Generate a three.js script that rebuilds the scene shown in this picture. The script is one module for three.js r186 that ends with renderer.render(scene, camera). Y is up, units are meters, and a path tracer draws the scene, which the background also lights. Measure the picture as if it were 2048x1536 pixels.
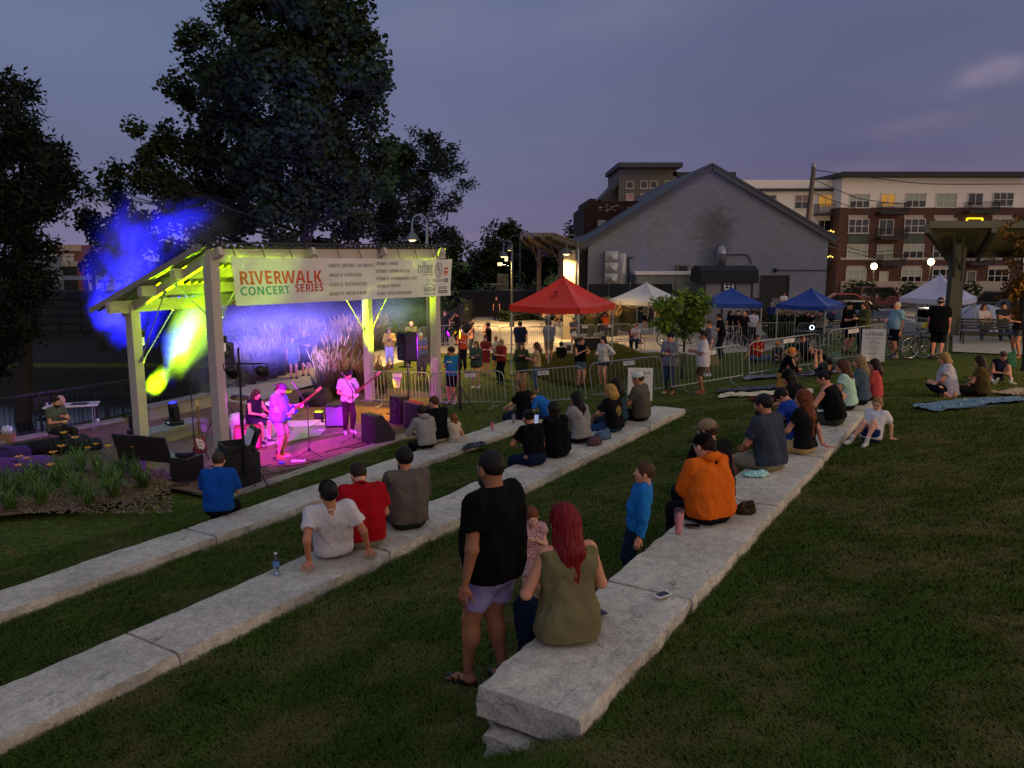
import * as THREE from 'three';
import { mergeGeometries } from 'three/addons/utils/BufferGeometryUtils.js';
import { ImprovedNoise } from 'three/addons/math/ImprovedNoise.js';
import { RoundedBoxGeometry } from 'three/addons/geometries/RoundedBoxGeometry.js';

// ---------------------------------------------------------------- camera, sky, sun, exposure
const scene = new THREE.Scene();
const renderer = new THREE.WebGLRenderer({ antialias: true });
renderer.setSize(1024, 768);
renderer.toneMapping = THREE.LinearToneMapping;
renderer.toneMappingExposure = 1.4;
renderer.shadowMap.enabled = true;
const EYE = 4.9, F = 1620, PITCH = Math.atan(268 / F);
const camera = new THREE.PerspectiveCamera(2 * Math.atan(768 / F) * 180 / Math.PI, 4 / 3, 0.1, 900);
camera.position.set(0, EYE, 0);
camera.rotation.x = -PITCH;

const V = (x, y, z) => new THREE.Vector3(x, y, z);
const perlin = new ImprovedNoise();
const N3 = (x, y, z) => perlin.noise(x, y, z);
const fbm = (x, y, z, o = 4) => { let s = 0, a = 0.5; for (let i = 0; i < o; i++) { s += a * N3(x, y, z); x = x * 2.03 + 7.1; y = y * 2.03 + 3.7; z = z * 2.03 + 1.3; a *= 0.5; } return s; };
const sm = (x, a, b) => { const t = Math.min(1, Math.max(0, (x - a) / (b - a))); return t * t * (3 - 2 * t); };
const mixv = (a, b, t) => a + (b - a) * t;
const deg = Math.PI / 180;
let seedState = 12345;
const rnd = (a = 0, b = 1) => { seedState = (seedState * 1664525 + 1013904223) >>> 0; return a + (b - a) * (seedState / 4294967296); };
const reseed = (s) => { seedState = (s * 2654435761) >>> 0; rnd(); };

{ // dusk sky: blue-violet before the lens, the afterglow of the sunset behind and to the right
  const W = 1024, H = 512, data = new Float32Array(W * H * 4);
  const glow = V(0.72, 0, 0.69).normalize();
  for (let r = 0; r < H; r++) for (let c = 0; c < W; c++) {
    const e = ((r + 0.5) / H - 0.5) * Math.PI, a = ((c + 0.5) / W - 0.5) * 2 * Math.PI;
    const x = Math.cos(a) * Math.cos(e), y = Math.sin(e), z = Math.sin(a) * Math.cos(e), up = Math.max(0, y);
    const g = (x * glow.x + z * glow.z) / Math.max(0.2, Math.hypot(x, z));         // 1 towards the afterglow
    const k = sm(g, -0.55, 1), hor = Math.exp(-up * 6.5), side = sm(-x, -0.45, 0.5) * (1 - k);
    let R = mixv(0.072, 0.122, hor), G = mixv(0.091, 0.096, hor), B = mixv(0.168, 0.170, hor);
    R *= 1 + 0.26 * side; G *= 1 + 0.42 * side; B *= 1 + 0.36 * side;
    const zen = sm(up, 0.28, 0.95);
    R += zen * 0.13; G += zen * 0.145; B += zen * 0.155;
    const h2 = Math.exp(-up * 2.3) * k * k * sm(y, -0.06, 0.02);
    R += h2 * 0.74; G += h2 * 0.60; B += h2 * 0.47;
    if (up > 0) {                                                                   // thin high cloud streaks
      const cx = x / (up + 0.16), cz = z / (up + 0.16), d = fbm(cx * 0.9 + 3, cz * 1.5, 2.2, 5) + 0.5 * fbm(cx * 0.35, cz * 0.5, 9.1, 3);
      const s = sm(d, 0.02, 0.5), fl = 0.9 + 0.28 * fbm(cx * 0.5, cz * 0.5, 4.4, 3);
      R *= fl * (1 + 0.3 * s); G *= fl * (1 + 0.16 * s); B *= fl * (1 + 0.14 * s);
      const q = (u, v, w, h) => { const az = Math.atan2(x, -z) / deg, el = e / deg; return Math.exp(-(((az - u + fbm(el, az * 0.3, 1, 3) * 3) / w) ** 2) - (((el - v - (az - u) * 0.12 + fbm(az * 0.35, el, 5, 3) * 1.2) / h) ** 2)); };
      const pk = 0.95 * q(29.6, 10.2, 1.7, 0.6) + 0.35 * q(22.5, 5.0, 1.6, 0.4) + 0.3 * q(8, 15.2, 6, 1.6) + 0.25 * q(-6, 14.5, 6, 2.4) + 0.3 * q(26, 7.6, 3, 0.5);
      R += 0.085 * pk; G += 0.055 * pk; B += 0.055 * pk;
    }
    const o = (r * W + c) * 4; data[o] = R; data[o + 1] = G; data[o + 2] = B; data[o + 3] = 1;
  }
  const t = new THREE.DataTexture(data, W, H, THREE.RGBAFormat, THREE.FloatType);
  t.mapping = THREE.EquirectangularReflectionMapping; t.magFilter = THREE.LinearFilter; t.needsUpdate = true;
  scene.background = t; scene.environment = t;
}
const sun = new THREE.DirectionalLight(new THREE.Color(1, 0.66, 0.42), 0.22);       // last light of the afterglow, very soft
sun.position.set(60, 24, 40); sun.target.position.set(0, 0, -18);
sun.shadow.radius = 40; sun.castShadow = true; sun.shadow.mapSize.set(2048, 2048);
Object.assign(sun.shadow.camera, { left: -60, right: 60, top: 50, bottom: -50, near: 1, far: 220 });
sun.name = 'sun'; scene.add(sun, sun.target);

// ---------------------------------------------------------------- pixels of the photograph to rays
const cP = Math.cos(PITCH), sP = Math.sin(PITCH);
const ray = (px, py) => { const u = (px - 1024) / F, v = (768 - py) / F; return V(u, v * cP - sP, -v * sP - cP); };
const G = (px, py, h = 0) => { const d = ray(px, py), t = (h - EYE) / d.y; return V(d.x * t, h, d.z * t); };
const D = (px, py, dist) => { const d = ray(px, py), t = -dist / d.z; return V(d.x * t, EYE + d.y * t, -dist); };
// ---------------------------------------------------------------- names, things, parts
const used = {};
const nm = (n) => { const k = used[n] = (used[n] ?? -1) + 1; return k ? n + '_' + String(k).padStart(3, '0') : n; };
function tag(o, label, category, group, kind) {
  if (label) o.userData.label = label; if (category) o.userData.category = category;
  if (group) o.userData.group = group; if (kind) o.userData.kind = kind; return o;
}
function thing(name, label, category, pos = V(0, 0, 0), yaw = 0, group) {
  const o = new THREE.Group(); o.name = nm(name); o.position.copy(pos); o.rotation.y = yaw; scene.add(o);
  return tag(o, label, category, group);
}
function part(parent, name, geo, mat, label) {
  const m = new THREE.Mesh(Array.isArray(geo) ? MG(geo) : geo, mat);
  m.name = parent === scene ? nm(name) : name; m.castShadow = m.receiveShadow = true; parent.add(m);
  if (label) m.userData.label = label; return m;
}
const solo = (name, geo, mat, label, category, group, kind) => tag(part(scene, name, geo, mat), label, category, group, kind);
function copyOf(root, pos, yaw, label, group) {
  const c = root.clone(); c.name = nm(root.name.replace(/_\d{3}$/, '')); c.position.copy(pos); c.rotation.y = yaw; scene.add(c);
  if (label) c.userData.label = label; if (group) c.userData.group = group; return c;
}
const MG = (list) => {
  list = list.flat(9).filter(Boolean);
  const mixed = list.some((g) => !g.index) && list.some((g) => g.index);
  return mergeGeometries(list.map((g) => { const h = mixed && g.index ? g.toNonIndexed() : g; for (const k of Object.keys(h.attributes)) if (!['position', 'normal', 'uv'].includes(k)) h.deleteAttribute(k); return h; }));
};
// ---------------------------------------------------------------- geometry
const box = (w, h, d, x = 0, y = 0, z = 0, ry = 0, rx = 0, rz = 0) => { const g = new THREE.BoxGeometry(w, h, d); if (rx) g.rotateX(rx); if (rz) g.rotateZ(rz); if (ry) g.rotateY(ry); return g.translate(x, y, z); };
const rbox = (w, h, d, x = 0, y = 0, z = 0, r = 0.01, ry = 0, rx = 0) => { const g = new RoundedBoxGeometry(w, h, d, 2, Math.min(r, w / 2.1, h / 2.1, d / 2.1)); if (rx) g.rotateX(rx); if (ry) g.rotateY(ry); return g.translate(x, y, z); };
const cyl = (r0, r1, h, x = 0, y = 0, z = 0, n = 14) => new THREE.CylinderGeometry(r1, r0, h, n).translate(x, y + h / 2, z);
const ball = (r, x = 0, y = 0, z = 0, n = 10, sy = 1) => new THREE.SphereGeometry(r, n * 1.6 | 0, n).scale(1, sy, 1).translate(x, y, z);
const Yax = V(0, 1, 0);
function rod(a, b, r, r2 = r, n = 8) {
  const d = b.clone().sub(a), L = d.length(), g = new THREE.CylinderGeometry(r2, r, L, n);
  return g.applyQuaternion(new THREE.Quaternion().setFromUnitVectors(Yax, d.divideScalar(L))).translate((a.x + b.x) / 2, (a.y + b.y) / 2, (a.z + b.z) / 2);
}
function beam(a, b, w, h, up = Yax) {                                               // square bar from a to b, w across, h along up
  const d = b.clone().sub(a), L = d.length(), z = d.clone().divideScalar(L), x = up.clone().cross(z).normalize(), y = z.clone().cross(x);
  const g = new THREE.BoxGeometry(w, h, L), m = new THREE.Matrix4().makeBasis(x, y, z);
  return g.applyMatrix4(m).translate((a.x + b.x) / 2, (a.y + b.y) / 2, (a.z + b.z) / 2);
}
const pipe = (pts, r, seg = 24, n = 6, closed = false) => new THREE.TubeGeometry(new THREE.CatmullRomCurve3(pts, closed, 'catmullrom', 0.3), seg, r, n, closed);
const lathe = (pts, n = 18) => new THREE.LatheGeometry(pts.map((p) => new THREE.Vector2(p[0], p[1])), n);
function extrude(pts, depth, bevel = 0) {                                           // outline in x,y pushed along z
  const s = new THREE.Shape(pts.map((p) => new THREE.Vector2(p[0], p[1])));
  return new THREE.ExtrudeGeometry(s, { depth, bevelEnabled: bevel > 0, bevelSize: bevel, bevelThickness: bevel, bevelSegments: 1, steps: 1 });
}
function sheet(nu, nv, fn) {                                                        // fn(u, v) -> Vector3, u and v from 0 to 1
  const p = [], t = [], ix = [];
  for (let j = 0; j <= nv; j++) for (let i = 0; i <= nu; i++) { const q = fn(i / nu, j / nv); p.push(q.x, q.y, q.z); t.push(q.u ?? i / nu, q.v ?? j / nv); }
  for (let j = 0; j < nv; j++) for (let i = 0; i < nu; i++) { const a = j * (nu + 1) + i, b = a + 1, c = a + nu + 1, d = c + 1; ix.push(a, b, d, a, d, c); }
  const g = new THREE.BufferGeometry();
  g.setAttribute('position', new THREE.Float32BufferAttribute(p, 3)); g.setAttribute('uv', new THREE.Float32BufferAttribute(t, 2)); g.setIndex(ix); g.computeVertexNormals(); return g;
}
const metreUV = (g, s = 1) => { // uv in metres by the way each face points
  if (g.index) g = g.toNonIndexed(); g.computeVertexNormals(); const p = g.attributes.position, n = g.attributes.normal, t = new Float32Array(p.count * 2);
  for (let i = 0; i < p.count; i++) { const nx = Math.abs(n.getX(i)), ny = Math.abs(n.getY(i)), nz = Math.abs(n.getZ(i)); const [u, v] = ny > nx && ny > nz ? [p.getX(i), p.getZ(i)] : nx > nz ? [p.getZ(i), p.getY(i)] : [p.getX(i), p.getY(i)]; t[2 * i] = u * s; t[2 * i + 1] = v * s; }
  g.setAttribute('uv', new THREE.BufferAttribute(t, 2)); return g;
};
// ---------------------------------------------------------------- materials
const mats = new Map();
function mat(color, rough = 0.8, o = {}) {
  const key = JSON.stringify([color, rough, Object.keys(o).map((k) => [k, o[k]?.uuid ?? o[k]])]);
  if (!mats.has(key)) mats.set(key, new THREE.MeshPhysicalMaterial({ color: new THREE.Color(color), roughness: rough, ...o }));
  return mats.get(key);
}
const glowMat = (color, k) => mat('#111', 0.6, { emissive: new THREE.Color(color), emissiveIntensity: k });
function dataTex(W, H, fn, srgb, rep) {                                             // fn(x, y, W, H) -> [r, g, b] 0..1
  const d = new Uint8Array(W * H * 4);
  for (let y = 0; y < H; y++) for (let x = 0; x < W; x++) { const c = fn(x, y, W, H), o = (y * W + x) * 4; for (let i = 0; i < 3; i++) d[o + i] = Math.max(0, Math.min(255, 255 * c[i])); d[o + 3] = c[3] === undefined ? 255 : 255 * c[3]; }
  const t = new THREE.DataTexture(d, W, H); t.wrapS = t.wrapT = THREE.RepeatWrapping; t.magFilter = THREE.LinearFilter; if (srgb) t.colorSpace = THREE.SRGBColorSpace;
  if (rep) t.repeat.set(rep, rep); t.needsUpdate = true; return t;
}
const wrapN = (x, y, W, H, f, z, o = 4) => { // tiling noise on a torus, about -0.5 .. 0.5
  const a = x / W * 2 * Math.PI, b = y / H * 2 * Math.PI, k = f / 6.283; return fbm(Math.cos(a) * k + 10 * z, Math.sin(a) * k + Math.cos(b) * k * 1.7, Math.sin(b) * k * 1.7 + z, o);
};
function canvasTex(w, h, draw) {
  const c = document.createElement('canvas'); c.width = w; c.height = h; draw(c.getContext('2d'), w, h);
  const t = new THREE.CanvasTexture(c); t.colorSpace = THREE.SRGBColorSpace; t.wrapS = t.wrapT = THREE.RepeatWrapping; return t;
}
// ================================================================ the ground
// s runs up the slope across the stone benches, t along them (both in metres)
const BX = 0.522, BZ = 0.853;
const ST = (x, z) => [BZ * x - BX * -z, BX * x + BZ * -z];
const fromST = (s, t, y = 0) => V(BZ * s + BX * t, y, -(-BX * s + BZ * t));
const BENCH = [ // s of the upper edge, width, top, first and last t
  { s: -8.95, w: 0.66, top: 1.05, t0: -2, t1: 16.0 },
  { s: -5.62, w: 0.74, top: 1.6, t0: -3, t1: 16.2 },
  { s: -1.95, w: 0.76, top: 2.15, t0: 3.97, t1: 16.55 },
];
const PROF = [[-60, 0], [-13.3, 0.0], [-9.62, 0.58], [-8.97, 0.94], [-6.36, 1.15], [-5.64, 1.49], [-2.7, 1.68], [-1.97, 2.04], [0, 2.25], [4, 2.6], [30, 3.4]];
const SMOOTH = [[-60, 0], [-16.5, 0.05], [-13.3, 0.25], [-9.3, 0.72], [-6, 1.2], [-2.3, 1.62], [0, 1.75], [4, 2.1], [30, 2.7]];
const lut = (L, x) => { for (let i = 1; i < L.length; i++) if (x < L[i][0]) { const k = Math.max(0, (x - L[i - 1][0]) / (L[i][0] - L[i - 1][0])); return mixv(L[i - 1][1], L[i][1], k); } return L[L.length - 1][1]; };
const EDGE = [[8, -21], [20.4, -13.9], [26.5, -10.4], [31, -11.4], [37, -10], [47, -7.2], [60, -5.2], [120, -4]];            // x of the river's edge by distance
function H(x, z) {
  const [s, t] = ST(x, z), d = -z;
  const k = sm(t, 16.2, 20.5);
  let y = mixv(lut(PROF, s), lut(SMOOTH, s), k);
  y *= 1 - sm(d, 31, 43);
  y -= 3.2 * sm((lut(EDGE, d) - x) * 0.75, 0.1, 1.6) * (1 - 0.55 * sm(d, 41, 45));                                         // beyond it the bank falls away
  return y;
}
const T = (px, py) => { const d = ray(px, py); let a = 0; for (let t = 2; t < 400; t += 0.15) { if (EYE + d.y * t < H(d.x * t, d.z * t)) { let lo = a, hi = t; for (let i = 0; i < 24; i++) { const m = (lo + hi) / 2; if (EYE + d.y * m < H(d.x * m, d.z * m)) hi = m; else lo = m; } return V(d.x * hi, EYE + d.y * hi, d.z * hi); } a = t; } return G(px, py, 0); };
const onG = (x, z, dy = 0) => V(x, H(x, z) + dy, z);

const grassTex = dataTex(1024, 1024, (x, y, W) => {
  const a = wrapN(x, y, W, W, 14, 1, 5), b = wrapN(x, y, W, W, 60, 2, 4), c = wrapN(x, y, W, W, 260, 3, 3), d = wrapN(x, y, W, W, 30, 4, 4);
  const dry = sm(a + 0.4 * d, 0.1, 0.34) * 0.75, v = 1 + 0.9 * b + 1.5 * c;
  const r = mixv(0.29, 0.40, dry), g = mixv(0.34, 0.355, dry), bl = mixv(0.13, 0.17, dry);
  return [r * v, g * v, bl * v];
}, true);
const grassBump = dataTex(512, 512, (x, y, W) => { const v = 0.5 + 1.1 * wrapN(x, y, W, W, 200, 7, 3) + 0.5 * wrapN(x, y, W, W, 40, 8, 3); return [v, v, v]; });
{
  // near lawn fine, far ground coarse, as one sheet to the horizon
  const xs = [], zs = [];
  for (let x = -320; x < -40; x += 20) xs.push(x); for (let x = -40; x < -12; x += 1.2) xs.push(x); for (let x = -12; x < 16; x += 0.3) xs.push(x); for (let x = 16; x < 40; x += 1.2) xs.push(x); for (let x = 40; x <= 320; x += 20) xs.push(x);
  for (let d = -12; d < 0; d += 1.5) zs.push(d); for (let d = 0; d < 28; d += 0.3) zs.push(d); for (let d = 28; d < 60; d += 1) zs.push(d); for (let d = 60; d <= 460; d += 20) zs.push(d);
  const p = [], t = [], ix = [];
  for (const d of zs) for (const x of xs) {
    const [s, tt] = ST(x, -d);
    let y = H(x, -d) + (d < 30 ? 0.03 * fbm(x * 0.5, d * 0.5, 3, 3) : 0);
    if (s < -13.0 && s > -22 && tt > 5 && tt < 30) y -= 0.06;
    p.push(x, y - 0.01, -d); t.push(x / 5.3, d / 5.3);
  }
  const nx = xs.length;
  for (let j = 0; j < zs.length - 1; j++) for (let i = 0; i < nx - 1; i++) { const a = j * nx + i, c = a + nx; ix.push(a, a + 1, c + 1, a, c + 1, c); }
  const g = new THREE.BufferGeometry(); g.setAttribute('position', new THREE.Float32BufferAttribute(p, 3)); g.setAttribute('uv', new THREE.Float32BufferAttribute(t, 2)); g.setIndex(ix); g.computeVertexNormals();
  const bt = grassBump; bt.repeat.set(3, 3);
  solo('lawn', g, mat('#ffffff', 0.95, { map: grassTex, bumpMap: bt, bumpScale: 0.03, specularIntensity: 0.2 }), 'green lawn sloping down in terraces to the stage', 'lawn', null, 'structure');
}
solo('river', sheet(8, 8, (u, v) => V(mixv(-70, -4, u), -2.75, -mixv(16, 44, v))), mat('#14181a', 0.12, { specularIntensity: 0.8 }), 'dark river water behind the stage', 'river', null, 'structure');
solo('river_bank', sheet(30, 10, (u, v) => { const x = mixv(-70, -8.6 + 3.3 * v, u), d = mixv(40.4, 59.5, v), q = V(x, H(x, -d) + 0.03, -d); q.u = x; q.v = d; return q; }), mat('#1b1d12', 1, { bumpMap: grassBump, bumpScale: 0.1 }), 'dark weedy ground of the far river bank', 'river bank', null, 'structure');
{ // short blades of the mown lawn, near the camera
  reseed(5);
  const blade = (x, z, h, lean, a) => { const g = new THREE.BufferGeometry(), w = 0.0026, c = Math.cos(a), s = Math.sin(a);
    g.setAttribute('position', new THREE.Float32BufferAttribute([x - w * c, 0, z - w * s, x + w * c, 0, z + w * s, x + lean * s + w * 0.6 * c, h * 0.7, z - lean * c, x + lean * 1.8 * s, h, z - lean * 1.8 * c], 3));
    g.setAttribute('normal', new THREE.Float32BufferAttribute([0, 1, 0, 0, 1, 0, 0, 1, 0, 0, 1, 0], 3)); g.setAttribute('uv', new THREE.Float32BufferAttribute([0, 0, 1, 0, 1, 1, 0, 1], 2)); g.setIndex([0, 1, 2, 0, 2, 3]); return g; };
  const tuft = MG([...Array(11)].map(() => blade(rnd(-0.045, 0.045), rnd(-0.045, 0.045), rnd(0.014, 0.036), rnd(0.006, 0.022), rnd(0, 6.28))));
  const n = 190000, im = new THREE.InstancedMesh(tuft, mat('#ffffff', 0.9, { specularIntensity: 0.15 }), n), m = new THREE.Matrix4(), q = new THREE.Quaternion(), col = new THREE.Color();
  let k = 0;
  while (k < n) {
    const d = 1.6 + 19 * Math.pow(rnd(), 1.5), x = rnd(-0.74, 0.74) * (d + 1.2); if (d < 1) continue;
    const [s, t] = ST(x, -d); if (s < -13.2) continue;
    if (BENCH.some((b) => s < b.s + 0.03 && s > b.s - b.w - 0.02 && t < b.t1 && t > b.t0)) continue;
    const dry = sm(fbm(x * 1.3, d * 1.3, 5.5, 4) + 0.6 * fbm(x * 5, d * 5, 1, 3), -0.12, 0.26), v = rnd(0.72, 1.2) * (1 + 0.5 * fbm(x * 2.2, d * 2.2, 9.3, 3)); // worn, dry patches
    q.setFromAxisAngle(Yax, rnd(0, 6.28)); const sc = rnd(0.6, 1.2) * (1 - 0.35 * dry) * (rnd() > 0.965 ? rnd(1.4, 2.3) : 1);
    im.setMatrixAt(k, m.compose(V(x, H(x, -d) - 0.008, -d), q, V(1.2, sc, 1.2)));
    im.setColorAt(k, col.setRGB(mixv(0.068, 0.138, dry) * v, mixv(0.102, 0.12, dry) * v, mixv(0.016, 0.04, dry) * v)); k++;
  }
  im.name = 'grass'; im.receiveShadow = true; scene.add(im); tag(im, 'short mown grass blades on the lawn around the benches', 'grass', null, 'stuff');
}
// ---------------------------------------------------------------- stone benches
const stoneTex = dataTex(1024, 512, (x, y) => {
  const X = x / 400, Y = y / 400, a = fbm(X * 1.3, Y * 1.3, 1.1, 5), b = fbm(X * 9, Y * 9, 2.2, 4), c = fbm(X * 45, Y * 45, 3.3, 2);
  const q = fbm(X * 2.1 + 7, Y * 4.2, 4.4, 4), crack = Math.pow(Math.max(0, 1 - Math.abs(q) * 34), 1.5) * sm(fbm(X * 2.4, Y * 2.8, 8.8, 2), 0.0, 0.12);
  const v = 0.76 + 0.16 * a + 0.14 * b + 0.22 * c - 0.17 * crack; return [v, v * 0.975, v * 0.925];
}, true);
const stoneBump = dataTex(1024, 512, (x, y, W, Hh) => { const X = x / 400, Y = y / 400;
  
  const st = Math.floor((fbm(X * 2.1 + 7, Y * 4.2, 4.4, 4) + 0.5) * 6) / 6;
  const v = 0.2 + 0.6 * st + 0.25 * fbm(X * 25, Y * 25, 9, 3); return [v, v, v];
});
const stoneMat = mat('#f2ede6', 0.9, { map: stoneTex, bumpMap: stoneBump, bumpScale: 0.006, specularIntensity: 0.3 });
function slabGeo(L, w, h, seed, rough = 0.012, sideRough = 0.03) {                  // a natural stone slab: split sides, a nearly level top with flaked steps; length along z, top at y = 0
  const g = new THREE.BoxGeometry(w, h, L, Math.round(w / 0.05), Math.max(3, Math.round(h / 0.045)), Math.round(L / 0.05)), p = g.attributes.position, uv = g.attributes.uv, nrm = g.attributes.normal;
  for (let i = 0; i < p.count; i++) {
    let x = p.getX(i), y = p.getY(i), z = p.getZ(i); const X = x, Y = y, Z = z;
    const fx = 1 - sm(Math.abs(Math.abs(X) - w / 2), 0, 0.07), fz = 1 - sm(Math.abs(Math.abs(Z) - L / 2), 0, 0.05), ft = sm(Y, h * 0.3, h / 2);
    const n1 = fbm(X * 2 + seed, Y * 6, Z * 2.2, 4), n2 = fbm(X * 9 + seed, Y * 11, Z * 9, 3);
    x += Math.sign(X) * fx * (sideRough * 1.9 * n1 + sideRough * 1.2 * n2 - 0.012 * ft * ft);
    z += Math.sign(Z) * fz * (0.012 * n2 - 0.008 * ft);
    const flake = Math.floor((fbm(X * 1.6 + seed * 2, 0, Z * 0.9, 4) + 0.5) * 7) / 7 - 0.5;
    y += (Y > 0 ? 1 : 0.4) * (rough * 0.9 * fbm(X * 1.3 + seed, 1, Z * 0.8, 3) + 0.012 * flake) - ft * Math.max(fx, fz * 0.7) * (0.004 + 0.02 * Math.max(0, n2 + 0.05));
    p.setXYZ(i, x, y - h / 2, z);
    const ax = Math.abs(nrm.getX(i)), az = Math.abs(nrm.getZ(i)); uv.setXY(i, (ax > 0.5 ? Z : az > 0.5 ? X : Z) / 2.6 + seed * 0.37, (ax > 0.5 || az > 0.5 ? Y + 0.3 : X) / 1.3 + seed * 0.21);
  }
  g.computeVertexNormals(); return g;
}
const YB = Math.atan2(BX, -BZ);                                                    // yaw whose +z runs along the benches, away from the camera
{
  const lens = [2.95, 2.5, 2.75, 2.6, 2.9, 2.45];
  const labels = ['lowest pale stone bench, nearest the stage', 'middle pale stone bench where the man leans back on his hands', 'topmost pale stone bench with a white phone and pink tumbler on it'];
  const starts = [[-2, 1.1, 4.0, 6.9, 9.6, 12.3, 14.3, 16.0], [-3, 0.3, 3.9, 6.6, 9.4, 12.0, 14.2, 16.2], [3.97, 5.95, 8.75, 11.2, 13.0, 14.9, 16.55]];
  BENCH.forEach((b, k) => {
    const th = k === 2 ? 0.21 : 0.2, o = thing('stone_bench', labels[k], 'bench', fromST(b.s - b.w / 2, b.t0, b.top - 0.45), 0, 'stone slab benches on the terraced lawn');
    starts[k].slice(0, -1).forEach((a, i) => {
      const e = starts[k][i + 1], L = e - a - 0.018, g = slabGeo(L, b.w, th, k * 7 + i * 1.7 + 1).rotateY(YB), c = fromST(b.s - b.w / 2, (a + e) / 2, b.top);
      part(o, 'slab', g.translate(c.x - o.position.x, c.y - o.position.y + rnd(-0.006, 0.006), c.z - o.position.z), stoneMat);
      const L2 = L * 0.94, g2 = slabGeo(L2, b.w - 0.14, 0.34, k * 5 + i * 2.3 + 40, 0.03, 0.06).rotateY(YB), c2 = fromST(b.s - b.w / 2 - 0.02, (a + e) / 2 + (i === 0 && k === 2 ? 0.02 : 0), b.top - th + 0.012);
      part(o, 'support_stone', g2.translate(c2.x - o.position.x, c2.y - o.position.y, c2.z - o.position.z), mat('#d9d2c6', 0.95, { map: stoneTex, bumpMap: stoneBump, bumpScale: 0.03, specularIntensity: 0.3 }));
    });
  });
  const r = slabGeo(0.75, 0.62, 0.5, 77, 0.05, 0.09), c = fromST(-2.24, 4.24, 1.905);  // rough footing stone jutting out under the bench end
  solo('footing_stone', r.rotateY(YB).translate(c.x, c.y, c.z), mat('#d9d2c6', 0.95, { map: stoneTex, bumpMap: stoneBump, bumpScale: 0.03, specularIntensity: 0.3 }), 'rough boulder jutting out under the near end of the topmost bench', 'boulder');
}
// ================================================================ trees
const barkMat = mat('#2a241d', 0.95), leafMats = [mat('#2b381c', 0.8, { side: THREE.DoubleSide, specularIntensity: 0.3 }), mat('#1f2a1d', 0.8, { side: THREE.DoubleSide, specularIntensity: 0.3 }), mat('#66802e', 0.7, { side: THREE.DoubleSide, specularIntensity: 0.3 }), mat('#6b4c1c', 0.75, { side: THREE.DoubleSide, specularIntensity: 0.3 })];  // last leaf colour has amber lamplight put into it
const leafGeo = (n, spread, L, Wd, seed) => { // a twig's worth of separate leaves
  reseed(seed); const out = [];
  for (let i = 0; i < n; i++) {
    const g = new THREE.BufferGeometry(), w = Wd * rnd(0.7, 1.2), l = L * rnd(0.7, 1.2);
    g.setAttribute('position', new THREE.Float32BufferAttribute([0, 0, 0, w, l * 0.12, l * 0.45, 0, 0, l, -w, l * 0.12, l * 0.45], 3));
    g.setAttribute('uv', new THREE.Float32BufferAttribute([0, 0, 1, 0, 1, 1, 0, 1], 2)); g.setIndex([0, 1, 2, 0, 2, 3]); g.computeVertexNormals();
    g.rotateX(rnd(-1.2, 1.2)).rotateZ(rnd(-1, 1)).rotateY(rnd(0, 6.28)).translate(rnd(-1, 1) * spread, rnd(-0.8, 0.8) * spread, rnd(-1, 1) * spread); out.push(g);
  }
  return MG(out);
};
const clumpBig = leafGeo(16, 0.42, 0.30, 0.14, 11), clumpMid = leafGeo(14, 0.5, 0.36, 0.17, 12), clumpFine = leafGeo(16, 0.13, 0.12, 0.045, 13), clumpSpray = leafGeo(18, 0.36, 0.36, 0.06, 14);
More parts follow.
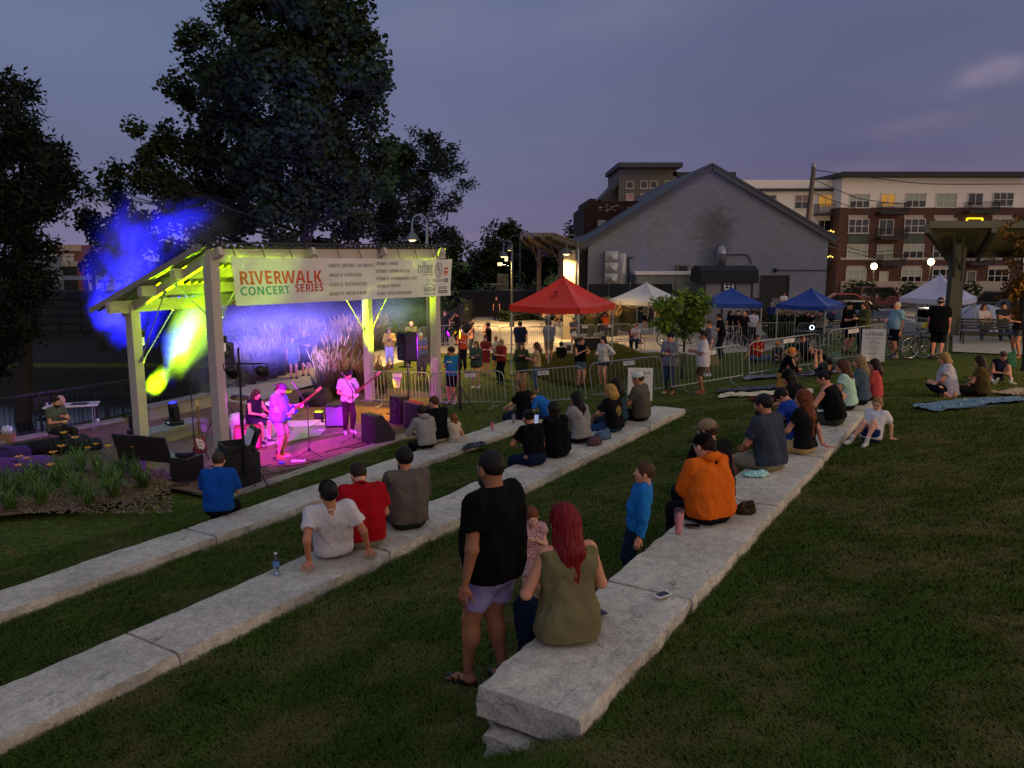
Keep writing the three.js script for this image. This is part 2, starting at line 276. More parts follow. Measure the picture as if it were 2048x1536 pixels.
// blobs: [px, py, radius px, weight]: the masses of the crown as the photograph shows them, at the tree's own distance
function tree(label, base, blobs, dist, o = {}) {
  reseed(o.seed ?? 1); const pxm = dist * 1.01 / F;
  const root = thing('tree', label, 'tree', base, 0, o.group);
  const mm = o.leaf ?? leafMats[0], clump = o.clump ?? clumpBig, pts = [], centres = [];
  for (const [px, py, r, w = 1] of blobs) {
    const c = D(px, py, dist + rnd(-0.5, 0.5) * (o.depth ?? 5)), R = r * pxm; centres.push([c, R]);
    const nsub = Math.max(3, Math.round(7 * w * Math.min(3, R)));
    for (let i = 0; i < nsub; i++) { // sub-masses on and in the blob
      const u = V(rnd(-1, 1), rnd(-1, 1), rnd(-1, 1)); if (u.lengthSq() > 1) { i--; continue; }
      u.multiplyScalar(R * 0.85); const sc = c.clone().add(u), sr = R * rnd(0.22, 0.42) + 0.15, n = Math.round((o.density ?? 46) * sr * sr / (clump === clumpFine ? 0.06 : 0.55));
      for (let k = 0; k < n; k++) { const q = V(rnd(-1, 1), rnd(-1, 1), rnd(-1, 1)); const L = q.length(); if (L > 1 || L < 0.2) continue; q.multiplyScalar(sr / L * Math.pow(L, 0.5)); q.y *= 0.75; const p = sc.clone().add(q); if (fbm(p.x * 0.7, p.y * 0.7, p.z * 0.7, 3) < (o.gap ?? -0.05)) continue; pts.push(p); }
    }
  }
  const im = new THREE.InstancedMesh(clump, mm, pts.length), m = new THREE.Matrix4(), q = new THREE.Quaternion(), e = new THREE.Euler(), col = new THREE.Color();
  pts.forEach((p, i) => { e.set(rnd(-0.6, 0.6), rnd(0, 6.28), rnd(-0.6, 0.6)); const s = rnd(0.65, 1.25) * (o.size ?? 1), v = rnd(0.6, 1.35); im.setMatrixAt(i, m.compose(p.sub(base), q.setFromEuler(e), V(s, s, s))); im.setColorAt(i, col.setRGB(v, v * rnd(0.92, 1.05), v * 0.95)); });
  im.name = 'crown'; im.userData.kind = 'stuff'; root.add(im);
  const top = o.top ? D(o.top[0], o.top[1], dist) : centres.reduce((a, c) => c[0].y > a.y ? c[0] : a, V(0, -99, 0)).clone();
  const tr = o.trunk ?? 0.4, path = (s) => V(mixv(0, top.x - base.x, s * s * 0.6 + s * 0.4), (top.y - base.y) * s, mixv(0, top.z - base.z, s)).add(V(0.25 * tr * Math.sin(s * 9), 0, 0.2 * tr * Math.cos(s * 8))), tg = [];
  for (let i = 0; i < 9; i++) { const a = i / 9 * 0.92, b = (i + 1) / 9 * 0.92; tg.push(rod(path(a), path(b), tr * (1 - a * 0.92), tr * (1 - b * 0.92), 9)); }
  tg.push(cyl(tr * 1.5, tr * 0.98, 0.5, 0, -0.15, 0, 9));
  part(root, 'trunk', tg, barkMat);
  const limbs = [];
  for (const [c, R] of centres) {
    const e2 = c.clone().sub(base), hs = Math.min(0.85, Math.max(0.16, (e2.y - R * 0.9 - e2.length() * 0.12) / (top.y - base.y))), a = path(hs), mid = a.clone().lerp(e2, 0.5).add(V(0, -0.08 * R, 0)), r = Math.max(0.02, tr * (1 - hs) * 0.34);
    limbs.push(rod(a, mid, r, r * 0.7, 6), rod(mid, e2, r * 0.7, r * 0.25, 6));
    for (let i = 0; i < 4; i++) limbs.push(rod(mid.clone().lerp(e2, rnd(0.1, 0.8)), e2.clone().add(V(rnd(-1, 1), rnd(-0.5, 0.8), rnd(-1, 1)).multiplyScalar(R * 0.75)), r * 0.32, 0.012, 5));
  }
  part(root, 'limbs', limbs, barkMat);
  return root;
}
const gx = (px, dist) => { const p = D(px, 700, dist); return V(p.x, H(p.x, -dist) - 0.1, -dist); };
tree('huge dark cottonwood rising behind the stage roof', gx(617, 44, -1.5), [
  [500, 45, 75], [560, 10, 80], [640, 20, 80], [690, 75, 70], [600, 95, 110], [480, 130, 60], [395, 100, 40, 0.7], [365, 90, 22, 0.6], [420, 160, 50], [720, 140, 55], [755, 125, 28, 0.7], [760, 170, 24, 0.6], [700, 200, 75], [560, 200, 120], [440, 220, 70], [380, 190, 45, 0.8], [350, 165, 22, 0.6], [690, 285, 85], [745, 260, 30, 0.8], [590, 300, 120], [470, 310, 95], [385, 280, 50], [320, 300, 34, 0.7], [275, 250, 22, 0.8], [285, 300, 34, 0.8], [310, 360, 40, 0.8], [240, 345, 26, 0.7], [215, 360, 20, 0.7], [255, 390, 40], [380, 370, 80], [500, 400, 90], [640, 385, 90], [720, 360, 60], [330, 430, 44, 0.8], [240, 430, 28, 0.7], [430, 450, 60, 0.7], [560, 460, 60, 0.6], [690, 440, 60, 0.8], [280, 460, 50, 0.8], [210, 450, 26, 0.8]],
  44, { depth: 9, trunk: 0.42, seed: 3, gap: -0.01, size: 0.9, top: [600, 20], density: 40 });
tree('bushy dark tree at the far left edge behind the table', gx(30, 36, -2), [
  [10, 170, 40], [40, 190, 24], [70, 225, 20, 0.8], [10, 250, 56], [68, 285, 40], [112, 300, 18, 0.6], [60, 340, 65], [110, 350, 40], [-20, 330, 60], [20, 420, 70], [90, 410, 48], [130, 400, 26, 0.8], [165, 395, 20, 0.7], [60, 480, 55], [5, 500, 60], [20, 580, 60], [70, 560, 40], [0, 660, 60], [50, 640, 40], [-10, 720, 55]],
  36, { depth: 6, trunk: 0.38, seed: 8, leaf: leafMats[1], density: 52, clump: clumpSpray });
tree('small dark tree between the far-left tree and the stage', gx(205, 52, -2), [
  [180, 450, 26, 0.8], [215, 470, 34], [250, 480, 34], [290, 490, 36], [200, 510, 30, 0.8], [240, 530, 36], [300, 540, 40], [340, 520, 36]],
  52, { depth: 4, trunk: 0.22, seed: 12, leaf: leafMats[1], density: 36 });
tree('feathery tree right of the huge cottonwood', gx(845, 56, -1), [
  [800, 290, 32, 0.9], [850, 300, 30, 0.9], [780, 330, 44], [830, 340, 40, 0.9], [880, 320, 28, 0.8], [905, 305, 18, 0.7], [910, 345, 28, 0.8], [930, 370, 18, 0.7], [790, 390, 50], [850, 400, 45], [890, 410, 28, 0.8], [780, 450, 50], [840, 460, 42], [885, 470, 26, 0.9], [905, 490, 22, 0.8], [760, 500, 50], [830, 510, 36, 0.7]],
  56, { depth: 6, trunk: 0.24, seed: 17, leaf: leafMats[1], density: 34, clump: clumpSpray });
const bankTrees = [[700, 560, 60], [780, 575, 50], [620, 560, 60], [540, 580, 55], [460, 590, 60], [860, 560, 34], [390, 600, 50]];
bankTrees.forEach(([px, py, r], i) => tree(['dark shrubby tree on the far bank behind the banner, by the middle post', 'dark shrubby tree on the far bank left of the right front post', 'dark shrubby tree on the far bank behind the schedule banner', 'dark shrubby tree on the far bank behind the banner title', 'dark shrubby tree on the far bank behind the drummer', 'low dark tree on the far bank right of the stage roof', 'dark shrubby tree on the far bank behind the left front post'][i], gx(px, 48 + i, -3), [[px - 30, py, r * 0.8], [px + 30, py - 10, r * 0.8], [px, py - 34, r * 0.8], [px - 10, py + 40, r], [px + 34, py + 50, r * 0.9]], 48 + i, { depth: 4, trunk: 0.16, seed: 60 + i, leaf: leafMats[1], density: 40, group: 'shrubby trees along the far river bank' }));
[[1005, 480, 95, 'broad dark tree far behind the plaza, left of its shelter', [[985, 480, 26], [1020, 465, 28], [1045, 485, 24], [960, 495, 20], [1000, 520, 40], [1055, 520, 26], [960, 540, 30], [1010, 560, 36]]],
 [1085, 500, 100, 'low dark tree far behind the plaza shelter roof', [[1075, 498, 18], [1100, 505, 18], [1085, 530, 30], [1120, 520, 24], [1060, 550, 24]]],
 [1150, 480, 90, 'dark tree behind the left end of the grey gabled building', [[1150, 470, 18], [1135, 490, 20], [1165, 485, 20], [1150, 520, 30], [1120, 530, 20]]],
 [940, 560, 80, 'low dark tree at the far end of the riverside walk', [[925, 555, 18], [950, 550, 20], [940, 580, 22], [970, 585, 16]]],
 [895, 520, 75, 'dark tree just right of the stage roof corner', [[890, 515, 24], [905, 500, 18], [870, 535, 24], [915, 545, 18], [890, 570, 26]]]].forEach(([px, py, d, label, bl], i) => tree(label, gx(px, d), bl, d, { depth: 5, trunk: 0.2, seed: 30 + i, density: 26, clump: clumpMid, leaf: leafMats[i % 2] }));
// the young tree on the lawn and the one at the right edge, warm lamplight put into its leaf colour
tree('young green tree with a thin trunk on the lawn by the bicycles', onG(D(1366, 700, 26).x, -26), [[1335, 615, 26, 2], [1370, 590, 24, 2], [1400, 610, 22, 2], [1360, 640, 30, 2], [1395, 640, 24, 2], [1345, 575, 16, 2], [1380, 565, 16, 2], [1330, 650, 16, 2], [1375, 665, 20, 1.6]], 26, { depth: 0.9, trunk: 0.05, seed: 45, leaf: leafMats[2], clump: clumpFine, density: 13 });
tree('small tree, warm lamplight put into its leaf colour, at the right edge by the pavilion', onG(D(2052, 700, 21).x, -21), [[2040, 470, 30, 1.6], [2060, 510, 40, 1.6], [2030, 530, 26, 1.6], [2050, 570, 34, 1.6], [2025, 590, 22, 1.6], [2070, 600, 40, 1.4], [2040, 625, 22, 1.4]], 21, { depth: 0.9, trunk: 0.06, seed: 47, leaf: leafMats[3], clump: clumpFine, density: 9 });
tree('thin sapling with sparse leaves on the lawn behind the seated couple', onG(D(1742, 700, 34).x, -34), [[1738, 600, 18, 1], [1750, 585, 16, 1], [1745, 570, 12, 1]], 34, { depth: 0.6, trunk: 0.04, seed: 49, leaf: leafMats[0], clump: clumpFine, density: 6 });
// ================================================================ buildings behind the plaza
// plane(d): px, py -> x, y on the upright plane at distance d
const PL = (d) => (px, py) => { const p = D(px, py, d); return [p.x, p.y]; };
const rect = (pl, x0, y0, x1, y1) => { const a = pl(x0, y0), b = pl(x1, y1); return { x: (a[0] + b[0]) / 2, y: (a[1] + b[1]) / 2, w: Math.abs(b[0] - a[0]), h: Math.abs(a[1] - b[1]) }; };
const slabZ = (r, z0, z1) => box(r.w, r.h, Math.abs(z1 - z0), r.x, r.y, (z0 + z1) / 2);
const brickTex = dataTex(256, 256, (x, y, W) => { const row = Math.floor(y / 8), ox = (row % 2) * 10, cx = Math.floor((x + ox) / 20), j = (y % 8) < 1 || ((x + ox) % 20) < 1; const h = Math.abs(Math.sin(cx * 12.9 + row * 78.2) * 43758.5) % 1, n = 0.9 + 0.5 * wrapN(x, y, W, W, 20, 31, 3); return j ? [0.32, 0.27, 0.245] : [(0.34 + 0.1 * h) * n, (0.215 + 0.06 * h) * n, (0.175 + 0.04 * h) * n]; }, true);
const M = {
  white: mat('#e6dccf', 0.85), brick: mat('#ffffff', 0.9, { map: brickTex }), dark: mat('#1c1b1c', 0.6), frame: mat('#c9c4b8', 0.6), glass: mat('#0c0e11', 0.12, { specularIntensity: 0.9 }), blind: mat('#9aa090', 0.5),
  stoneTrim: mat('#a99a88', 0.85), grey: mat('#6e665f', 0.85), olive: mat('#4e5548', 0.85), concrete: mat('#8e8478', 0.9), steel: mat('#8d9095', 0.4, { metalness: 0.9 }), galv: mat('#9a9c9b', 0.45, { metalness: 0.75 }), black: mat('#0b0b0c', 0.55), wood: mat('#7a5a3c', 0.7),
};
const litWarm = glowMat('#ffb648', 0.27), litPink = mat('#c98f8a', 0.4), litDim = glowMat('#c7a24a', 0.12);
function windowPart(o, pl, d, r, nx, ny, glass = M.glass, name = 'window') {         // proud frame, each pane a sub-part
  const q = rect(pl, ...r), fw = 0.07, f = [];
  const z = d + 0.02 ;
  f.push(box(q.w + 0.1, fw, 0.1, q.x, q.y + q.h / 2, z), box(q.w + 0.16, 0.1, 0.16, q.x, q.y - q.h / 2 - 0.03, z + 0.02), box(fw, q.h, 0.1, q.x - q.w / 2, q.y, z), box(fw, q.h, 0.1, q.x + q.w / 2, q.y, z));
  for (let i = 1; i < nx; i++) f.push(box(0.07, q.h - 0.06, 0.07, q.x - q.w / 2 + q.w * i / nx, q.y, z - 0.004));
  for (let i = 1; i < ny; i++) f.push(box(q.w - 0.06, 0.06, 0.06, q.x, q.y - q.h / 2 + q.h * i / ny, z - 0.008));
  const w = part(o, name, f.map((g) => g.translate(-o.position.x, -o.position.y, -o.position.z)), M.frame);
  for (let i = 0; i < nx; i++) for (let j = 0; j < ny; j++) {
    const gm = Array.isArray(glass) ? glass[j] : glass;
    part(w, 'pane', box(q.w / nx - 0.06, q.h / ny - 0.05, 0.03, q.x - q.w / 2 + q.w * (i + 0.5) / nx - o.position.x, q.y - q.h / 2 + q.h * (j + 0.5) / ny - o.position.y, z - 0.03 - o.position.z), gm);
  }
}
function balcony(o, pl, d, r, lights) {                                             // slab, rails and balusters
  const q = rect(pl, ...r), dp = 1.3, off = [-o.position.x, -o.position.y, -o.position.z], zf = d + dp, f = [];
  part(o, 'balcony_slab', box(q.w, 0.2, dp - 0.01, q.x, q.y - q.h / 2 + 0.1, d + dp / 2 + 0.01).translate(...off), M.dark);
  const y0 = q.y - q.h / 2 + 0.2, y1 = q.y + q.h / 2;
  f.push(box(q.w, 0.06, 0.06, q.x, y1, zf), box(q.w, 0.05, 0.05, q.x, y0 + 0.08, zf));
  for (const s of [-1, 1]) f.push(box(0.05, 0.05, dp - 0.06, q.x + s * q.w / 2, y1, d + dp / 2), box(0.07, y1 - y0 + 0.02, 0.07, q.x + s * (q.w / 2 - 0.02), (y0 + y1) / 2, zf));
  const n = Math.round(q.w / 0.13); for (let i = 1; i < n; i++) f.push(box(0.022, y1 - y0 - 0.08, 0.022, q.x - q.w / 2 + q.w * i / n, (y0 + y1) / 2 + 0.03, zf));
  for (const s of [-1, 1]) for (let i = 1; i < 9; i++) f.push(box(0.022, y1 - y0 - 0.08, 0.022, q.x + s * q.w / 2, (y0 + y1) / 2 + 0.03, d + dp * i / 9));
  part(o, 'balcony_railing', MG(f).translate(...off), M.dark);
  if (lights) { const b = []; for (let i = 0; i < 9; i++) b.push(ball(0.08, q.x - q.w / 2 + q.w * (i + 0.5) / 9, y1 - 0.06 - 0.12 * Math.abs(Math.sin(i * 1.1)), zf + 0.08, 6)); part(o, 'string_light', MG(b).translate(...off), glowMat('#ffcf63', 2.2)); }
}
{ // ---- apartments, main block
  const d = 82, pl = PL(d), z = -d, cx = pl(1900, 600)[0];
  const o = thing('apartment_building', 'four-storey apartment block of brick with a white top storey and balconies', 'building', V(cx, 0, z));
  const off = (g) => g.translate(-cx, 0, -z), R = (...r) => rect(pl, ...r), C = (x, y) => [1500 + x / 3.737, 320 + y / 3.737];
  const CR = (a, b, c, e) => [...C(a, b), ...C(c, e)];
  const topW = R(...CR(692, 132, 2018, 355)), br = R(...CR(675, 355, 2018, 960));
  part(o, 'upper_wall', off(slabZ(topW, z, z - 14)), M.white);
  part(o, 'brick_wall', metreUV(off(slabZ({ ...br, y: (br.y + br.h / 2) / 2, h: br.y + br.h / 2 }, z - 0.03, z - 14))), mat('#ffffff', 0.9, { map: (() => { const t = brickTex.clone(); t.repeat.set(0.5, 0.5); t.needsUpdate = true; return t; })() }));
  const rf = R(...CR(658, 96, 2100, 128)); part(o, 'roof', off(box(rf.w, rf.h, 16, rf.x, rf.y, z - 6.6)), M.dark);
  const side = R(...CR(2018, 150, 2140, 960)); part(o, 'end_wing', off(slabZ({ ...side, y: (side.y + side.h / 2) / 2, h: side.y + side.h / 2 }, z - 1.2, z - 14)), M.white);
  const tr = R(...CR(675, 734, 2018, 744)); part(o, 'band_course', off(box(tr.w, 0.24, 0.12, tr.x, tr.y, z + 0.03)), M.stoneTrim);
  const bs = R(...CR(675, 955, 2018, 1010)); part(o, 'base_wall', off(slabZ({ ...bs, y: 0.9, h: 1.8 }, z + 0.18, z - 0.5)), M.stoneTrim);
  for (const x of [[735, 880], [1150, 1295], [1376, 1520], [1812, 1955]]) { const s = R(...CR(x[0], 547, x[1], 628)); part(o, 'spandrel_panel', off(box(s.w, s.h - 0.1, 0.05, s.x, s.y, z)), M.olive); const l = R(...CR(x[0], 412, x[1], 440)); part(o, 'lintel', off(box(l.w, l.h, 0.1, l.x, l.y, z)), M.stoneTrim); }
  for (const x of [[722, 860], [1136, 1276], [1366, 1506], [1780, 1926]]) { const l = R(...CR(x[0], 790, x[1], 812)); part(o, 'lintel', off(box(l.w, l.h, 0.1, l.x, l.y, z)), M.stoneTrim); }
  const halfBlind = [M.glass, M.blind], zw = z + 0.03;
  for (const [a, b, c, e, g] of [[748, 255, 888, 355, halfBlind], [1168, 250, 1308, 352, halfBlind], [1396, 250, 1537, 352, M.blind], [1820, 245, 1960, 345], [740, 442, 880, 545], [1157, 440, 1302, 542], [1388, 440, 1533, 540, M.blind], [1815, 440, 1958, 540], [728, 632, 872, 735, M.blind], [1147, 630, 1290, 732, halfBlind], [1372, 630, 1514, 730], [1790, 630, 1934, 728], [720, 815, 860, 922, M.blind], [1132, 815, 1274, 922, halfBlind], [1366, 815, 1504, 916], [1780, 815, 1924, 916]]) windowPart(o, pl, zw, CR(a, b, c, e), 3, 2, g);
  windowPart(o, pl, zw, CR(980, 252, 1078, 345), 2, 1, [litWarm, M.glass], 'balcony_door'); windowPart(o, pl, zw, CR(1632, 248, 1732, 340), 2, 1, M.glass, 'balcony_door');
  windowPart(o, pl, zw, CR(966, 446, 1064, 560), 2, 1, M.glass, 'balcony_door'); windowPart(o, pl, zw, CR(952, 634, 1058, 740), 2, 1, M.blind, 'balcony_door'); windowPart(o, pl, zw, CR(1620, 640, 1730, 745), 2, 1, M.glass, 'balcony_door');
  windowPart(o, pl, zw, CR(968, 834, 1022, 952), 1, 1, mat('#b9b4a6', 0.5), 'entrance_door'); windowPart(o, pl, zw, CR(1622, 830, 1676, 952), 1, 1, M.grey, 'entrance_door');
  for (const [a, b, c, e] of [[942, 326, 1140, 408], [1595, 320, 1803, 400], [935, 518, 1130, 598], [945, 708, 1116, 790], [1600, 708, 1770, 785]]) balcony(o, pl, z, CR(a, b, c, e));
  { const q = R(...CR(1612, 437, 1725, 462)); const zz = z + 0.25; part(o, 'neon_strip', off(MG([box(q.w, 0.16, 0.1, q.x, q.y + q.h / 2, zz), box(0.16, q.h, 0.1, q.x - q.w / 2, q.y, zz), box(0.16, q.h, 0.1, q.x + q.w / 2, q.y, zz)])), glowMat('#e9d81c', 1.2)); }
  // ---- left wing, set back, all white with dark eaves band
  const d2 = 84.5, p2 = PL(d2), z2 = -d2, W2 = thing('apartment_building', 'white apartment wing with lit balconies behind the grey gable', 'building', V(p2(1560, 600)[0], 0, z2)), of2 = (g) => g.translate(-W2.position.x, 0, -z2);
  const w2 = rect(p2, ...CR(-140, 148, 690, 1000)); part(W2, 'wall', of2(slabZ({ ...w2, y: (w2.y + w2.h / 2) / 2, h: w2.y + w2.h / 2 }, z2, z2 - 12)), M.white);
  const bd = rect(p2, ...CR(-140, 215, 690, 234)); part(W2, 'eaves_band', of2(box(bd.w, bd.h, 0.5, bd.x, bd.y, z2 + 0.2)), M.dark);
  for (const [a, b, c, e, g] of [[338, 262, 440, 362, [M.glass, mat('#8d6f68', 0.6)]], [100, 262, 195, 320, M.glass], [530, 640, 620, 700, M.glass]]) windowPart(W2, p2, z2, CR(a, b, c, e), 2, 2, g);
  windowPart(W2, p2, z2, CR(512, 262, 616, 345), 2, 1, litWarm, 'balcony_door'); windowPart(W2, p2, z2, CR(508, 452, 600, 528), 2, 1, M.glass, 'balcony_door');
  balcony(W2, p2, z2, CR(478, 336, 670, 416)); balcony(W2, p2, z2, CR(500, 525, 664, 600), true); balcony(W2, p2, z2, CR(500, 712, 655, 790), true);
  // ---- grey tower and its lower neighbour
  const d3 = 88, p3 = PL(d3), z3 = -d3, Q = (a, b, c, e) => [1100 + a / 3.413, 300 + b / 3.413, 1100 + c / 3.413, 300 + e / 3.413], W3 = thing('apartment_building', 'taupe apartment tower with overhanging flat roof behind the gable', 'building', V(p3(1290, 600)[0], 0, z3)), of3 = (g) => g.translate(-W3.position.x, 0, -z3);
  const w3 = rect(p3, ...Q(472, 120, 850, 600)); part(W3, 'wall', of3(slabZ({ ...w3, y: (w3.y + w3.h / 2) / 2, h: w3.y + w3.h / 2 }, z3, z3 - 10)), M.grey);
  const r3 = rect(p3, ...Q(450, 98, 880, 130)); part(W3, 'roof', of3(box(r3.w, r3.h, 12, r3.x, r3.y, z3 - 4)), mat('#3d3a3d', 0.7));
  const w4 = rect(p3, ...Q(850, 172, 1250, 600)); part(W3, 'rear_wall', of3(slabZ({ ...w4, y: (w4.y + w4.h / 2) / 2, h: w4.y + w4.h / 2 }, z3 - 1, z3 - 10)), mat('#5b5350', 0.85));
  const r4 = rect(p3, ...Q(840, 150, 1270, 178)); part(W3, 'rear_roof', of3(box(r4.w, r4.h, 11, r4.x, r4.y, z3 - 5.5)), mat('#2f2d30', 0.7));
  const a3 = p3(...Q(370, 345, 0, 0).slice(0, 2)), b3 = p3(...Q(476, 236, 0, 0).slice(0, 2)); part(W3, 'stair_wing', of3(extrude([[a3[0], 0], [b3[0], 0], [b3[0], b3[1]], [a3[0], a3[1]]], 8).translate(0, 0, z3 - 9)), M.grey);
  part(W3, 'stair_roof', of3(beam(V(a3[0] - 0.3, a3[1], z3 - 4.6), V(b3[0], b3[1] + 0.3, z3 - 4.6), 9, 0.4)), mat('#3d3a3d', 0.7));
  for (const [a, b, c, e, g] of [[522, 215, 567, 262], [620, 213, 664, 260], [684, 213, 728, 260], [784, 212, 828, 260], [522, 298, 568, 342, litPink], [618, 300, 663, 342, litPink], [680, 298, 726, 325, litPink]]) windowPart(W3, p3, z3, Q(a, b, c, e), 1, 1, g ?? M.glass);
  // ---- old brick building
  const d5 = 70, p5 = PL(d5), z5 = -d5, W5 = thing('brick_building', 'old dark brick building with stepped parapet left of the gable', 'building', V(p5(1230, 600)[0], 0, z5)), of5 = (g) => g.translate(-W5.position.x, 0, -z5);
  const P5 = (a, b) => p5(1100 + a / 3.413, 300 + b / 3.413), k = [[232, 388], [252, 388], [252, 372], [270, 372], [270, 332], [312, 332], [312, 352], [660, 346], [760, 346]].map(([a, b]) => P5(a, b));
  const g5 = extrude([[k[0][0], 0], [k[8][0], 0], ...k.slice().reverse()], 12).translate(0, 0, z5 - 12); part(W5, 'wall', metreUV(of5(g5)), mat('#a08078', 0.9, { map: (() => { const t = brickTex.clone(); t.repeat.set(0.5, 0.5); t.needsUpdate = true; return t; })() }));
  windowPart(W5, p5, z5, Q(330, 482, 375, 532), 2, 2, M.blind);
  reseed(3); for (let i = 0; i < 26; i++) { const q = P5(320 + rnd(0, 300), 372 + rnd(0, 50) + (i % 4 === 0 ? 80 : 0)); part(W5, 'brick', box(0.3, 0.09, 0.06, q[0] - W5.position.x, q[1], 0.01), mat(i % 3 ? '#8a6f66' : '#b59a90', 0.9)); }
}
{ // ---- the grey gabled building
  const d = 58, pl = PL(d), z = -d, A = (a, b) => pl(1100 + a / 3.413, 300 + b / 3.413), R = (a, b, c, e) => rect(pl, 1100 + a / 3.413, 300 + b / 3.413, 1100 + c / 3.413, 300 + e / 3.413);
  const cx = A(1080, 600)[0], o = thing('gabled_building', 'large grey painted gabled building with a steep roof edge behind the tents', 'building', V(cx, 0, z)), off = (g) => g.translate(-cx, 0, -z);
  const wl = A(262, 612), ap = A(1100, 122), wr = A(1902, 600);
  const wallTex = dataTex(512, 512, (x, y, W) => { const row = Math.floor(y / 7), ox = (row % 2) * 9, j = (y % 7) < 1 || ((x + ox) % 18) < 1, n = 1 + 0.1 * wrapN(x, y, W, W, 10, 41, 4) + 0.12 * wrapN(x, y, W, W, 150, 42, 2), peel = sm(wrapN(x, y, W, W, 30, 43, 5), 0.2, 0.24) * sm(wrapN(x, y, W, W, 5, 44, 2), 0.08, 0.2); const b = (j ? 0.95 : 1) * n; return [mixv(0.50 * b, 0.42, peel), mixv(0.51 * b, 0.36, peel), mixv(0.54 * b, 0.36, peel)]; }, true);
  wallTex.repeat.set(0.22, 0.22);
  part(o, 'gable_wall', metreUV(off(extrude([[wl[0], -0.5], [wr[0], -0.5], wr, ap, wl], 24).translate(0, 0, z - 24))), mat('#ffffff', 0.85, { map: wallTex, specularIntensity: 0.3 }));
  // soot above the vent: matter with its own outline on the wall
  const sootTex = dataTex(256, 256, (x, y, W) => { const u = (x / W - 0.5) * 2, v = y / W; const n = wrapN(x, y, W, W, 8, 45, 5); const a = sm(1 - Math.hypot(u * 1.1 + 0.5 * n, (v - 0.42) * 1.9 + 0.6 * n), 0, 0.75); return [0.2, 0.19, 0.19, 0.28 * a]; }, true);
  const sq = R(930, 300, 1330, 720); part(o, 'soot_stain', off(new THREE.PlaneGeometry(sq.w, sq.h).translate(sq.x, sq.y, z + 0.01)), mat('#ffffff', 0.95, { map: sootTex, transparent: true }));
  const el = A(195, 662), er = A(1948, 606), at = A(1100, 105);
  const rake = (p, q, nme) => part(o, nme, off(beam(V(p[0], p[1] + 0.06, z - 11.9), V(q[0], q[1] + 0.06, z - 11.9), 24.6, 0.16)), mat('#3f4046', 0.7));
  rake(el, at, 'roof'); rake(at, er, 'roof');
  for (const [p, q] of [[el, at], [at, er]]) part(o, 'rake_trim', off(beam(V(p[0], p[1] - 0.16, z + 0.3), V(q[0], q[1] - 0.16, z + 0.3), 0.1, 0.3)), mat('#4d4f55', 0.7));
  // silver duct towers with cross-broken panels
  const duct = (a, b, c, e, n) => { const q = R(a, b, c, e), f = []; for (let i = 0; i < n; i++) { const h = q.h / n - 0.03, y = q.y - q.h / 2 + (i + 0.5) * q.h / n; const g = new THREE.ConeGeometry(q.w * 0.707, 0.16, 4, 1, true).rotateY(Math.PI / 4).rotateX(Math.PI / 2).scale(1, h / q.w, 1).translate(q.x, y, z + 0.98); f.push(off(g), off(box(q.w, h, 0.88, q.x, y, z + 0.46))); } for (const g of f.map((g, i) => [g, i])) part(o, 'duct_panel', g[0], M.galv); };
  duct(368, 690, 450, 912, 3); duct(456, 705, 502, 912, 1);
  const v = R(1105, 645, 1190, 792), vz = z + 0.75; part(o, 'vent_stack', off(lathe([[0.0, v.h], [v.w * 0.2, v.h * 0.99], [v.w * 0.36, v.h * 0.9], [v.w * 0.46, v.h * 0.66], [v.w * 0.5, v.h * 0.62], [v.w * 0.5, v.h * 0.52], [v.w * 0.42, v.h * 0.5], [v.w * 0.42, 0], [0, 0]], 20).translate(v.x, v.y - v.h / 2, vz)), M.steel);
  const c0 = A(1190, 716), c1 = A(1330, 714), c2 = A(1375, 775); part(o, 'conduit', off(pipe([V(...c0, z + 0.1), V(...c1, z + 0.1), V(c2[0] - 0.15, c1[1] - 0.3, z + 0.1), V(...c2, z + 0.1)], 0.04, 20)), M.dark);
  const d0 = A(1535, 820), d1 = A(1890, 822); part(o, 'conduit', off(rod(V(...d0, z + 0.08), V(...d1, z + 0.08), 0.035)), M.dark); part(o, 'wall_lamp', off(ball(0.16, d0[0], d0[1], z + 0.15, 8)), M.dark);
  const p0 = A(536, 910), p1 = A(536, 735), p2 = A(565, 733); part(o, 'downpipe', off(MG([rod(V(...p0, z + 0.1), V(...p1, z + 0.1), 0.05), rod(V(...p1, z + 0.1), V(...p2, z + 0.1), 0.05)])), M.dark);
  // side lean-to at the left, annex roof, black box
  const ax = R(556, 826, 1026, 846); part(o, 'annex_roof', off(box(ax.w, ax.h, 1.9, ax.x, ax.y, z + 0.96)), M.white); const aw = R(566, 846, 1018, 980); part(o, 'annex_wall', off(box(aw.w, aw.h, 1.7, aw.x, aw.y, z + 0.86)), mat('#8b8a80', 0.85));
  for (let i = 0; i < 22; i++) { const x = aw.x - aw.w / 2 + aw.w * (i + 0.5) / 22; part(o, 'siding_board', off(box(aw.w / 22 - 0.03, aw.h, 0.03, x, aw.y, z + 1.73)), mat(i % 3 ? '#8f8d82' : '#858379', 0.85)); }
  const bx = R(866, 788, 934, 832); part(o, 'window', off(MG([box(bx.w, bx.h, 0.3, bx.x, bx.y, z + 0.16)])), M.black); part(o, 'window_frame', off(MG([box(bx.w + 0.16, 0.08, 0.36, bx.x, bx.y + bx.h / 2, z + 0.18), box(0.08, bx.h, 0.36, bx.x - bx.w / 2, bx.y, z + 0.18), box(0.08, bx.h, 0.36, bx.x + bx.w / 2, bx.y, z + 0.18)])), M.grey);
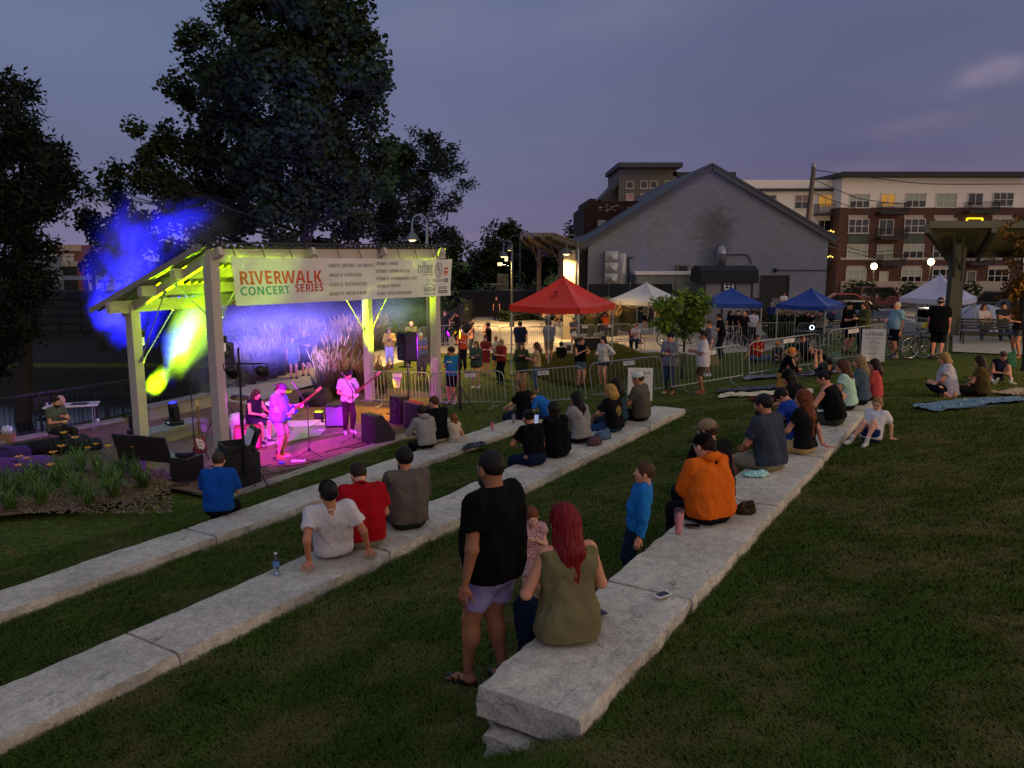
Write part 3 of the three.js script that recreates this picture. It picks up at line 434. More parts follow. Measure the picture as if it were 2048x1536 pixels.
  const dr = R(1450, 864, 1616, 1010); part(o, 'doorway', off(box(dr.w, dr.h, 0.05, dr.x, dr.y, z + 0.02)), M.black); part(o, 'door_frame', off(MG([box(dr.w + 0.2, 0.1, 0.14, dr.x, dr.y + dr.h / 2 + 0.05, z + 0.06), box(0.1, dr.h, 0.14, dr.x - dr.w / 2 - 0.05, dr.y, z + 0.06), box(0.1, dr.h, 0.14, dr.x + dr.w / 2 + 0.05, dr.y, z + 0.06)])), M.dark);
  const lx = A(190, 690), lx2 = A(265, 640); part(o, 'side_lean_to', metreUV(off(extrude([[lx[0], -0.4], [lx2[0], -0.4], [lx2[0], lx2[1] - 0.2], [lx[0], lx[1] - 0.2]], 20).translate(0, 0, z - 20.3))), mat('#4e4b47', 0.9));
  for (let i = 0; i < 7; i++) { const x = mixv(lx[0], lx2[0], (i + 0.5) / 7), y = mixv(lx[1], lx2[1], (i + 0.5) / 7) - 0.3; part(o, 'wall_board', off(box(0.2, y + 0.3, 0.05, x, y / 2 - 0.1, z - 0.27)), mat(i % 2 ? '#6a665f' : '#5f5b55', 0.9)); }
  // ---- black gambrel shed
  const sz = z + 5, ps = PL(-sz), S = (a, b) => ps(1100 + a / 3.413, 300 + b / 3.413), s0 = S(1055, 896), s1 = S(1385, 896), sh = thing('garden_shed', 'grey shed with a dark gambrel roof and white window before the gabled building', 'shed', V((s0[0] + s1[0]) / 2, 0, sz)), of = (g) => g.translate(-sh.position.x, 0, -sz), w = s1[0] - s0[0];
  part(sh, 'wall', of(box(w, s0[1], 2.6, (s0[0] + s1[0]) / 2, s0[1] / 2, sz - 1.3)), mat('#77767a', 0.85));
  for (let i = 0; i < 3; i++) part(sh, 'corner_board', of(box(0.12, s0[1], 0.05, s0[0] + w * [0.01, 0.38, 0.99][i], s0[1] / 2, sz + 0.02)), M.black);
  const t0 = S(1025, 792)[1], r = extrude([[-1.6, s0[1] - 0.12], [1.6, s0[1] - 0.12], [1.45, mixv(s0[1], t0, 0.72)], [0.6, t0], [-0.6, t0], [-1.45, mixv(s0[1], t0, 0.72)]], w + 0.6).rotateY(Math.PI / 2).translate(s0[0] - 0.3, 0, sz - 1.3); part(sh, 'roof', of(r), mat('#1e1d20', 0.9));
  const sw = rect(ps, 1100 + 1192 / 3.413, 300 + 908 / 3.413, 1100 + 1246 / 3.413, 300 + 950 / 3.413); part(sh, 'window', of(MG([box(sw.w, 0.09, 0.09, sw.x, sw.y + sw.h / 2, sz + 0.06), box(sw.w, 0.09, 0.09, sw.x, sw.y - sw.h / 2, sz + 0.06), box(0.09, sw.h, 0.09, sw.x - sw.w / 2, sw.y, sz + 0.06), box(0.09, sw.h, 0.09, sw.x + sw.w / 2, sw.y, sz + 0.06), box(0.05, sw.h, 0.06, sw.x, sw.y, sz + 0.05), box(sw.w, 0.05, 0.06, sw.x, sw.y, sz + 0.047)])), mat('#d8d8dc', 0.6));
  part(sh, 'window_pane', of(box(sw.w, sw.h, 0.02, sw.x, sw.y, sz + 0.02)), M.glass);
  part(sh, 'shutter', of(MG([box(0.14, sw.h + 0.2, 0.05, sw.x - sw.w / 2 - 0.13, sw.y, sz + 0.03), box(0.14, sw.h + 0.2, 0.05, sw.x + sw.w / 2 + 0.13, sw.y, sz + 0.03), box(sw.w + 0.1, 0.12, 0.05, sw.x, sw.y + sw.h / 2 + 0.12, sz + 0.03)])), M.black);
  // ---- green screened fence at the foot of the building
  const fz = z + 3.2, pf = PL(-fz), f0 = pf(1176, 568), f1 = pf(1345, 568), fe = thing('screen_fence', 'dark green screened fence along the foot of the gabled building', 'fence', V(f0[0], 0, fz)), fw = f1[0] - f0[0];
  for (let i = 0; i < 4; i++) part(fe, 'screen_panel', box(fw / 4 - 0.03, f0[1], 0.03, fw * (i + 0.5) / 4, f0[1] / 2, 0), mat('#10191a', 0.9)); for (let i = 0; i < 5; i++) part(fe, 'post', cyl(0.04, 0.04, f0[1] + 0.1, fw * i / 4, 0, -0.06), M.galv);
  const k0 = pf(1345 + 57, 590), k1 = pf(1545, 590), ke = thing('screen_fence', 'black board fence in front of the dark doorway', 'fence', V(k0[0], 0, fz)), kw = k1[0] - k0[0];
  for (let i = 0; i < 14; i++) part(ke, 'board', box(kw / 14 - 0.015, k0[1] - 0.2, 0.04, kw * (i + 0.5) / 14, (k0[1] - 0.2) / 2, 0), M.black); part(ke, 'rail', box(kw, 0.1, 0.05, kw / 2, k0[1] - 0.4, -0.05), M.black);
}
{ // ---- utility pole and wires
  const a = D(1628, 332, 66), b = D(1613, 470, 66), g = b.clone().add(b.clone().sub(a).normalize().multiplyScalar(b.y / ((a.y - b.y) / b.distanceTo(a))));
  const o = thing('utility_pole', 'leaning wooden utility pole rising behind the gable', 'utility pole', g);
  part(o, 'pole', rod(V(0, -0.3, 0), a.clone().sub(g), 0.26, 0.17, 10), mat('#5c5048', 0.95)); part(o, 'cap', cyl(0.19, 0.19, 0.3, a.x - g.x, a.y - g.y - 0.12, a.z - g.z), M.galv);
  const sag = (p, q, s) => pipe([p, p.clone().lerp(q, 0.5).add(V(0, -s, 0)), q], 0.035, 20, 5);
  const w = (px0, py0, px1, py1, d1, lab) => solo('overhead_wire', sag(D(px0, py0, 66), D(px1, py1, d1), 0.5), M.dark, lab, 'wire');
  w(1628, 340, 2060, 368, 66, 'topmost thin wire running right from the leaning utility pole');
  w(1626, 358, 1800, 408, 72, 'upper thin wire sagging right from the utility pole across the white storey'); w(1622, 384, 1800, 425, 72, 'second thin wire sagging right from the utility pole');
  w(1657, 482, 1800, 500, 70, 'thin wire from the right eave of the gable to the brick apartments'); w(1657, 492, 1900, 530, 70, 'lower thin wire from the right eave of the gable');
}
{ // ---- downtown across the river at the far left
  const d = 115, pl = PL(d), C = (a, b) => [a / 3.84, 400 + b / 3.84], R = (a, b, c, e) => rect(pl, ...C(a, b), ...C(c, e));
  const mk = (label, x0, y0, x1, m, dd = 0) => { const q = R(x0, y0, x1, 600), o = thing('downtown_building', label, 'building', V(q.x, -1, -d - dd)); part(o, 'wall', box(q.w, q.y + q.h / 2 + 1, 9, 0, (q.y + q.h / 2 + 1) / 2, -4.5), m); return [o, q]; };
  const dbrick = mat('#7a4a40', 0.9), [b1, q1] = mk('small red brick shop building with pale cornice across the river, far left', 345, 345, 608, dbrick);
  part(b1, 'cornice', box(q1.w + 0.8, 0.9, 0.8, 0, q1.y + q1.h / 2 + 0.6, -0.1), mat('#b09a84', 0.8)); part(b1, 'shopfront', box(q1.w * 0.9, 3.4, 0.1, 0, 1.9, 0.03), M.dark); part(b1, 'fascia', box(q1.w, 0.7, 0.3, 0, 4.0, 0.1), mat('#a89c8c', 0.8));
  for (const x of [-0.28, 0.2]) { const wx = q1.w * x; part(b1, 'window', MG([box(1.9, 0.25, 0.2, wx, q1.y + 1.2 + q1.h * 0.16, 0.08), box(1.6, 2.0, 0.06, wx, q1.y + q1.h * 0.16, 0.02)]), mat('#b9b5aa', 0.6)); }
  const [b2, q2] = mk('white flat-roofed shop building across the river, right of the brick one', 630, 465, 925, mat('#a9a6ae', 0.85), 1);
  part(b2, 'parapet', box(q2.w + 0.3, 0.5, 0.5, 0, q2.y + q2.h / 2 + 1, 0), mat('#bdb9c2', 0.8)); for (let i = 0; i < 4; i++) part(b2, 'window', box(q2.w * 0.17, 2.6, 0.1, q2.w * (-0.36 + i * 0.24), 2.6, 0.03), M.glass); for (let i = 0; i < 3; i++) part(b2, 'roof_vent', pipe([V(q2.w * (-0.2 + 0.2 * i), q2.y + q2.h / 2 + 1.2, -1), V(q2.w * (-0.2 + 0.2 * i), q2.y + q2.h / 2 + 2.4, -1), V(q2.w * (-0.2 + 0.2 * i) - 0.6, q2.y + q2.h / 2 + 2.5, -1)], 0.15, 8), M.galv);
  const [b3, q3] = mk('pale blue-grey low block across the river, left of the brick shop', 300, 430, 490, mat('#6d7684', 0.85), -3); part(b3, 'parapet', box(q3.w + 0.2, 0.4, 0.4, 0, q3.y + q3.h / 2 + 1, 0), mat('#8b93a0', 0.8));
  // far bank: retaining wall with a guard rail on it
  const dz = 60, p2 = PL(dz), y1 = p2(180, 582)[1], ww = solo('river_wall', metreUV(MG([box(70, y1 + 6, 1.2, p2(-300, 600)[0] + 20, (y1 - 6) / 2, -dz - 0.6)])), mat('#1f1e21', 0.95), 'dark stone retaining wall on the far bank of the river', 'wall', null, 'structure');
  const w0 = p2(-40, 582)[0], w1 = p2(330, 582)[0], rows = thing('bank_facing', 'courses of dark stone blocks facing the far river bank', 'wall', V(w0, 0, -dz + 0.02)); reseed(9);
  const stones = [mat('#232225', 0.95), mat('#2a282b', 0.95), mat('#1d1c1f', 0.95)];
  for (let r = 0; r < 7; r++) { let x = 0; while (x < w1 - w0) { const L = rnd(1.1, 2.2); part(rows, 'stone', rbox(L - 0.05, 0.55, 0.2, x + L / 2, y1 - 0.35 - r * 0.6, rnd(0, 0.06), 0.04), stones[Math.floor(rnd(0, 3))]); x += L; } }
  const gr = thing('guard_rail', 'pale guard rail along the top of the far bank', 'railing', V(w0, y1, -dz - 0.3)); part(gr, 'rail', beam(V(0, 0.95, 0), V(w1 - w0 - 2, 0.95, 0), 0.08, 0.3), mat('#8d8f98', 0.6)); for (let i = 0; i < 10; i++) part(gr, 'post', box(0.1, 1, 0.1, i * (w1 - w0 - 2) / 9, 0.5, -0.1), M.dark);
}
// ================================================================ the stage, its roof and its lights
const PA = G(447, 952), PB = G(243, 936), PD = G(873, 817);
const FLOOR = 0.03, along = PD.clone().sub(PA).setY(0).normalize(), back = V(along.z, 0, -along.x); // along the front, and away from the audience
const ZX = (a, b, y = 0) => PA.clone().addScaledVector(along, a).addScaledVector(back, b).setY(y);   // stage coordinates in metres
const LEN = PD.distanceTo(PA), DEP = PB.clone().sub(PA).dot(back), SY = Math.atan2(along.x, along.z); // yaw whose +z runs along the front
const paverTex = dataTex(512, 512, (x, y, W) => { const u = Math.floor(x / 32), j = (x % 32) < 1.5 || ((y + (u % 2) * 32) % 64) < 1.5, h = Math.abs(Math.sin(u * 12.9 + Math.floor((y + (u % 2) * 32) / 64) * 78.2) * 43758.5) % 1, n = 1 + 0.4 * wrapN(x, y, W, W, 90, 51, 3); return j ? [0.2, 0.17, 0.15] : [(0.37 + 0.1 * h) * n, (0.26 + 0.06 * h) * n, (0.2 + 0.05 * h) * n]; }, true);
const concTex = dataTex(512, 512, (x, y, W) => { const n = 1 + 0.22 * wrapN(x, y, W, W, 8, 55, 5) + 0.3 * wrapN(x, y, W, W, 200, 56, 2), j = (x % 256) < 2 || (y % 256) < 2; const v = (j ? 0.45 : 0.62) * n; return [v, v * 0.95, v * 0.86]; }, true);
const concMat = mat('#ffffff', 0.9, { map: concTex, specularIntensity: 0.3 });
function flat(pts, y, mtl, name, label, cat, uvS = 0.5, step = 0) { // ground sheet with a given outline [x, z]
  const s = new THREE.Shape(pts.map((p) => new THREE.Vector2(p.x, -p.z))); let g = new THREE.ShapeGeometry(s).rotateX(-Math.PI / 2).translate(0, y, 0);
  g.computeVertexNormals(); g = metreUV(g, uvS); return solo(name, g, mtl, label, cat, null, 'structure');
}
const follow = (fn, nu, nv, dy) => sheet(nu, nv, (u, v) => { const p = fn(u, v); const q = V(p.x, H(p.x, p.z) + dy, p.z); q.u = p.x * 0.3; q.v = p.z * 0.3; return q; });
flat([G(-80, 985), G(20, 962), G(140, 945), G(250, 950), G(318, 974), ZX(-1.3, -1.25), ZX(LEN + 2.2, -1.05), ZX(LEN + 2.4, 5.6), G(430, 806), G(-80, 893)], 0.02, mat('#ffffff', 0.85, { map: paverTex }), 'stage_floor', 'brick-coloured paved stage floor with cables', 'floor', 0.5);
{ // pale kerb stones along the front
  const o = thing('stage_kerb', 'pale kerb stones edging the front of the stage floor', 'kerb', ZX(0, -1.4, 0)); o.userData.kind = 'structure';
  let a = -1.5; reseed(21); while (a < LEN + 2) { const L = rnd(1.3, 1.9); const c = ZX(a + L / 2, -1.42 + (a > 8 ? 0.04 * (a - 8) : 0)); part(o, 'kerb_stone', rbox(0.34, 0.16, L - 0.015, c.x - o.position.x, 0.0, c.z - o.position.z, 0.015, SY), mat('#b9b2a8', 0.9, { map: stoneTex })); a += L; }
}
// river walk behind, the plaza, the paving on the right
const walk = [[330, 835], [450, 800], [560, 770], [640, 748], [720, 728], [790, 712], [860, 694], [930, 668]].map(([x, y]) => G(x, y, 0));
solo('river_walk', sheet(40, 4, (u, v) => { const c = new THREE.CatmullRomCurve3(walk), p = c.getPoint(u), t = c.getTangent(u), n = V(t.z, 0, -t.x).multiplyScalar((v - 0.5) * (2.2 + 1.4 * u)); p.add(n); const q = V(p.x, Math.max(0, H(p.x, p.z)) + 0.012, p.z); q.u = p.x * 0.3; q.v = p.z * 0.3; return q; }), concMat, 'pale concrete walk curving behind the stage', 'path', null, 'structure');
solo('plaza', follow((u, v) => { const d = mixv(38.5, 66, v); return V(mixv(-3.5 - 0.12 * (d - 38), 16 + (d - 38) * 0.1, u), 0, -d); }, 24, 20, 0.008), concMat, 'pale concrete plaza with lamp posts and tents', 'plaza', null, 'structure');
solo('car_park', follow((u, v) => V(mixv(17, 75, u), 0, -mixv(48, 80, v)), 10, 10, 0.006), mat('#4a484a', 0.95), 'dark asphalt car park before the apartments', 'car park', null, 'structure');
solo('paving', follow((u, v) => { const a = T(1905, 705), b = T(2100, 712), c = T(1905, 672), d = T(2110, 676); const p = a.clone().lerp(b, u), q = c.clone().lerp(d, u); return p.lerp(q, v); }, 14, 8, 0.03), concMat, 'pale concrete paving under the right pavilion', 'paving', null, 'structure');
solo('far_walk', follow((u, v) => V(mixv(8, 17.5, u), 0, -mixv(35.5, 38.5, v)), 10, 6, 0.012), concMat, 'pale concrete path in front of the blue tents', 'path', null, 'structure');
{ // ---- the shelter over the stage
  const o = thing('stage_shelter', 'stage shelter of four square posts with a sloping corrugated roof', 'pavilion', ZX(0, 0, 0)), L = (a, b, y) => ZX(a, b, y).sub(o.position);
  const post = mat('#b3a99c', 0.75), steelP = mat('#7f7a72', 0.6), hF = 4.8, hB = 3.66, slope = (b) => mixv(hF, hB, b / DEP);
  for (const [a, b] of [[0, 0], [0, DEP], [LEN, 0], [LEN, DEP]]) {
    const h = slope(b), q = L(a, b, 0), p = part(o, 'post', rbox(0.24, h, 0.24, q.x, h / 2, q.z, 0.012, SY), post);
    part(p, 'post_base', box(0.4, 0.05, 0.4, q.x, 0.045, q.z, SY), steelP);
    const lampQ = L(a + (a ? -0.03 : 0.17), b + 0.0, 0); part(p, 'wall_lamp', MG([rbox(0.16, 0.16, 0.16, lampQ.x, 3.0, lampQ.z, 0.02, SY)]), M.black); part(p, 'lamp_lens', rbox(0.13, 0.2, 0.13, lampQ.x, 2.83, lampQ.z, 0.03, SY), mat('#e8e6dd', 0.4, { emissive: new THREE.Color('#d8d6c8'), emissiveIntensity: 0.12 }));
  }
  const ov = 0.55;
  for (let i = 0; i < 4; i++) { const b = -0.0 + DEP * i / 3, y = slope(b) - 0.02; part(o, i === 0 ? 'front_beam' : i === 3 ? 'rear_beam' : 'purlin', beam(L(-0.1 - i * 0.17, b, y), L(LEN + ov, b, y), 0.14, i % 3 ? 0.22 : 0.28), post); }
  for (let i = 0; i < 4; i++) { const a = LEN * i / 3; part(o, 'rafter', beam(L(a, -0.32, slope(-0.32) - 0.06), L(a, DEP + 0.3, slope(DEP + 0.3) - 0.06), 0.12, 0.18), post); }
  const b0 = -0.1, b1 = DEP + 0.55, nS = 8; // ribbed steel sheets, laid side by side
  const steel = mat('#8b8d8c', 0.45, { metalness: 0.55 });
  for (let k = 0; k < nS; k++) {
    const a0 = -ov - 0.12 + (LEN + 2 * ov + 0.24) * k / nS, a1 = -ov - 0.12 + (LEN + 2 * ov + 0.24) * (k + 1) / nS, n = Math.round((a1 - a0) / 0.2), pr = [];
    for (let i = 0; i < n; i++) for (const [f, h] of [[0, 0], [0.36, 0], [0.5, 0.06], [0.86, 0.06]]) pr.push([mixv(a0, a1, (i + f) / n), h]); pr.push([a1, 0]);
    part(o, 'roof_sheet', sheet(pr.length - 1, 2, (u, v) => { const [a, h] = pr[Math.round(u * (pr.length - 1))], b = mixv(b0, b1, v); return L(a < 0 ? a * (0.35 + 0.65 * v) : a, b, slope(b) + 0.11 + h); }).toNonIndexed(), steel);
  }
  part(o, 'ridge_flashing', beam(L(-ov * 0.45, b0 - 0.02, slope(b0) + 0.2), L(LEN + ov + 0.15, b0 - 0.02, slope(b0) + 0.2), 0.24, 0.04), mat('#1d1c1e', 0.6));
  part(o, 'side_fascia', [beam(L(-ov * 0.42, b0 + 0.1, slope(b0) + 0.14), L(-ov - 0.1, b1, slope(b1) + 0.14), 0.05, 0.12)], steelP);
  const brace = (p, q) => { const d = q.clone().sub(p), m = (t) => p.clone().addScaledVector(d, t), c = part(o, 'brace_rod', rod(p, q, 0.016), M.galv); part(c, 'turnbuckle', MG([rod(m(0.03), m(0.09), 0.045, 0.03), rod(m(0.88), m(0.97), 0.03, 0.05)]), M.galv); };
  for (const [a, b] of [[0, 0], [0, DEP], [LEN, 0], [LEN, DEP]]) { const sa = a ? -1 : 1, sb = b ? -1 : 1; brace(L(a + 0.15 * sa, b, slope(b) - 1.35), L(a + 1.25 * sa, b, slope(b) - 0.02)); brace(L(a, b + 0.15 * sb, slope(b) - 1.3), L(a, b + 1.2 * sb, slope(b + 1.2 * sb) - 0.06)); }
}
{ // ---- banner
  const n = back.clone().negate(), P0 = PA.clone().addScaledVector(n, 0.16), onPlane = (px, py) => { const d = ray(px, py), o = V(0, EYE, 0), t = P0.clone().sub(o).dot(n) / d.dot(n); return o.addScaledVector(d, t); };
  const tl = onPlane(459, 514), tr = onPlane(904, 518), br = onPlane(903, 591), bl = onPlane(472, 612);
  const tex = canvasTex(2048, 300, (g, w, h) => {
    g.fillStyle = '#dcd8d4'; g.fillRect(0, 0, w, h);
    const txt = (s, x, y, size, col, wide, font = 'bold', fam = 'sans-serif') => { g.save(); g.font = `${font} ${size}px ${fam}`; g.fillStyle = col; const m = g.measureText(s).width; g.translate(x, y); g.scale(wide / m, 1); g.fillText(s, 0, 0); g.restore(); };
    const gr = g.createLinearGradient(30, 0, 640, 0); gr.addColorStop(0, '#c66a20'); gr.addColorStop(0.5, '#d2561c'); gr.addColorStop(1, '#c8401c');
    txt('RIVERWALK', 28, 168, 118, gr, 630); txt('CONCERT', 30, 236, 76, '#4f958a', 370); txt('SERIES', 440, 226, 74, '#b52a26', 232);
    const c1 = ['AUGUST 8 - JOSH MAST - THE LOOKOUTS', 'AUGUST 14 - SLIDING GLASS', 'AUGUST 23 - DJ ACTION JACKSON', 'AUGUST 29 - PRESSED IN BLACK'], c2 = ['SEPTEMBER 6 - HOWARDS', 'SEPTEMBER 12 - PUSHING DAISYS BAND', 'SEPTEMBER 18 - GINGERBEARD MAN - J. ELLIOT', 'SEPTEMBER 26 - PORCH KAT', 'OCTOBER 3 - UNITED STATES BLUES BAND'];
    c1.forEach((s, i) => txt(s, 712, 62 + i * 66, 34, '#33302f', s.length * 12.4)); c2.forEach((s, i) => txt(s, 1172, 48 + i * 56, 32, '#33302f', s.length * 10.2));
    g.strokeStyle = '#8f8b88'; g.lineWidth = 3; g.beginPath(); g.moveTo(1154, 0); g.lineTo(1154, 110); g.stroke();
    txt('The', 1672, 44, 34, '#2c2926', 46, 'bold', 'serif'); txt('COTERIE', 1610, 108, 82, '#2c2926', 206, 'bold', 'serif'); txt('CRAFT BEER · COCKTAILS', 1668, 130, 18, '#2c2926', 150);
    g.strokeStyle = '#2c2926'; g.lineWidth = 5; g.beginPath(); g.ellipse(1880, 88, 42, 58, 0, 0, 7); g.stroke(); g.lineWidth = 2; g.beginPath(); g.ellipse(1880, 88, 33, 48, 0, 0, 7); g.stroke(); txt('B', 1860, 92, 58, '#2c2926', 28, 'bold', 'serif'); txt('C', 1878, 122, 58, '#2c2926', 28, 'bold', 'serif');
    g.fillStyle = '#c8452e'; g.beginPath(); g.ellipse(1978, 104, 34, 10, 0, 0, 7); g.fill(); g.fillRect(1952, 66, 52, 18); txt('BREW', 1948, 130, 20, '#c8452e', 62);
    txt('TheKokomo', 1796, 182, 34, '#2c2926', 156, 'normal'); g.fillStyle = '#243236'; g.fillRect(1962, 156, 50, 32); txt('TRIB', 1968, 180, 20, '#dcd8d4', 38);
    g.strokeStyle = '#2c2926'; g.lineWidth = 4; g.beginPath(); g.moveTo(1658, 212); g.lineTo(1700, 212); g.quadraticCurveTo(1704, 202, 1724, 202); g.bezierCurveTo(1734, 150, 1764, 150, 1772, 202); g.quadraticCurveTo(1796, 202, 1800, 212); g.lineTo(1842, 212); g.stroke();
    txt('GRISSOM', 1672, 258, 46, '#2c2926', 158); txt('FEDERAL CREDIT UNION', 1676, 282, 16, '#2c2926', 150); txt('CRAFTROADS', 1874, 244, 32, '#2c2926', 128); g.fillStyle = '#2c2926'; g.fillRect(1874, 252, 128, 24); txt('BEVERAGE', 1884, 271, 20, '#dcd8d4', 108);
  });
  tex.wrapS = tex.wrapT = THREE.ClampToEdgeWrapping;
  const cloth = sheet(90, 10, (u, v) => { const a = tl.clone().lerp(tr, u), b = bl.clone().lerp(br, u), p = b.lerp(a, v); p.y -= 0.025 * Math.abs(Math.sin(u * 9 * Math.PI)) * v * 0.6; p.addScaledVector(n, 0.03 * Math.sin(u * 17 + v * 2.3) + 0.035 * fbm(u * 9, v * 2.5, 4, 3) + 0.02 * Math.sin(u * 56) * v); return p; });
  const o = solo('banner', cloth, mat('#ffffff', 0.55, { map: tex, side: THREE.DoubleSide, transmission: 0.12, thickness: 0 }), 'long white printed concert schedule banner hung under the front roof beam', 'banner');
  const straps = []; for (let i = 0; i < 11; i++) { const u = (i + 0.2) / 10.4, a = tl.clone().lerp(tr, u), b = a.clone().addScaledVector(along, -0.12).add(V(0, 0.34 - 0.06 * u, 0)).addScaledVector(back, 0.02); straps.push(rod(a, b, 0.01)); } part(o, 'strap', straps, M.black);
}
// ---- lamps of the stage: moving heads, can lights
const spotAt = (name, p, q, color, I, ang, pen = 0.5, r = 2) => { const s = new THREE.SpotLight(new THREE.Color(...color), I, 0, ang, pen, 2); s.position.copy(p); s.target.position.copy(q); s.name = name; s.shadow.radius = r; s.castShadow = true; scene.add(s, s.target); return s; };
function movingHead(p, yaw, tilt, color, label, pow, aim, ang) {
  const o = thing('moving_head_light', label, 'stage light', p, yaw, 'moving head lights on the low stone wall');
  part(o, 'base', MG([rbox(0.42, 0.12, 0.36, 0, 0.06, 0, 0.03), box(0.3, 0.03, 0.02, 0, 0.06, 0.19)]), M.black); part(o, 'display', box(0.12, 0.03, 0.01, 0.04, 0.07, 0.186), glowMat('#cfe2ff', 0.8));
  part(o, 'yoke', MG([rbox(0.3, 0.08, 0.16, 0, 0.17, 0, 0.02), rbox(0.05, 0.34, 0.14, -0.17, 0.33, 0, 0.02), rbox(0.05, 0.34, 0.14, 0.17, 0.33, 0, 0.02)]), M.black);
  const h = part(o, 'head', lathe([[0, -0.2], [0.1, -0.2], [0.135, -0.12], [0.135, 0.08], [0.115, 0.17], [0.1, 0.17], [0.098, 0.15]], 20).rotateX(tilt).translate(0, 0.42, 0), M.black);
  const dir = V(0, Math.cos(tilt), Math.sin(tilt)), c = V(0, 0.42, 0).addScaledVector(dir, 0.16), lens = part(h, 'lens', new THREE.SphereGeometry(0.095, 14, 8).scale(1, 0.4, 1).rotateX(tilt).translate(c.x, c.y, c.z), glowMat(color, 9));
  o.updateMatrixWorld(); const w = o.localToWorld(c.clone().addScaledVector(dir, 0.09)); spotAt('moving_head_lamp', w, aim, new THREE.Color(color).toArray(), pow, ang, 0.35, 4);
}
const wallTop = 0.36, sw0 = G(262, 872, wallTop), sw1 = G(398, 836, wallTop);
{ const o = thing('seat_wall', 'low pale stone seat wall carrying the moving head lights', 'wall', sw0.clone().setY(0)); const d = sw1.clone().sub(sw0), n = V(d.z, 0, -d.x).normalize(); for (let i = 0; i < 3; i++) { const a = d.clone().multiplyScalar(i / 3 + 0.003), b = d.clone().multiplyScalar((i + 1) / 3 - 0.003); part(o, 'cap_stone', beam(a.setY(wallTop - 0.05), b.setY(wallTop - 0.05), 0.62, 0.1), mat('#a8a29a', 0.9, { map: stoneTex })); } part(o, 'wall_body', beam(V(0, 0.15, 0), d.clone().setY(0.15), 0.46, 0.3), mat('#8f8980', 0.9));
  const o2 = thing('seat_wall', 'second pale seat wall at the back of the stage, behind the moving heads', 'wall', G(290, 842, 0)); const d2 = G(420, 812, 0).sub(o2.position); part(o2, 'wall_body', beam(V(0, 0.17, 0), d2.clone().setY(0.17), 0.4, 0.34), mat('#8f8980', 0.9)); part(o2, 'cap_stone', beam(V(0, 0.38, 0), d2.clone().setY(0.38), 0.5, 0.08), mat('#a8a29a', 0.9, { map: stoneTex })); }
const mh1 = sw0.clone().lerp(sw1, 0.1), mh2 = sw0.clone().lerp(sw1, 0.62);
movingHead(mh1, 0.9, 0.75, '#b8ff00', 'moving head light with a yellow-green beam, left on the low wall', 800, D(428, 545, 18.2), 0.4);
movingHead(mh2, -0.8, 0.12, '#1414ff', 'moving head light with a blue beam, right on the low wall', 3000, D(285, 552, 20.6), 0.6);
function canLight(o, c, dir, color, on) { // a par can on a yoke, as parts of its stand
  const q = new THREE.Quaternion().setFromUnitVectors(V(0, -1, 0), dir), body = part(o, 'can_light', lathe([[0, 0.15], [0.06, 0.14], [0.1, 0.08], [0.11, -0.04], [0.125, -0.14], [0.118, -0.14], [0.1, -0.1]], 16).applyQuaternion(q).translate(c.x, c.y, c.z), M.black);
  part(body, 'can_lens', new THREE.CylinderGeometry(0.1, 0.1, 0.02, 16).applyQuaternion(q).translate(...c.clone().addScaledVector(dir, 0.09).toArray()), on ? glowMat(color, 6) : M.glass);
  part(body, 'can_yoke', pipe([c.clone().add(V(0.13, 0, 0)), c.clone().add(V(0.13, 0.15, 0.03)), c.clone().add(V(-0.13, 0.15, 0.03)), c.clone().add(V(-0.13, 0, 0))], 0.012, 20), M.black);
}
function lightTree(base, h, label, cans, aims, color) {
  const o = thing('lighting_stand', label, 'light stand', base);
  part(o, 'pole', MG([rod(V(0, 0.25, 0), V(0, h * 0.55, 0), 0.03), rod(V(0, h * 0.5, 0), V(0, h, 0), 0.022), cyl(0.045, 0.045, 0.1, 0, h * 0.5, 0)]), M.black);
  for (let i = 0; i < 3; i++) { const a = i * 2.094 + 0.5, f = V(Math.cos(a) * 0.72, 0.02, Math.sin(a) * 0.72); part(o, 'tripod_leg', MG([rod(V(0, 1.0, 0), f, 0.016), rod(V(0, 0.32, 0), f.clone().multiplyScalar(0.52).setY(0.5), 0.01), ball(0.025, f.x, 0.025, f.z, 6)]), M.black); }
  part(o, 'crossbar', rod(V(...cans[0]).add(V(0, 0.15, 0)), V(...cans[cans.length - 1]).add(V(0, 0.15, 0)), 0.016), M.black);
  cans.forEach((c, i) => { const w = base.clone().add(V(...c)), dir = aims[i].clone().sub(w).normalize(); canLight(o, V(...c), dir, color[i] ?? '#ff20e0', !!color[i]); if (color[i]) spotAt('can_lamp', w.clone().addScaledVector(dir, 0.16), aims[i], new THREE.Color(color[i]).toArray(), color[i + 10] ?? 60, 0.5, 0.7, 4); });
  part(o, 'hanging_cable', pipe([V(cans[0][0], h - 0.1, cans[0][2]), V(0.05, h - 0.5, 0.05), V(-0.03, h * 0.5, 0.03), V(0.06, 0.3, 0.04), V(0.3, 0.03, 0.1)], 0.009, 30), M.black);
  return o;
}
const gtr = G(556, 915), bas = G(697, 866), lt1 = G(492, 978), rt1 = G(920, 838);
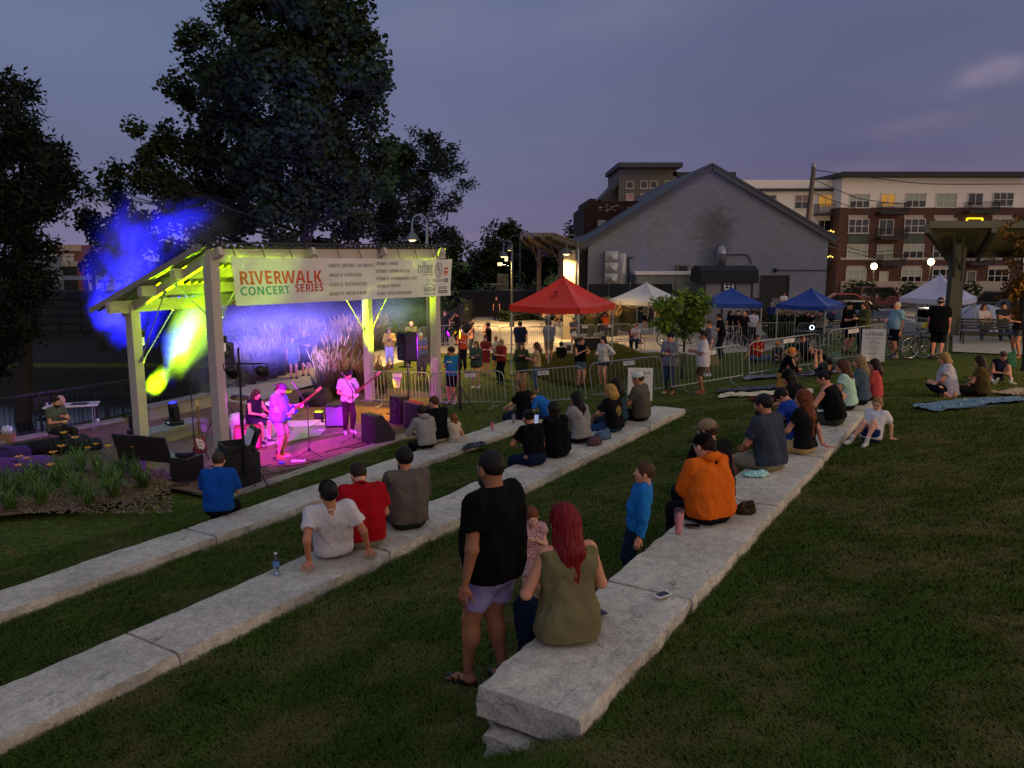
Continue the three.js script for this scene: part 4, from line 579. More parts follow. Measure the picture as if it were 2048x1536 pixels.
{ const hh = 3.0, c = (px, py, b) => D(px, py, -b.z).sub(b).toArray(); lightTree(lt1, 2.95, 'lighting stand with two can lights at the front left of the stage', [c(462, 742, lt1), c(522, 742, lt1)], [gtr.clone().add(V(0.1, 0.6, -0.4)), bas.clone().add(V(-0.4, 0.6, -0.2))], { 0: '#d614f4', 1: '#e018e8', 10: 150, 11: 130 });
  lightTree(rt1, 3.3, 'lighting stand with a glowing violet can light at the right of the stage', [c(903, 664, rt1), c(935, 655, rt1)], [bas.clone().add(V(-1.5, 0.8, 0.4)), bas.clone().add(V(0.2, 0.3, -2.2))], { 0: '#b414ff', 1: '#ffc21e', 10: 260, 11: 190 }); }
{ // a floor light behind the bass amplifier washes the right half of the roof
  const p = ZX(5.6, 2.1, FLOOR), o = thing('floor_light', 'small floor light at the back of the stage, shining yellow-green up at the roof', 'stage light', p); part(o, 'housing', rbox(0.26, 0.18, 0.18, 0, 0.12, 0, 0.03), M.black); part(o, 'bracket', box(0.3, 0.02, 0.12, 0, 0.02, 0), M.black); part(o, 'lens', box(0.2, 0.02, 0.12, 0, 0.215, 0), glowMat('#b8ff00', 4));
  spotAt('floor_lamp', p.clone().add(V(0, 0.25, 0)), ZX(8.0, 1.9, 4.4), [0.62, 1, 0], 430, 0.6, 0.5, 4); spotAt('added_haze_light', p.clone().add(V(1.4, 1.4, -1.0)), D(815, 585, 29.5), [0.45, 0.8, 0], 260, 0.36, 0.7, 4);  // second spot is added without a fixture, to light the green haze
}
{ // ---- smoke: drifting sheets that catch the beams
  const tex = dataTex(512, 512, (x, y, W) => { const u = (x / W - 0.5) * 2, v = (y / W - 0.5) * 2, n = fbm(u * 0.9 + 3, v * 0.9, 6.1, 4), w = fbm(u * 2.4, v * 2.4, 2.2, 4), r = Math.hypot(u + n * 0.35, v + w * 0.2), a = sm(1 - r, 0, 0.95) ** 1.2 * Math.max(0, 0.85 + 1.0 * n + 0.7 * w); return [a, a, a]; });
  const puff = (c, w, h, yaw, roll, seed) => sheet(14, 14, (u, v) => { const X = (u - 0.5) * w, Y = (v - 0.5) * h, Z = 0.4 * fbm(u * 2 + seed, v * 2, seed, 3) * Math.min(w, h); return V(X, Y, Z).applyEuler(new THREE.Euler(0, yaw, roll, 'YXZ')).add(c); });
  const mk = (op) => mat('#b4b4b4', 1, { alphaMap: tex, transparent: true, opacity: op, side: THREE.DoubleSide, transmission: 0.6, thickness: 0, specularIntensity: 0 });
  const s = (name, op, label, list) => solo(name, MG(list.map(([px, py, d, w, h, yaw, roll], i) => puff(D(px, py, d), w, h, yaw, roll, i * 3.3 + px))), mk(op), label, 'smoke', null, 'stuff');
  s('smoke', 0.5, 'blue-lit plume of stage smoke rising past the left end of the roof', [[258, 560, 20.6, 2.3, 4.0, 0.3, 0.1], [222, 612, 20.2, 2.6, 2.4, -0.3, 0.1], [266, 490, 21.4, 1.7, 3.2, 0.4, -0.1]]);
  s('smoke', 0.3, 'thin yellow-lit smoke above the left end of the roof', [[395, 450, 23, 2.6, 1.9, 0.3, 0.1], [335, 460, 22.6, 1.5, 2.2, 0.2, 0]]);
  s('smoke', 0.42, 'bright yellow-green smoke in the beam under the roof', [[396, 640, 18.55, 1.15, 3.2, 0.4, -0.46], [380, 662, 18.75, 1.0, 2.8, 0.1, -0.4], [312, 768, 19.0, 0.5, 1.1, 0.4, -0.6]]);
  s('smoke', 0.5, 'blue haze drifting behind the drummer and across the river', [[550, 655, 26.5, 5.8, 3.6, 0.3, 0], [640, 645, 28, 4.8, 3.2, 0.2, 0.1], [440, 700, 21.5, 3.0, 3.6, 0.3, 0]]);
  s('smoke', 0.3, 'green haze behind the right end of the stage', [[800, 630, 29, 4.4, 2.6, 0.2, 0], [740, 640, 30.5, 4.0, 2.8, 0.3, 0]]);
  spotAt('added_haze_light', ZX(3.2, 4.2, 0.5), D(580, 600, 27.5), [0.18, 0.14, 1], 1500, 0.55, 0.6, 4);  // added blue spot, no fixture, fills the haze behind the stage
}
// ================================================================ figures: distance fields meshed into one skin
// prim: { f(x, y, z), lo, hi, k, sub }
function cap(a, b, r0, r1 = r0, k = 0.03, flat = 0) { // tapered capsule; flat 1 cuts it square at b, 2 at both ends
  const ax = a.x, ay = a.y, az = a.z, dx = b.x - ax, dy = b.y - ay, dz = b.z - az, L2 = dx * dx + dy * dy + dz * dz || 1e-9, L = Math.sqrt(L2), R = Math.max(r0, r1);
  return { k, lo: V(Math.min(ax, b.x) - R, Math.min(ay, b.y) - R, Math.min(az, b.z) - R), hi: V(Math.max(ax, b.x) + R, Math.max(ay, b.y) + R, Math.max(az, b.z) + R),
    f(x, y, z) { const px = x - ax, py = y - ay, pz = z - az, t0 = (px * dx + py * dy + pz * dz) / L2, t = t0 < 0 ? 0 : t0 > 1 ? 1 : t0, ex = px - dx * t, ey = py - dy * t, ez = pz - dz * t; let d = Math.sqrt(ex * ex + ey * ey + ez * ez) - (r0 + (r1 - r0) * t); if (flat) { d = Math.max(d, (t0 - 1) * L); if (flat > 1) d = Math.max(d, -t0 * L); } return d; } };
}
function ell(c, rx, ry, rz, k = 0.02, q) { // ellipsoid, turned by q
  const R = q ? Math.max(rx, ry, rz) : 0, iq = q?.clone().invert(), v = V(), m = Math.min(rx, ry, rz);
  return { k, lo: V(c.x - (R || rx), c.y - (R || ry), c.z - (R || rz)), hi: V(c.x + (R || rx), c.y + (R || ry), c.z + (R || rz)),
    f(x, y, z) { v.set(x - c.x, y - c.y, z - c.z); if (iq) v.applyQuaternion(iq); const k0 = Math.sqrt((v.x / rx) ** 2 + (v.y / ry) ** 2 + (v.z / rz) ** 2), k1 = Math.sqrt((v.x / rx / rx) ** 2 + (v.y / ry / ry) ** 2 + (v.z / rz / rz) ** 2); return k1 < 1e-6 ? -m : k0 * (k0 - 1) / k1; } };
}
const cut = (p) => ({ ...p, sub: true });
function mesher(prims, c, post) {
  const lo = V(1e9, 1e9, 1e9), hi = V(-1e9, -1e9, -1e9);
  for (const p of prims) if (!p.sub) { lo.min(p.lo); hi.max(p.hi); }
  const pad = 2.5 * c + 0.012; lo.subScalar(pad); hi.addScalar(pad);
  const nx = Math.ceil((hi.x - lo.x) / c) + 1, ny = Math.ceil((hi.y - lo.y) / c) + 1, nz = Math.ceil((hi.z - lo.z) / c) + 1, A = new Float32Array(nx * ny * nz).fill(9);
  for (const p of prims) {
    const m = p.k + 2.2 * c, i0 = Math.max(0, Math.floor((p.lo.x - m - lo.x) / c)), i1 = Math.min(nx - 1, Math.ceil((p.hi.x + m - lo.x) / c)), j0 = Math.max(0, Math.floor((p.lo.y - m - lo.y) / c)), j1 = Math.min(ny - 1, Math.ceil((p.hi.y + m - lo.y) / c)), k0 = Math.max(0, Math.floor((p.lo.z - m - lo.z) / c)), k1 = Math.min(nz - 1, Math.ceil((p.hi.z + m - lo.z) / c)), K = p.k;
    for (let k = k0; k <= k1; k++) for (let j = j0; j <= j1; j++) { let o = (k * ny + j) * nx + i0; for (let i = i0; i <= i1; i++, o++) {
      const a = A[o], d = p.f(lo.x + i * c, lo.y + j * c, lo.z + k * c);
      if (p.sub) { const e = -d, h = Math.max(K - Math.abs(a - e), 0) / K; A[o] = Math.max(a, e) + h * h * K * 0.25; } else { const h = Math.max(K - Math.abs(a - d), 0) / K; A[o] = Math.min(a, d) - h * h * K * 0.25; }
    } }
  }
  if (post) for (let k = 0, o = 0; k < nz; k++) for (let j = 0; j < ny; j++) for (let i = 0; i < nx; i++, o++) if (A[o] < 3 * c + 0.03) A[o] = post(lo.x + i * c, lo.y + j * c, lo.z + k * c, A[o]);
  const P = [], ix = [], vid = new Int32Array(nx * ny * nz).fill(-1), sx = 1, sy = nx, sz = nx * ny, off = [0, sx, sy, sx + sy, sz, sx + sz, sy + sz, sx + sy + sz];
  const E = [[0, 1], [2, 3], [4, 5], [6, 7], [0, 2], [1, 3], [4, 6], [5, 7], [0, 4], [1, 5], [2, 6], [3, 7]];
  for (let k = 0; k < nz - 1; k++) for (let j = 0; j < ny - 1; j++) for (let i = 0; i < nx - 1; i++) {
    const o = (k * ny + j) * nx + i; let mask = 0; for (let q = 0; q < 8; q++) if (A[o + off[q]] < 0) mask |= 1 << q;
    if (mask === 0 || mask === 255) continue;
    let x = 0, y = 0, z = 0, n = 0;
    for (const [a, b] of E) { if (((mask >> a) & 1) === ((mask >> b) & 1)) continue; const va = A[o + off[a]], vb = A[o + off[b]], t = va / (va - vb); x += mixv(a & 1, b & 1, t); y += mixv((a >> 1) & 1, (b >> 1) & 1, t); z += mixv(a >> 2, b >> 2, t); n++; }
    vid[o] = P.length / 3; P.push(lo.x + (i + x / n) * c, lo.y + (j + y / n) * c, lo.z + (k + z / n) * c);
  }
  const quad = (a, b, cc, d, flip) => { if (a < 0 || b < 0 || cc < 0 || d < 0) return; flip ? ix.push(a, cc, b, a, d, cc) : ix.push(a, b, cc, a, cc, d); };
  for (let k = 1; k < nz - 1; k++) for (let j = 1; j < ny - 1; j++) for (let i = 1; i < nx - 1; i++) {
    const o = (k * ny + j) * nx + i, s = A[o] < 0;
    if (s !== A[o + sx] < 0) quad(vid[o - sy - sz], vid[o - sz], vid[o], vid[o - sy], !s);
    if (s !== A[o + sy] < 0) quad(vid[o - sx - sz], vid[o - sx], vid[o], vid[o - sz], !s);
    if (s !== A[o + sz] < 0) quad(vid[o - sx - sy], vid[o - sy], vid[o], vid[o - sx], !s);
  }
  const g = new THREE.BufferGeometry(), p = new Float32Array(P), uv = new Float32Array(P.length / 3 * 2);
  for (let i = 0; i < uv.length / 2; i++) { uv[2 * i] = p[3 * i] + p[3 * i + 2] * 0.8; uv[2 * i + 1] = p[3 * i + 1] + 0.35 * p[3 * i + 2]; }
  g.setAttribute('position', new THREE.BufferAttribute(p, 3)); g.setAttribute('uv', new THREE.BufferAttribute(uv, 2)); g.setIndex(ix); g.computeVertexNormals(); return g;
}
const flipped = (g) => { const h = g.clone().scale(-1, 1, 1), a = h.index.array; for (let i = 0; i < a.length; i += 3) { const t = a[i]; a[i] = a[i + 1]; a[i + 1] = t; } h.computeVertexNormals(); return h; };
const memo = new Map(), once = (k, f) => { if (!memo.has(k)) memo.set(k, f()); return memo.get(k); };
// ---- heads, hair, hats (origin at the middle of the head, +y up, +z the face, adult size)
const headPrims = (fem) => [ell(V(0, 0.026, -0.012), 0.073, 0.088, 0.092), ell(V(0, -0.036, 0.018), fem ? 0.054 : 0.058, 0.077, 0.066, 0.03), ell(V(0, -0.094, 0.05), fem ? 0.021 : 0.026, 0.02, 0.022, 0.03),
  cap(V(0, 0.012, 0.084), V(0, -0.026, 0.101), 0.008, 0.012, 0.012), ell(V(0.011, -0.03, 0.09), 0.009, 0.008, 0.01, 0.008), ell(V(-0.011, -0.03, 0.09), 0.009, 0.008, 0.01, 0.008), cap(V(-0.034, 0.024, 0.074), V(0.034, 0.024, 0.074), 0.011, 0.011, 0.02),
  ell(V(0.034, -0.028, 0.058), 0.02, 0.02, 0.02, 0.02), ell(V(-0.034, -0.028, 0.058), 0.02, 0.02, 0.02, 0.02), cap(V(-0.016, -0.058, 0.078), V(0.016, -0.058, 0.078), 0.007, 0.007, 0.01), cap(V(-0.013, -0.067, 0.076), V(0.013, -0.067, 0.076), 0.007, 0.007, 0.008),
  cut(ell(V(0.031, 0.004, 0.09), 0.018, 0.012, 0.014, 0.012)), cut(ell(V(-0.031, 0.004, 0.09), 0.018, 0.012, 0.014, 0.012)),
  ell(V(0.077, -0.004, -0.012), 0.01, 0.032, 0.02, 0.01, new THREE.Quaternion().setFromEuler(new THREE.Euler(0.15, 0.35, 0.12))), ell(V(-0.077, -0.004, -0.012), 0.01, 0.032, 0.02, 0.01, new THREE.Quaternion().setFromEuler(new THREE.Euler(0.15, -0.35, -0.12))),
  cap(V(0, -0.05, -0.022), V(0, -0.19, -0.04), fem ? 0.046 : 0.054, fem ? 0.05 : 0.06, 0.03)];
const headGeo = (fem, c) => once('head' + fem + c, () => mesher(headPrims(fem), c));
const strand = (amp) => (x, y, z, d) => d + amp * (N3(x * 70, y * 9, z * 70) + 0.6 * N3(x * 150 + 5, y * 20, z * 150));
const hairGeo = (style, c) => once('hair' + style + c, () => {
  const face = cut(ell(V(0, -0.05, 0.085), 0.078, 0.098, 0.075, 0.012)), P = {
    short: [ell(V(0, 0.034, -0.018), 0.082, 0.097, 0.102), face, cut(ell(V(0, -0.13, 0.02), 0.12, 0.1, 0.13, 0.012)), cut(ell(V(0.09, -0.03, 0.012), 0.026, 0.04, 0.034, 0.01)), cut(ell(V(-0.09, -0.03, 0.012), 0.026, 0.04, 0.034, 0.01))],
    buzz: [ell(V(0, 0.03, -0.014), 0.077, 0.0905, 0.0965), face, cut(ell(V(0, -0.12, 0.02), 0.12, 0.1, 0.13, 0.012)), cut(ell(V(0.09, -0.03, 0.01), 0.03, 0.045, 0.04, 0.01)), cut(ell(V(-0.09, -0.03, 0.01), 0.03, 0.045, 0.04, 0.01))],
    full: [ell(V(0, 0.04, -0.016), 0.092, 0.102, 0.112), face, cut(ell(V(0, -0.15, 0.03), 0.12, 0.1, 0.13, 0.012))],
    bob: [ell(V(0, 0.034, -0.018), 0.086, 0.1, 0.106), cap(V(0.05, 0, -0.03), V(0.062, -0.11, -0.02), 0.045, 0.04), cap(V(-0.05, 0, -0.03), V(-0.062, -0.11, -0.02), 0.045, 0.04), cap(V(0, 0, -0.06), V(0, -0.12, -0.06), 0.06, 0.055), face],
    bun: [ell(V(0, 0.034, -0.018), 0.081, 0.096, 0.102), ell(V(0, 0.06, -0.12), 0.042, 0.04, 0.04), face, cut(ell(V(0, -0.14, 0.03), 0.12, 0.1, 0.13, 0.012))],
    topbun: [ell(V(0, 0.034, -0.018), 0.081, 0.096, 0.102), ell(V(0, 0.145, -0.05), 0.042, 0.036, 0.04), face, cut(ell(V(0, -0.14, 0.03), 0.12, 0.1, 0.13, 0.012))],
    pony: [ell(V(0, 0.034, -0.018), 0.081, 0.096, 0.102), cap(V(0, 0.04, -0.12), V(0, -0.16, -0.14), 0.03, 0.018), face, cut(ell(V(0, -0.14, 0.03), 0.12, 0.1, 0.13, 0.012))],
    beard: [ell(V(0, -0.075, 0.034), 0.062, 0.06, 0.066), cut(ell(V(0, -0.02, 0.06), 0.07, 0.032, 0.1, 0.012)), cut(ell(V(0, -0.062, 0.105), 0.022, 0.01, 0.03, 0.008)), cut(ell(V(0, -0.02, -0.05), 0.12, 0.14, 0.075, 0.012))],
  }[style];
  return mesher(P, c, strand(style === 'buzz' ? 0.0015 : 0.006));
});
const capGeo = (c, kind) => once('cap' + kind + c, () => mesher([ell(V(0, 0.046, -0.012), 0.087, 0.088, 0.106), cut(ell(V(0, -0.16, 0), 0.25, 0.19, 0.25, 0.004)), ...(kind === 'beanie' ? [] : [ell(V(0, 0.042, 0.125), 0.064, 0.007, 0.068, 0.01, new THREE.Quaternion().setFromEuler(new THREE.Euler(0.14, 0, 0))), ell(V(0, 0.135, -0.012), 0.008, 0.006, 0.008, 0.004)])], c));
const glassesGeo = () => once('glasses', () => MG([new THREE.TorusGeometry(0.021, 0.0032, 5, 14).scale(1.15, 0.85, 1).translate(0.031, 0, 0.1), new THREE.TorusGeometry(0.021, 0.0032, 5, 14).scale(1.15, 0.85, 1).translate(-0.031, 0, 0.1), rod(V(-0.008, 0.003, 0.1), V(0.008, 0.003, 0.1), 0.003), rod(V(0.054, 0.004, 0.098), V(0.082, 0.004, 0), 0.003), rod(V(-0.054, 0.004, 0.098), V(-0.082, 0.004, 0), 0.003)]));
const eyesGeo = () => once('eyes', () => MG([ball(0.0115, 0.031, 0.002, 0.077, 8), ball(0.0115, -0.031, 0.002, 0.077, 8)])), irisGeo = () => once('iris', () => MG([ball(0.0062, 0.0305, 0.002, 0.0838, 6), ball(0.0062, -0.0305, 0.002, 0.0838, 6)]));
const browGeo = () => once('brow', () => MG([rod(V(0.016, 0.024, 0.088), V(0.047, 0.026, 0.076), 0.004, 0.003, 5), rod(V(-0.016, 0.024, 0.088), V(-0.047, 0.026, 0.076), 0.004, 0.003, 5)])), mouthGeo = () => once('mouth', () => MG([new THREE.SphereGeometry(0.02, 10, 6).scale(1, 0.24, 0.3).translate(0, -0.058, 0.083), new THREE.SphereGeometry(0.017, 10, 6).scale(1, 0.28, 0.3).translate(0, -0.067, 0.08)]));
// ---- hands: wrist at the origin, fingers along +y, palm towards +z, thumb at +x (a left hand; right is mirrored)
const handGeo = (pose, c, left) => once('hand' + pose + c + left, () => {
  const curl = { relaxed: 0.32, grip: 1.05, flat: 0.06, fist: 1.35 }[pose], P = [cap(V(0, -0.03, 0), V(0, 0.02, 0), 0.024, 0.026, 0.02), cap(V(-0.026, 0.03, 0), V(-0.026, 0.082, 0), 0.015, 0.013, 0.02), cap(V(0, 0.03, 0.002), V(0, 0.09, 0), 0.017, 0.013, 0.02), cap(V(0.024, 0.03, 0.002), V(0.024, 0.086, 0), 0.016, 0.013, 0.02)];
  [[-0.032, 0.076, 0.058, 0.0072], [-0.011, 0.088, 0.074, 0.0083], [0.011, 0.092, 0.08, 0.0086], [0.031, 0.086, 0.072, 0.0084]].forEach(([x, y, L, r], i) => {
    let p = V(x, y, 0), a = curl * 0.7; const seg = [0.45, 0.32, 0.23], sp = (x > 0 ? 1 : -1) * (pose === 'flat' ? 0.14 : 0.03) * Math.abs(x) / 0.03;
    seg.forEach((s, j) => { const q = p.clone().add(V(Math.sin(sp) * L * s, Math.cos(a) * L * s, Math.sin(a) * L * s)); P.push(cap(p, q, r * (1 - 0.08 * j), r * (0.94 - 0.08 * j), 0.004)); p = q; a += curl * (0.9 + 0.08 * i); });
  });
  const t = pose === 'grip' || pose === 'fist' ? [V(0.028, 0.02, 0.012), V(0.044, 0.052, 0.034), V(0.026, 0.075, 0.052), V(0.006, 0.082, 0.056)] : [V(0.026, 0.018, 0.006), V(0.05, 0.05, 0.014), V(0.06, 0.078, 0.02), V(0.064, 0.1, 0.026)];
  P.push(cap(t[0], t[1], 0.015, 0.0115, 0.012), cap(t[1], t[2], 0.011, 0.0095, 0.004), cap(t[2], t[3], 0.0095, 0.008, 0.004));
  const g = mesher(P, c); return left ? g : flipped(g);
});
const footPrims = (shoe) => shoe ? [cap(V(0, -0.045, -0.035), V(0, -0.058, 0.08), 0.038, 0.038, 0.03), cap(V(0.006, -0.058, 0.08), V(0.008, -0.064, 0.155), 0.041, 0.031, 0.02), cap(V(0, 0.0, -0.012), V(0, -0.05, 0.0), 0.042, 0.04, 0.03), cut({ ...ell(V(0, -0.583, 0), 9, 0.5, 9, 0.004) })]
  : [cap(V(0, -0.045, -0.035), V(0, -0.062, 0.09), 0.03, 0.03, 0.03), cap(V(0.004, -0.064, 0.09), V(0.012, -0.07, 0.13), 0.036, 0.02, 0.02), cap(V(0, 0.02, -0.01), V(0, -0.04, -0.01), 0.03, 0.032, 0.03), ...[0.028, 0.012, -0.003, -0.016, -0.028].map((x, i) => cap(V(x, -0.07, 0.13 - 0.005 * i), V(x, -0.074, 0.163 - 0.01 * i), 0.0115 - 0.001 * i, 0.009 - 0.0008 * i, 0.006)), cut(ell(V(0, -0.583, 0), 9, 0.5, 9, 0.004))];
const footGeo = (shoe, c) => once('foot' + shoe + c, () => mesher(footPrims(shoe), c));
const soleGeo = (c) => once('sole' + c, () => { const pts = []; for (let i = 0; i < 24; i++) { const a = i / 24 * 6.2832, z = Math.sin(a); pts.push([Math.cos(a) * (0.036 + 0.006 * sm(z, -0.5, 0.6)), 0.058 + z * 0.132]); } return extrude(pts, 0.026).rotateX(Math.PI / 2).scale(1, 1, 1).translate(0, -0.058, 0); });
// ---- cloth patterns (uv in metres)
const pats = {
  plain: () => null,
  plaid: (a, b) => dataTex(128, 128, (x, y) => { const u = (x >> 4) & 1, v = (y >> 4) & 1, k = 0.5 * (u + v); return [mixv(a[0], b[0], k), mixv(a[1], b[1], k), mixv(a[2], b[2], k)]; }, true, 4),
  floral: (a, b) => dataTex(256, 256, (x, y, W) => { const k = sm(wrapN(x, y, W, W, 60, 71, 2), 0.06, 0.12); return [mixv(a[0], b[0], k), mixv(a[1], b[1], k), mixv(a[2], b[2], k)]; }, true, 1.2),
  camo: (a, b) => dataTex(256, 256, (x, y, W) => { const n = wrapN(x, y, W, W, 22, 72, 3), k = n > 0.06 ? 1 : n > -0.05 ? 0.5 : 0; return [mixv(a[0], b[0], k), mixv(a[1], b[1], k), mixv(a[2], b[2], k)]; }, true, 2),
  lace: (a, b) => dataTex(256, 256, (x, y) => { const r = y % 64, k = r < 6 || (r > 20 && r < 44 && (((x >> 3) + (r >> 3)) & 1)) ? 1 : 0; return [mixv(a[0], b[0], k), mixv(a[1], b[1], k), mixv(a[2], b[2], k)]; }, true, 3),
  stripe: (a, b) => dataTex(64, 64, (x, y) => { const k = (y >> 4) & 1; return [mixv(a[0], b[0], k), mixv(a[1], b[1], k), mixv(a[2], b[2], k)]; }, true, 8),
};
const weave = dataTex(256, 256, (x, y, W) => { const v = 0.5 + 0.7 * wrapN(x, y, W, W, 40, 75, 4) + 0.06 * ((x + y) & 1); return [v, v, v]; }, false, 3);
const hx = (h) => { const c = new THREE.Color(h).convertLinearToSRGB(); return [c.r, c.g, c.b]; };
const cloth = (c, pat) => pat ? once('cl' + c + pat, () => { const [n, c2] = pat.split(' '); return new THREE.MeshPhysicalMaterial({ color: '#ffffff', roughness: 0.92, map: pats[n](hx(c), hx(c2)), bumpMap: weave, bumpScale: 0.006, specularIntensity: 0.2 }); }) : mat(c, 0.92, { bumpMap: weave, bumpScale: 0.006, specularIntensity: 0.2 });
const SKIN = ['#c98d70', '#b87a5c', '#96644a', '#d9a285', '#6e4733'].map((c) => mat(c, 0.6, { specularIntensity: 0.35 }));
const eyeWhite = mat('#d8d2c8', 0.3), irisMat = mat('#1d130d', 0.25), lipMat = mat('#96544a', 0.6);
// ---- two-bone reach
function reach(a, t, l1, l2, hint) {
  const d = t.clone().sub(a); let L = d.length(); const mx = (l1 + l2) * 0.999; if (L > mx) { d.multiplyScalar(mx / L); L = mx; } const u = d.clone().divideScalar(L), e = a.clone().add(d);
  const x = (l1 * l1 - l2 * l2 + L * L) / (2 * L), h = Math.sqrt(Math.max(0, l1 * l1 - x * x)), n = hint.clone().addScaledVector(u, -hint.dot(u)); if (n.lengthSq() < 1e-6) n.set(0, 0, 1); n.normalize();
  return [a.clone().addScaledVector(u, x).addScaledVector(n, h), e];
}
const QE = (x, y, z) => new THREE.Quaternion().setFromEuler(new THREE.Euler(x * deg, y * deg, z * deg, 'YXZ'));
/* s: { at, yaw (deg), h, b girth, f female, sit, seat (height of what it sits on over the ground before it), lean, side, twist, head [pitch, yaw, tilt], arms [left, right], legs [left, right], shirt [colour, sleeve 0-2, pattern], pants [colour, leg 0-2], skirt, shoes, hair [style, colour, length], cap [colour, back], skin, near, extra } */
function person(label, s) {
  const h = s.h ?? 1.74, b = s.b ?? 1, f = s.f ? 1 : 0, kid = h < 1.35, dist = Math.hypot(s.at.x, s.at.z), c = s.c ?? Math.min(0.026, Math.max(0.0105, dist * 0.00098)), cs = Math.min(0.011, Math.max(0.0048, dist * 0.00055));
  const root = thing('person', label, 'person', s.at, s.yaw * deg, s.group);
  const sit = s.sit, p0 = sit ? (0.068 + 0.02 * (b - 1)) * h : s.floor ? 0.075 * h : (s.ph ?? 0.525) * h, Pv = V(0, p0, 0), qH = QE((s.lean ?? 0) * 0.45, 0, (s.side ?? 0) * 0.5), qT = QE(s.lean ?? 0, s.twist ?? 0, s.side ?? 0), at = (q, x, y, z) => V(x * h, y * h, z * h).applyQuaternion(q);
  const Wv = Pv.clone().add(at(qH, 0, 0.115, 0)), Nk = Wv.clone().add(at(qT, 0, 0.178, 0)), sw = (f ? 0.096 : 0.108) * (1 + 0.25 * (b - 1)) * (kid ? 0.94 : 1);
  const S = [1, -1].map((k) => Nk.clone().add(at(qT, k * sw, -0.022, 0))), hipJ = [1, -1].map((k) => Pv.clone().add(at(QE(0, (s.twist ?? 0) * 0.2, 0), k * (f ? 0.05 : 0.048), -0.008, 0)));
  const hd = s.head ?? [0, 0, 0], qN = qT.clone().slerp(new THREE.Quaternion(), 0.65), qHd = qN.multiply(QE(hd[0], hd[1], hd[2] ?? 0)), hs = (kid ? 0.15 + (1.35 - h) * 0.07 : 0.143) * h / 0.23, NH = Nk.clone().add(at(qT, 0, 0.02, 0.004)), HC = NH.clone().add(V(0, 0.1 * hs + 0.004 * h, 0.022 * hs).applyQuaternion(qHd));
  const gy = sit ? -(s.seat ?? 0.45) : 0;
  // arms
  const L1 = 0.17 * h, L2 = 0.148 * h, AR = (n, k) => { // wrist, elbow hint, hand pose
    if (Array.isArray(n)) return [Pv.clone().add(V(k * n[0] * h, n[1] * h, n[2] * h)), n[3] ?? V(k * 0.6, -0.4, -0.7), n[4] ?? 'relaxed'];
    const q = (x, y, z) => Nk.clone().add(at(qT, k * x, y, z)), p = (x, y, z) => Pv.clone().add(V(k * x * h, y * h, z * h));
    return { down: [S[k > 0 ? 0 : 1].clone().add(V(k * 0.035 * h, -0.312 * h, 0.02 * h)), V(k * 0.5, 0, -1), 'relaxed'], fold: [q(-0.055, -0.125, 0.105), V(k, -0.6, 0), 'relaxed'], hip: [p(0.085, 0.1, 0.01), V(k, 0, -0.3), 'fist'], hold: [q(0.05, -0.16, 0.17), V(k * 0.4, -1, -0.4), 'grip'], chest: [q(0.015, -0.1, 0.13), V(k * 0.8, -1, 0), 'grip'], face: [q(0.0, 0.06, 0.1), V(k * 0.7, -1, 0.2), 'grip'], lap: [p(0.03, 0.06, 0.19), V(k, -0.2, -0.5), 'relaxed'], knee: [p(0.07, 0.07, 0.25), V(k, -0.1, -0.6), 'relaxed'], back: [p(0.15, -0.03, -0.16), V(k * 0.3, 0.2, -1), 'flat'], prop: [p(0.2, -0.03, -0.05), V(k * 0.6, 0.2, -1), 'flat'], phone: [q(0.03, -0.07, 0.19), V(k * 0.5, -1, -0.1), 'grip'], pocket: [p(0.09, 0.03, 0.03), V(k, 0, -0.8), 'fist'] }[n];
  };
  const arms = [0, 1].map((i) => { const k = i ? -1 : 1, [t, hint, pose] = AR((s.arms ?? ['down', 'down'])[i], k), [el, w] = reach(S[i], t, L1, L2, hint); return { el, w, pose, k }; });
  const LG = (n, k) => {
    if (Array.isArray(n)) return [V(k * n[0] * h, n[1] * h + 0.046 * h, n[2] * h), n[3] ?? V(k * 0.1, 0.2, 1), n[4] ?? 0];
    return { stand: [V(k * 0.055 * h, 0.046 * h, -0.005 * h), V(k * 0.1, 0, 1), k * 12], wide: [V(k * 0.085 * h, 0.046 * h, -0.005 * h), V(k * 0.15, 0, 1), k * 16], fwd: [V(k * 0.05 * h, 0.046 * h, 0.1 * h), V(0, 0, 1), k * 8], rear: [V(k * 0.05 * h, 0.046 * h, -0.1 * h), V(0, 0, 1), k * 14], bench: [V(k * 0.075 * h, gy + 0.046 * h, 0.24 * h), V(k * 0.2, 0.6, 1), k * 10], tuck: [V(k * 0.06 * h, gy + 0.046 * h, 0.14 * h), V(k * 0.2, 0.6, 1), k * 8], cross: [V(-k * 0.05 * h, 0.03 * h, 0.15 * h + k * 0.015 * h), V(k, 0.25, 0.35), k * 60], out: [V(k * 0.07 * h, gy + 0.046 * h, 0.44 * h), V(k * 0.1, 1, 0.2), k * 15], bent: [V(k * 0.07 * h, gy + 0.046 * h, 0.23 * h), V(k * 0.15, 1, 0.3), k * 8] }[n];
  };
  const legs = [0, 1].map((i) => { const k = i ? -1 : 1, [t, hint, toe] = LG((s.legs ?? (sit ? ['bench', 'bench'] : ['stand', 'stand']))[i], k), [kn, an] = reach(hipJ[i], t, 0.243 * h, 0.243 * h, hint); return { kn, an, toe, k }; });
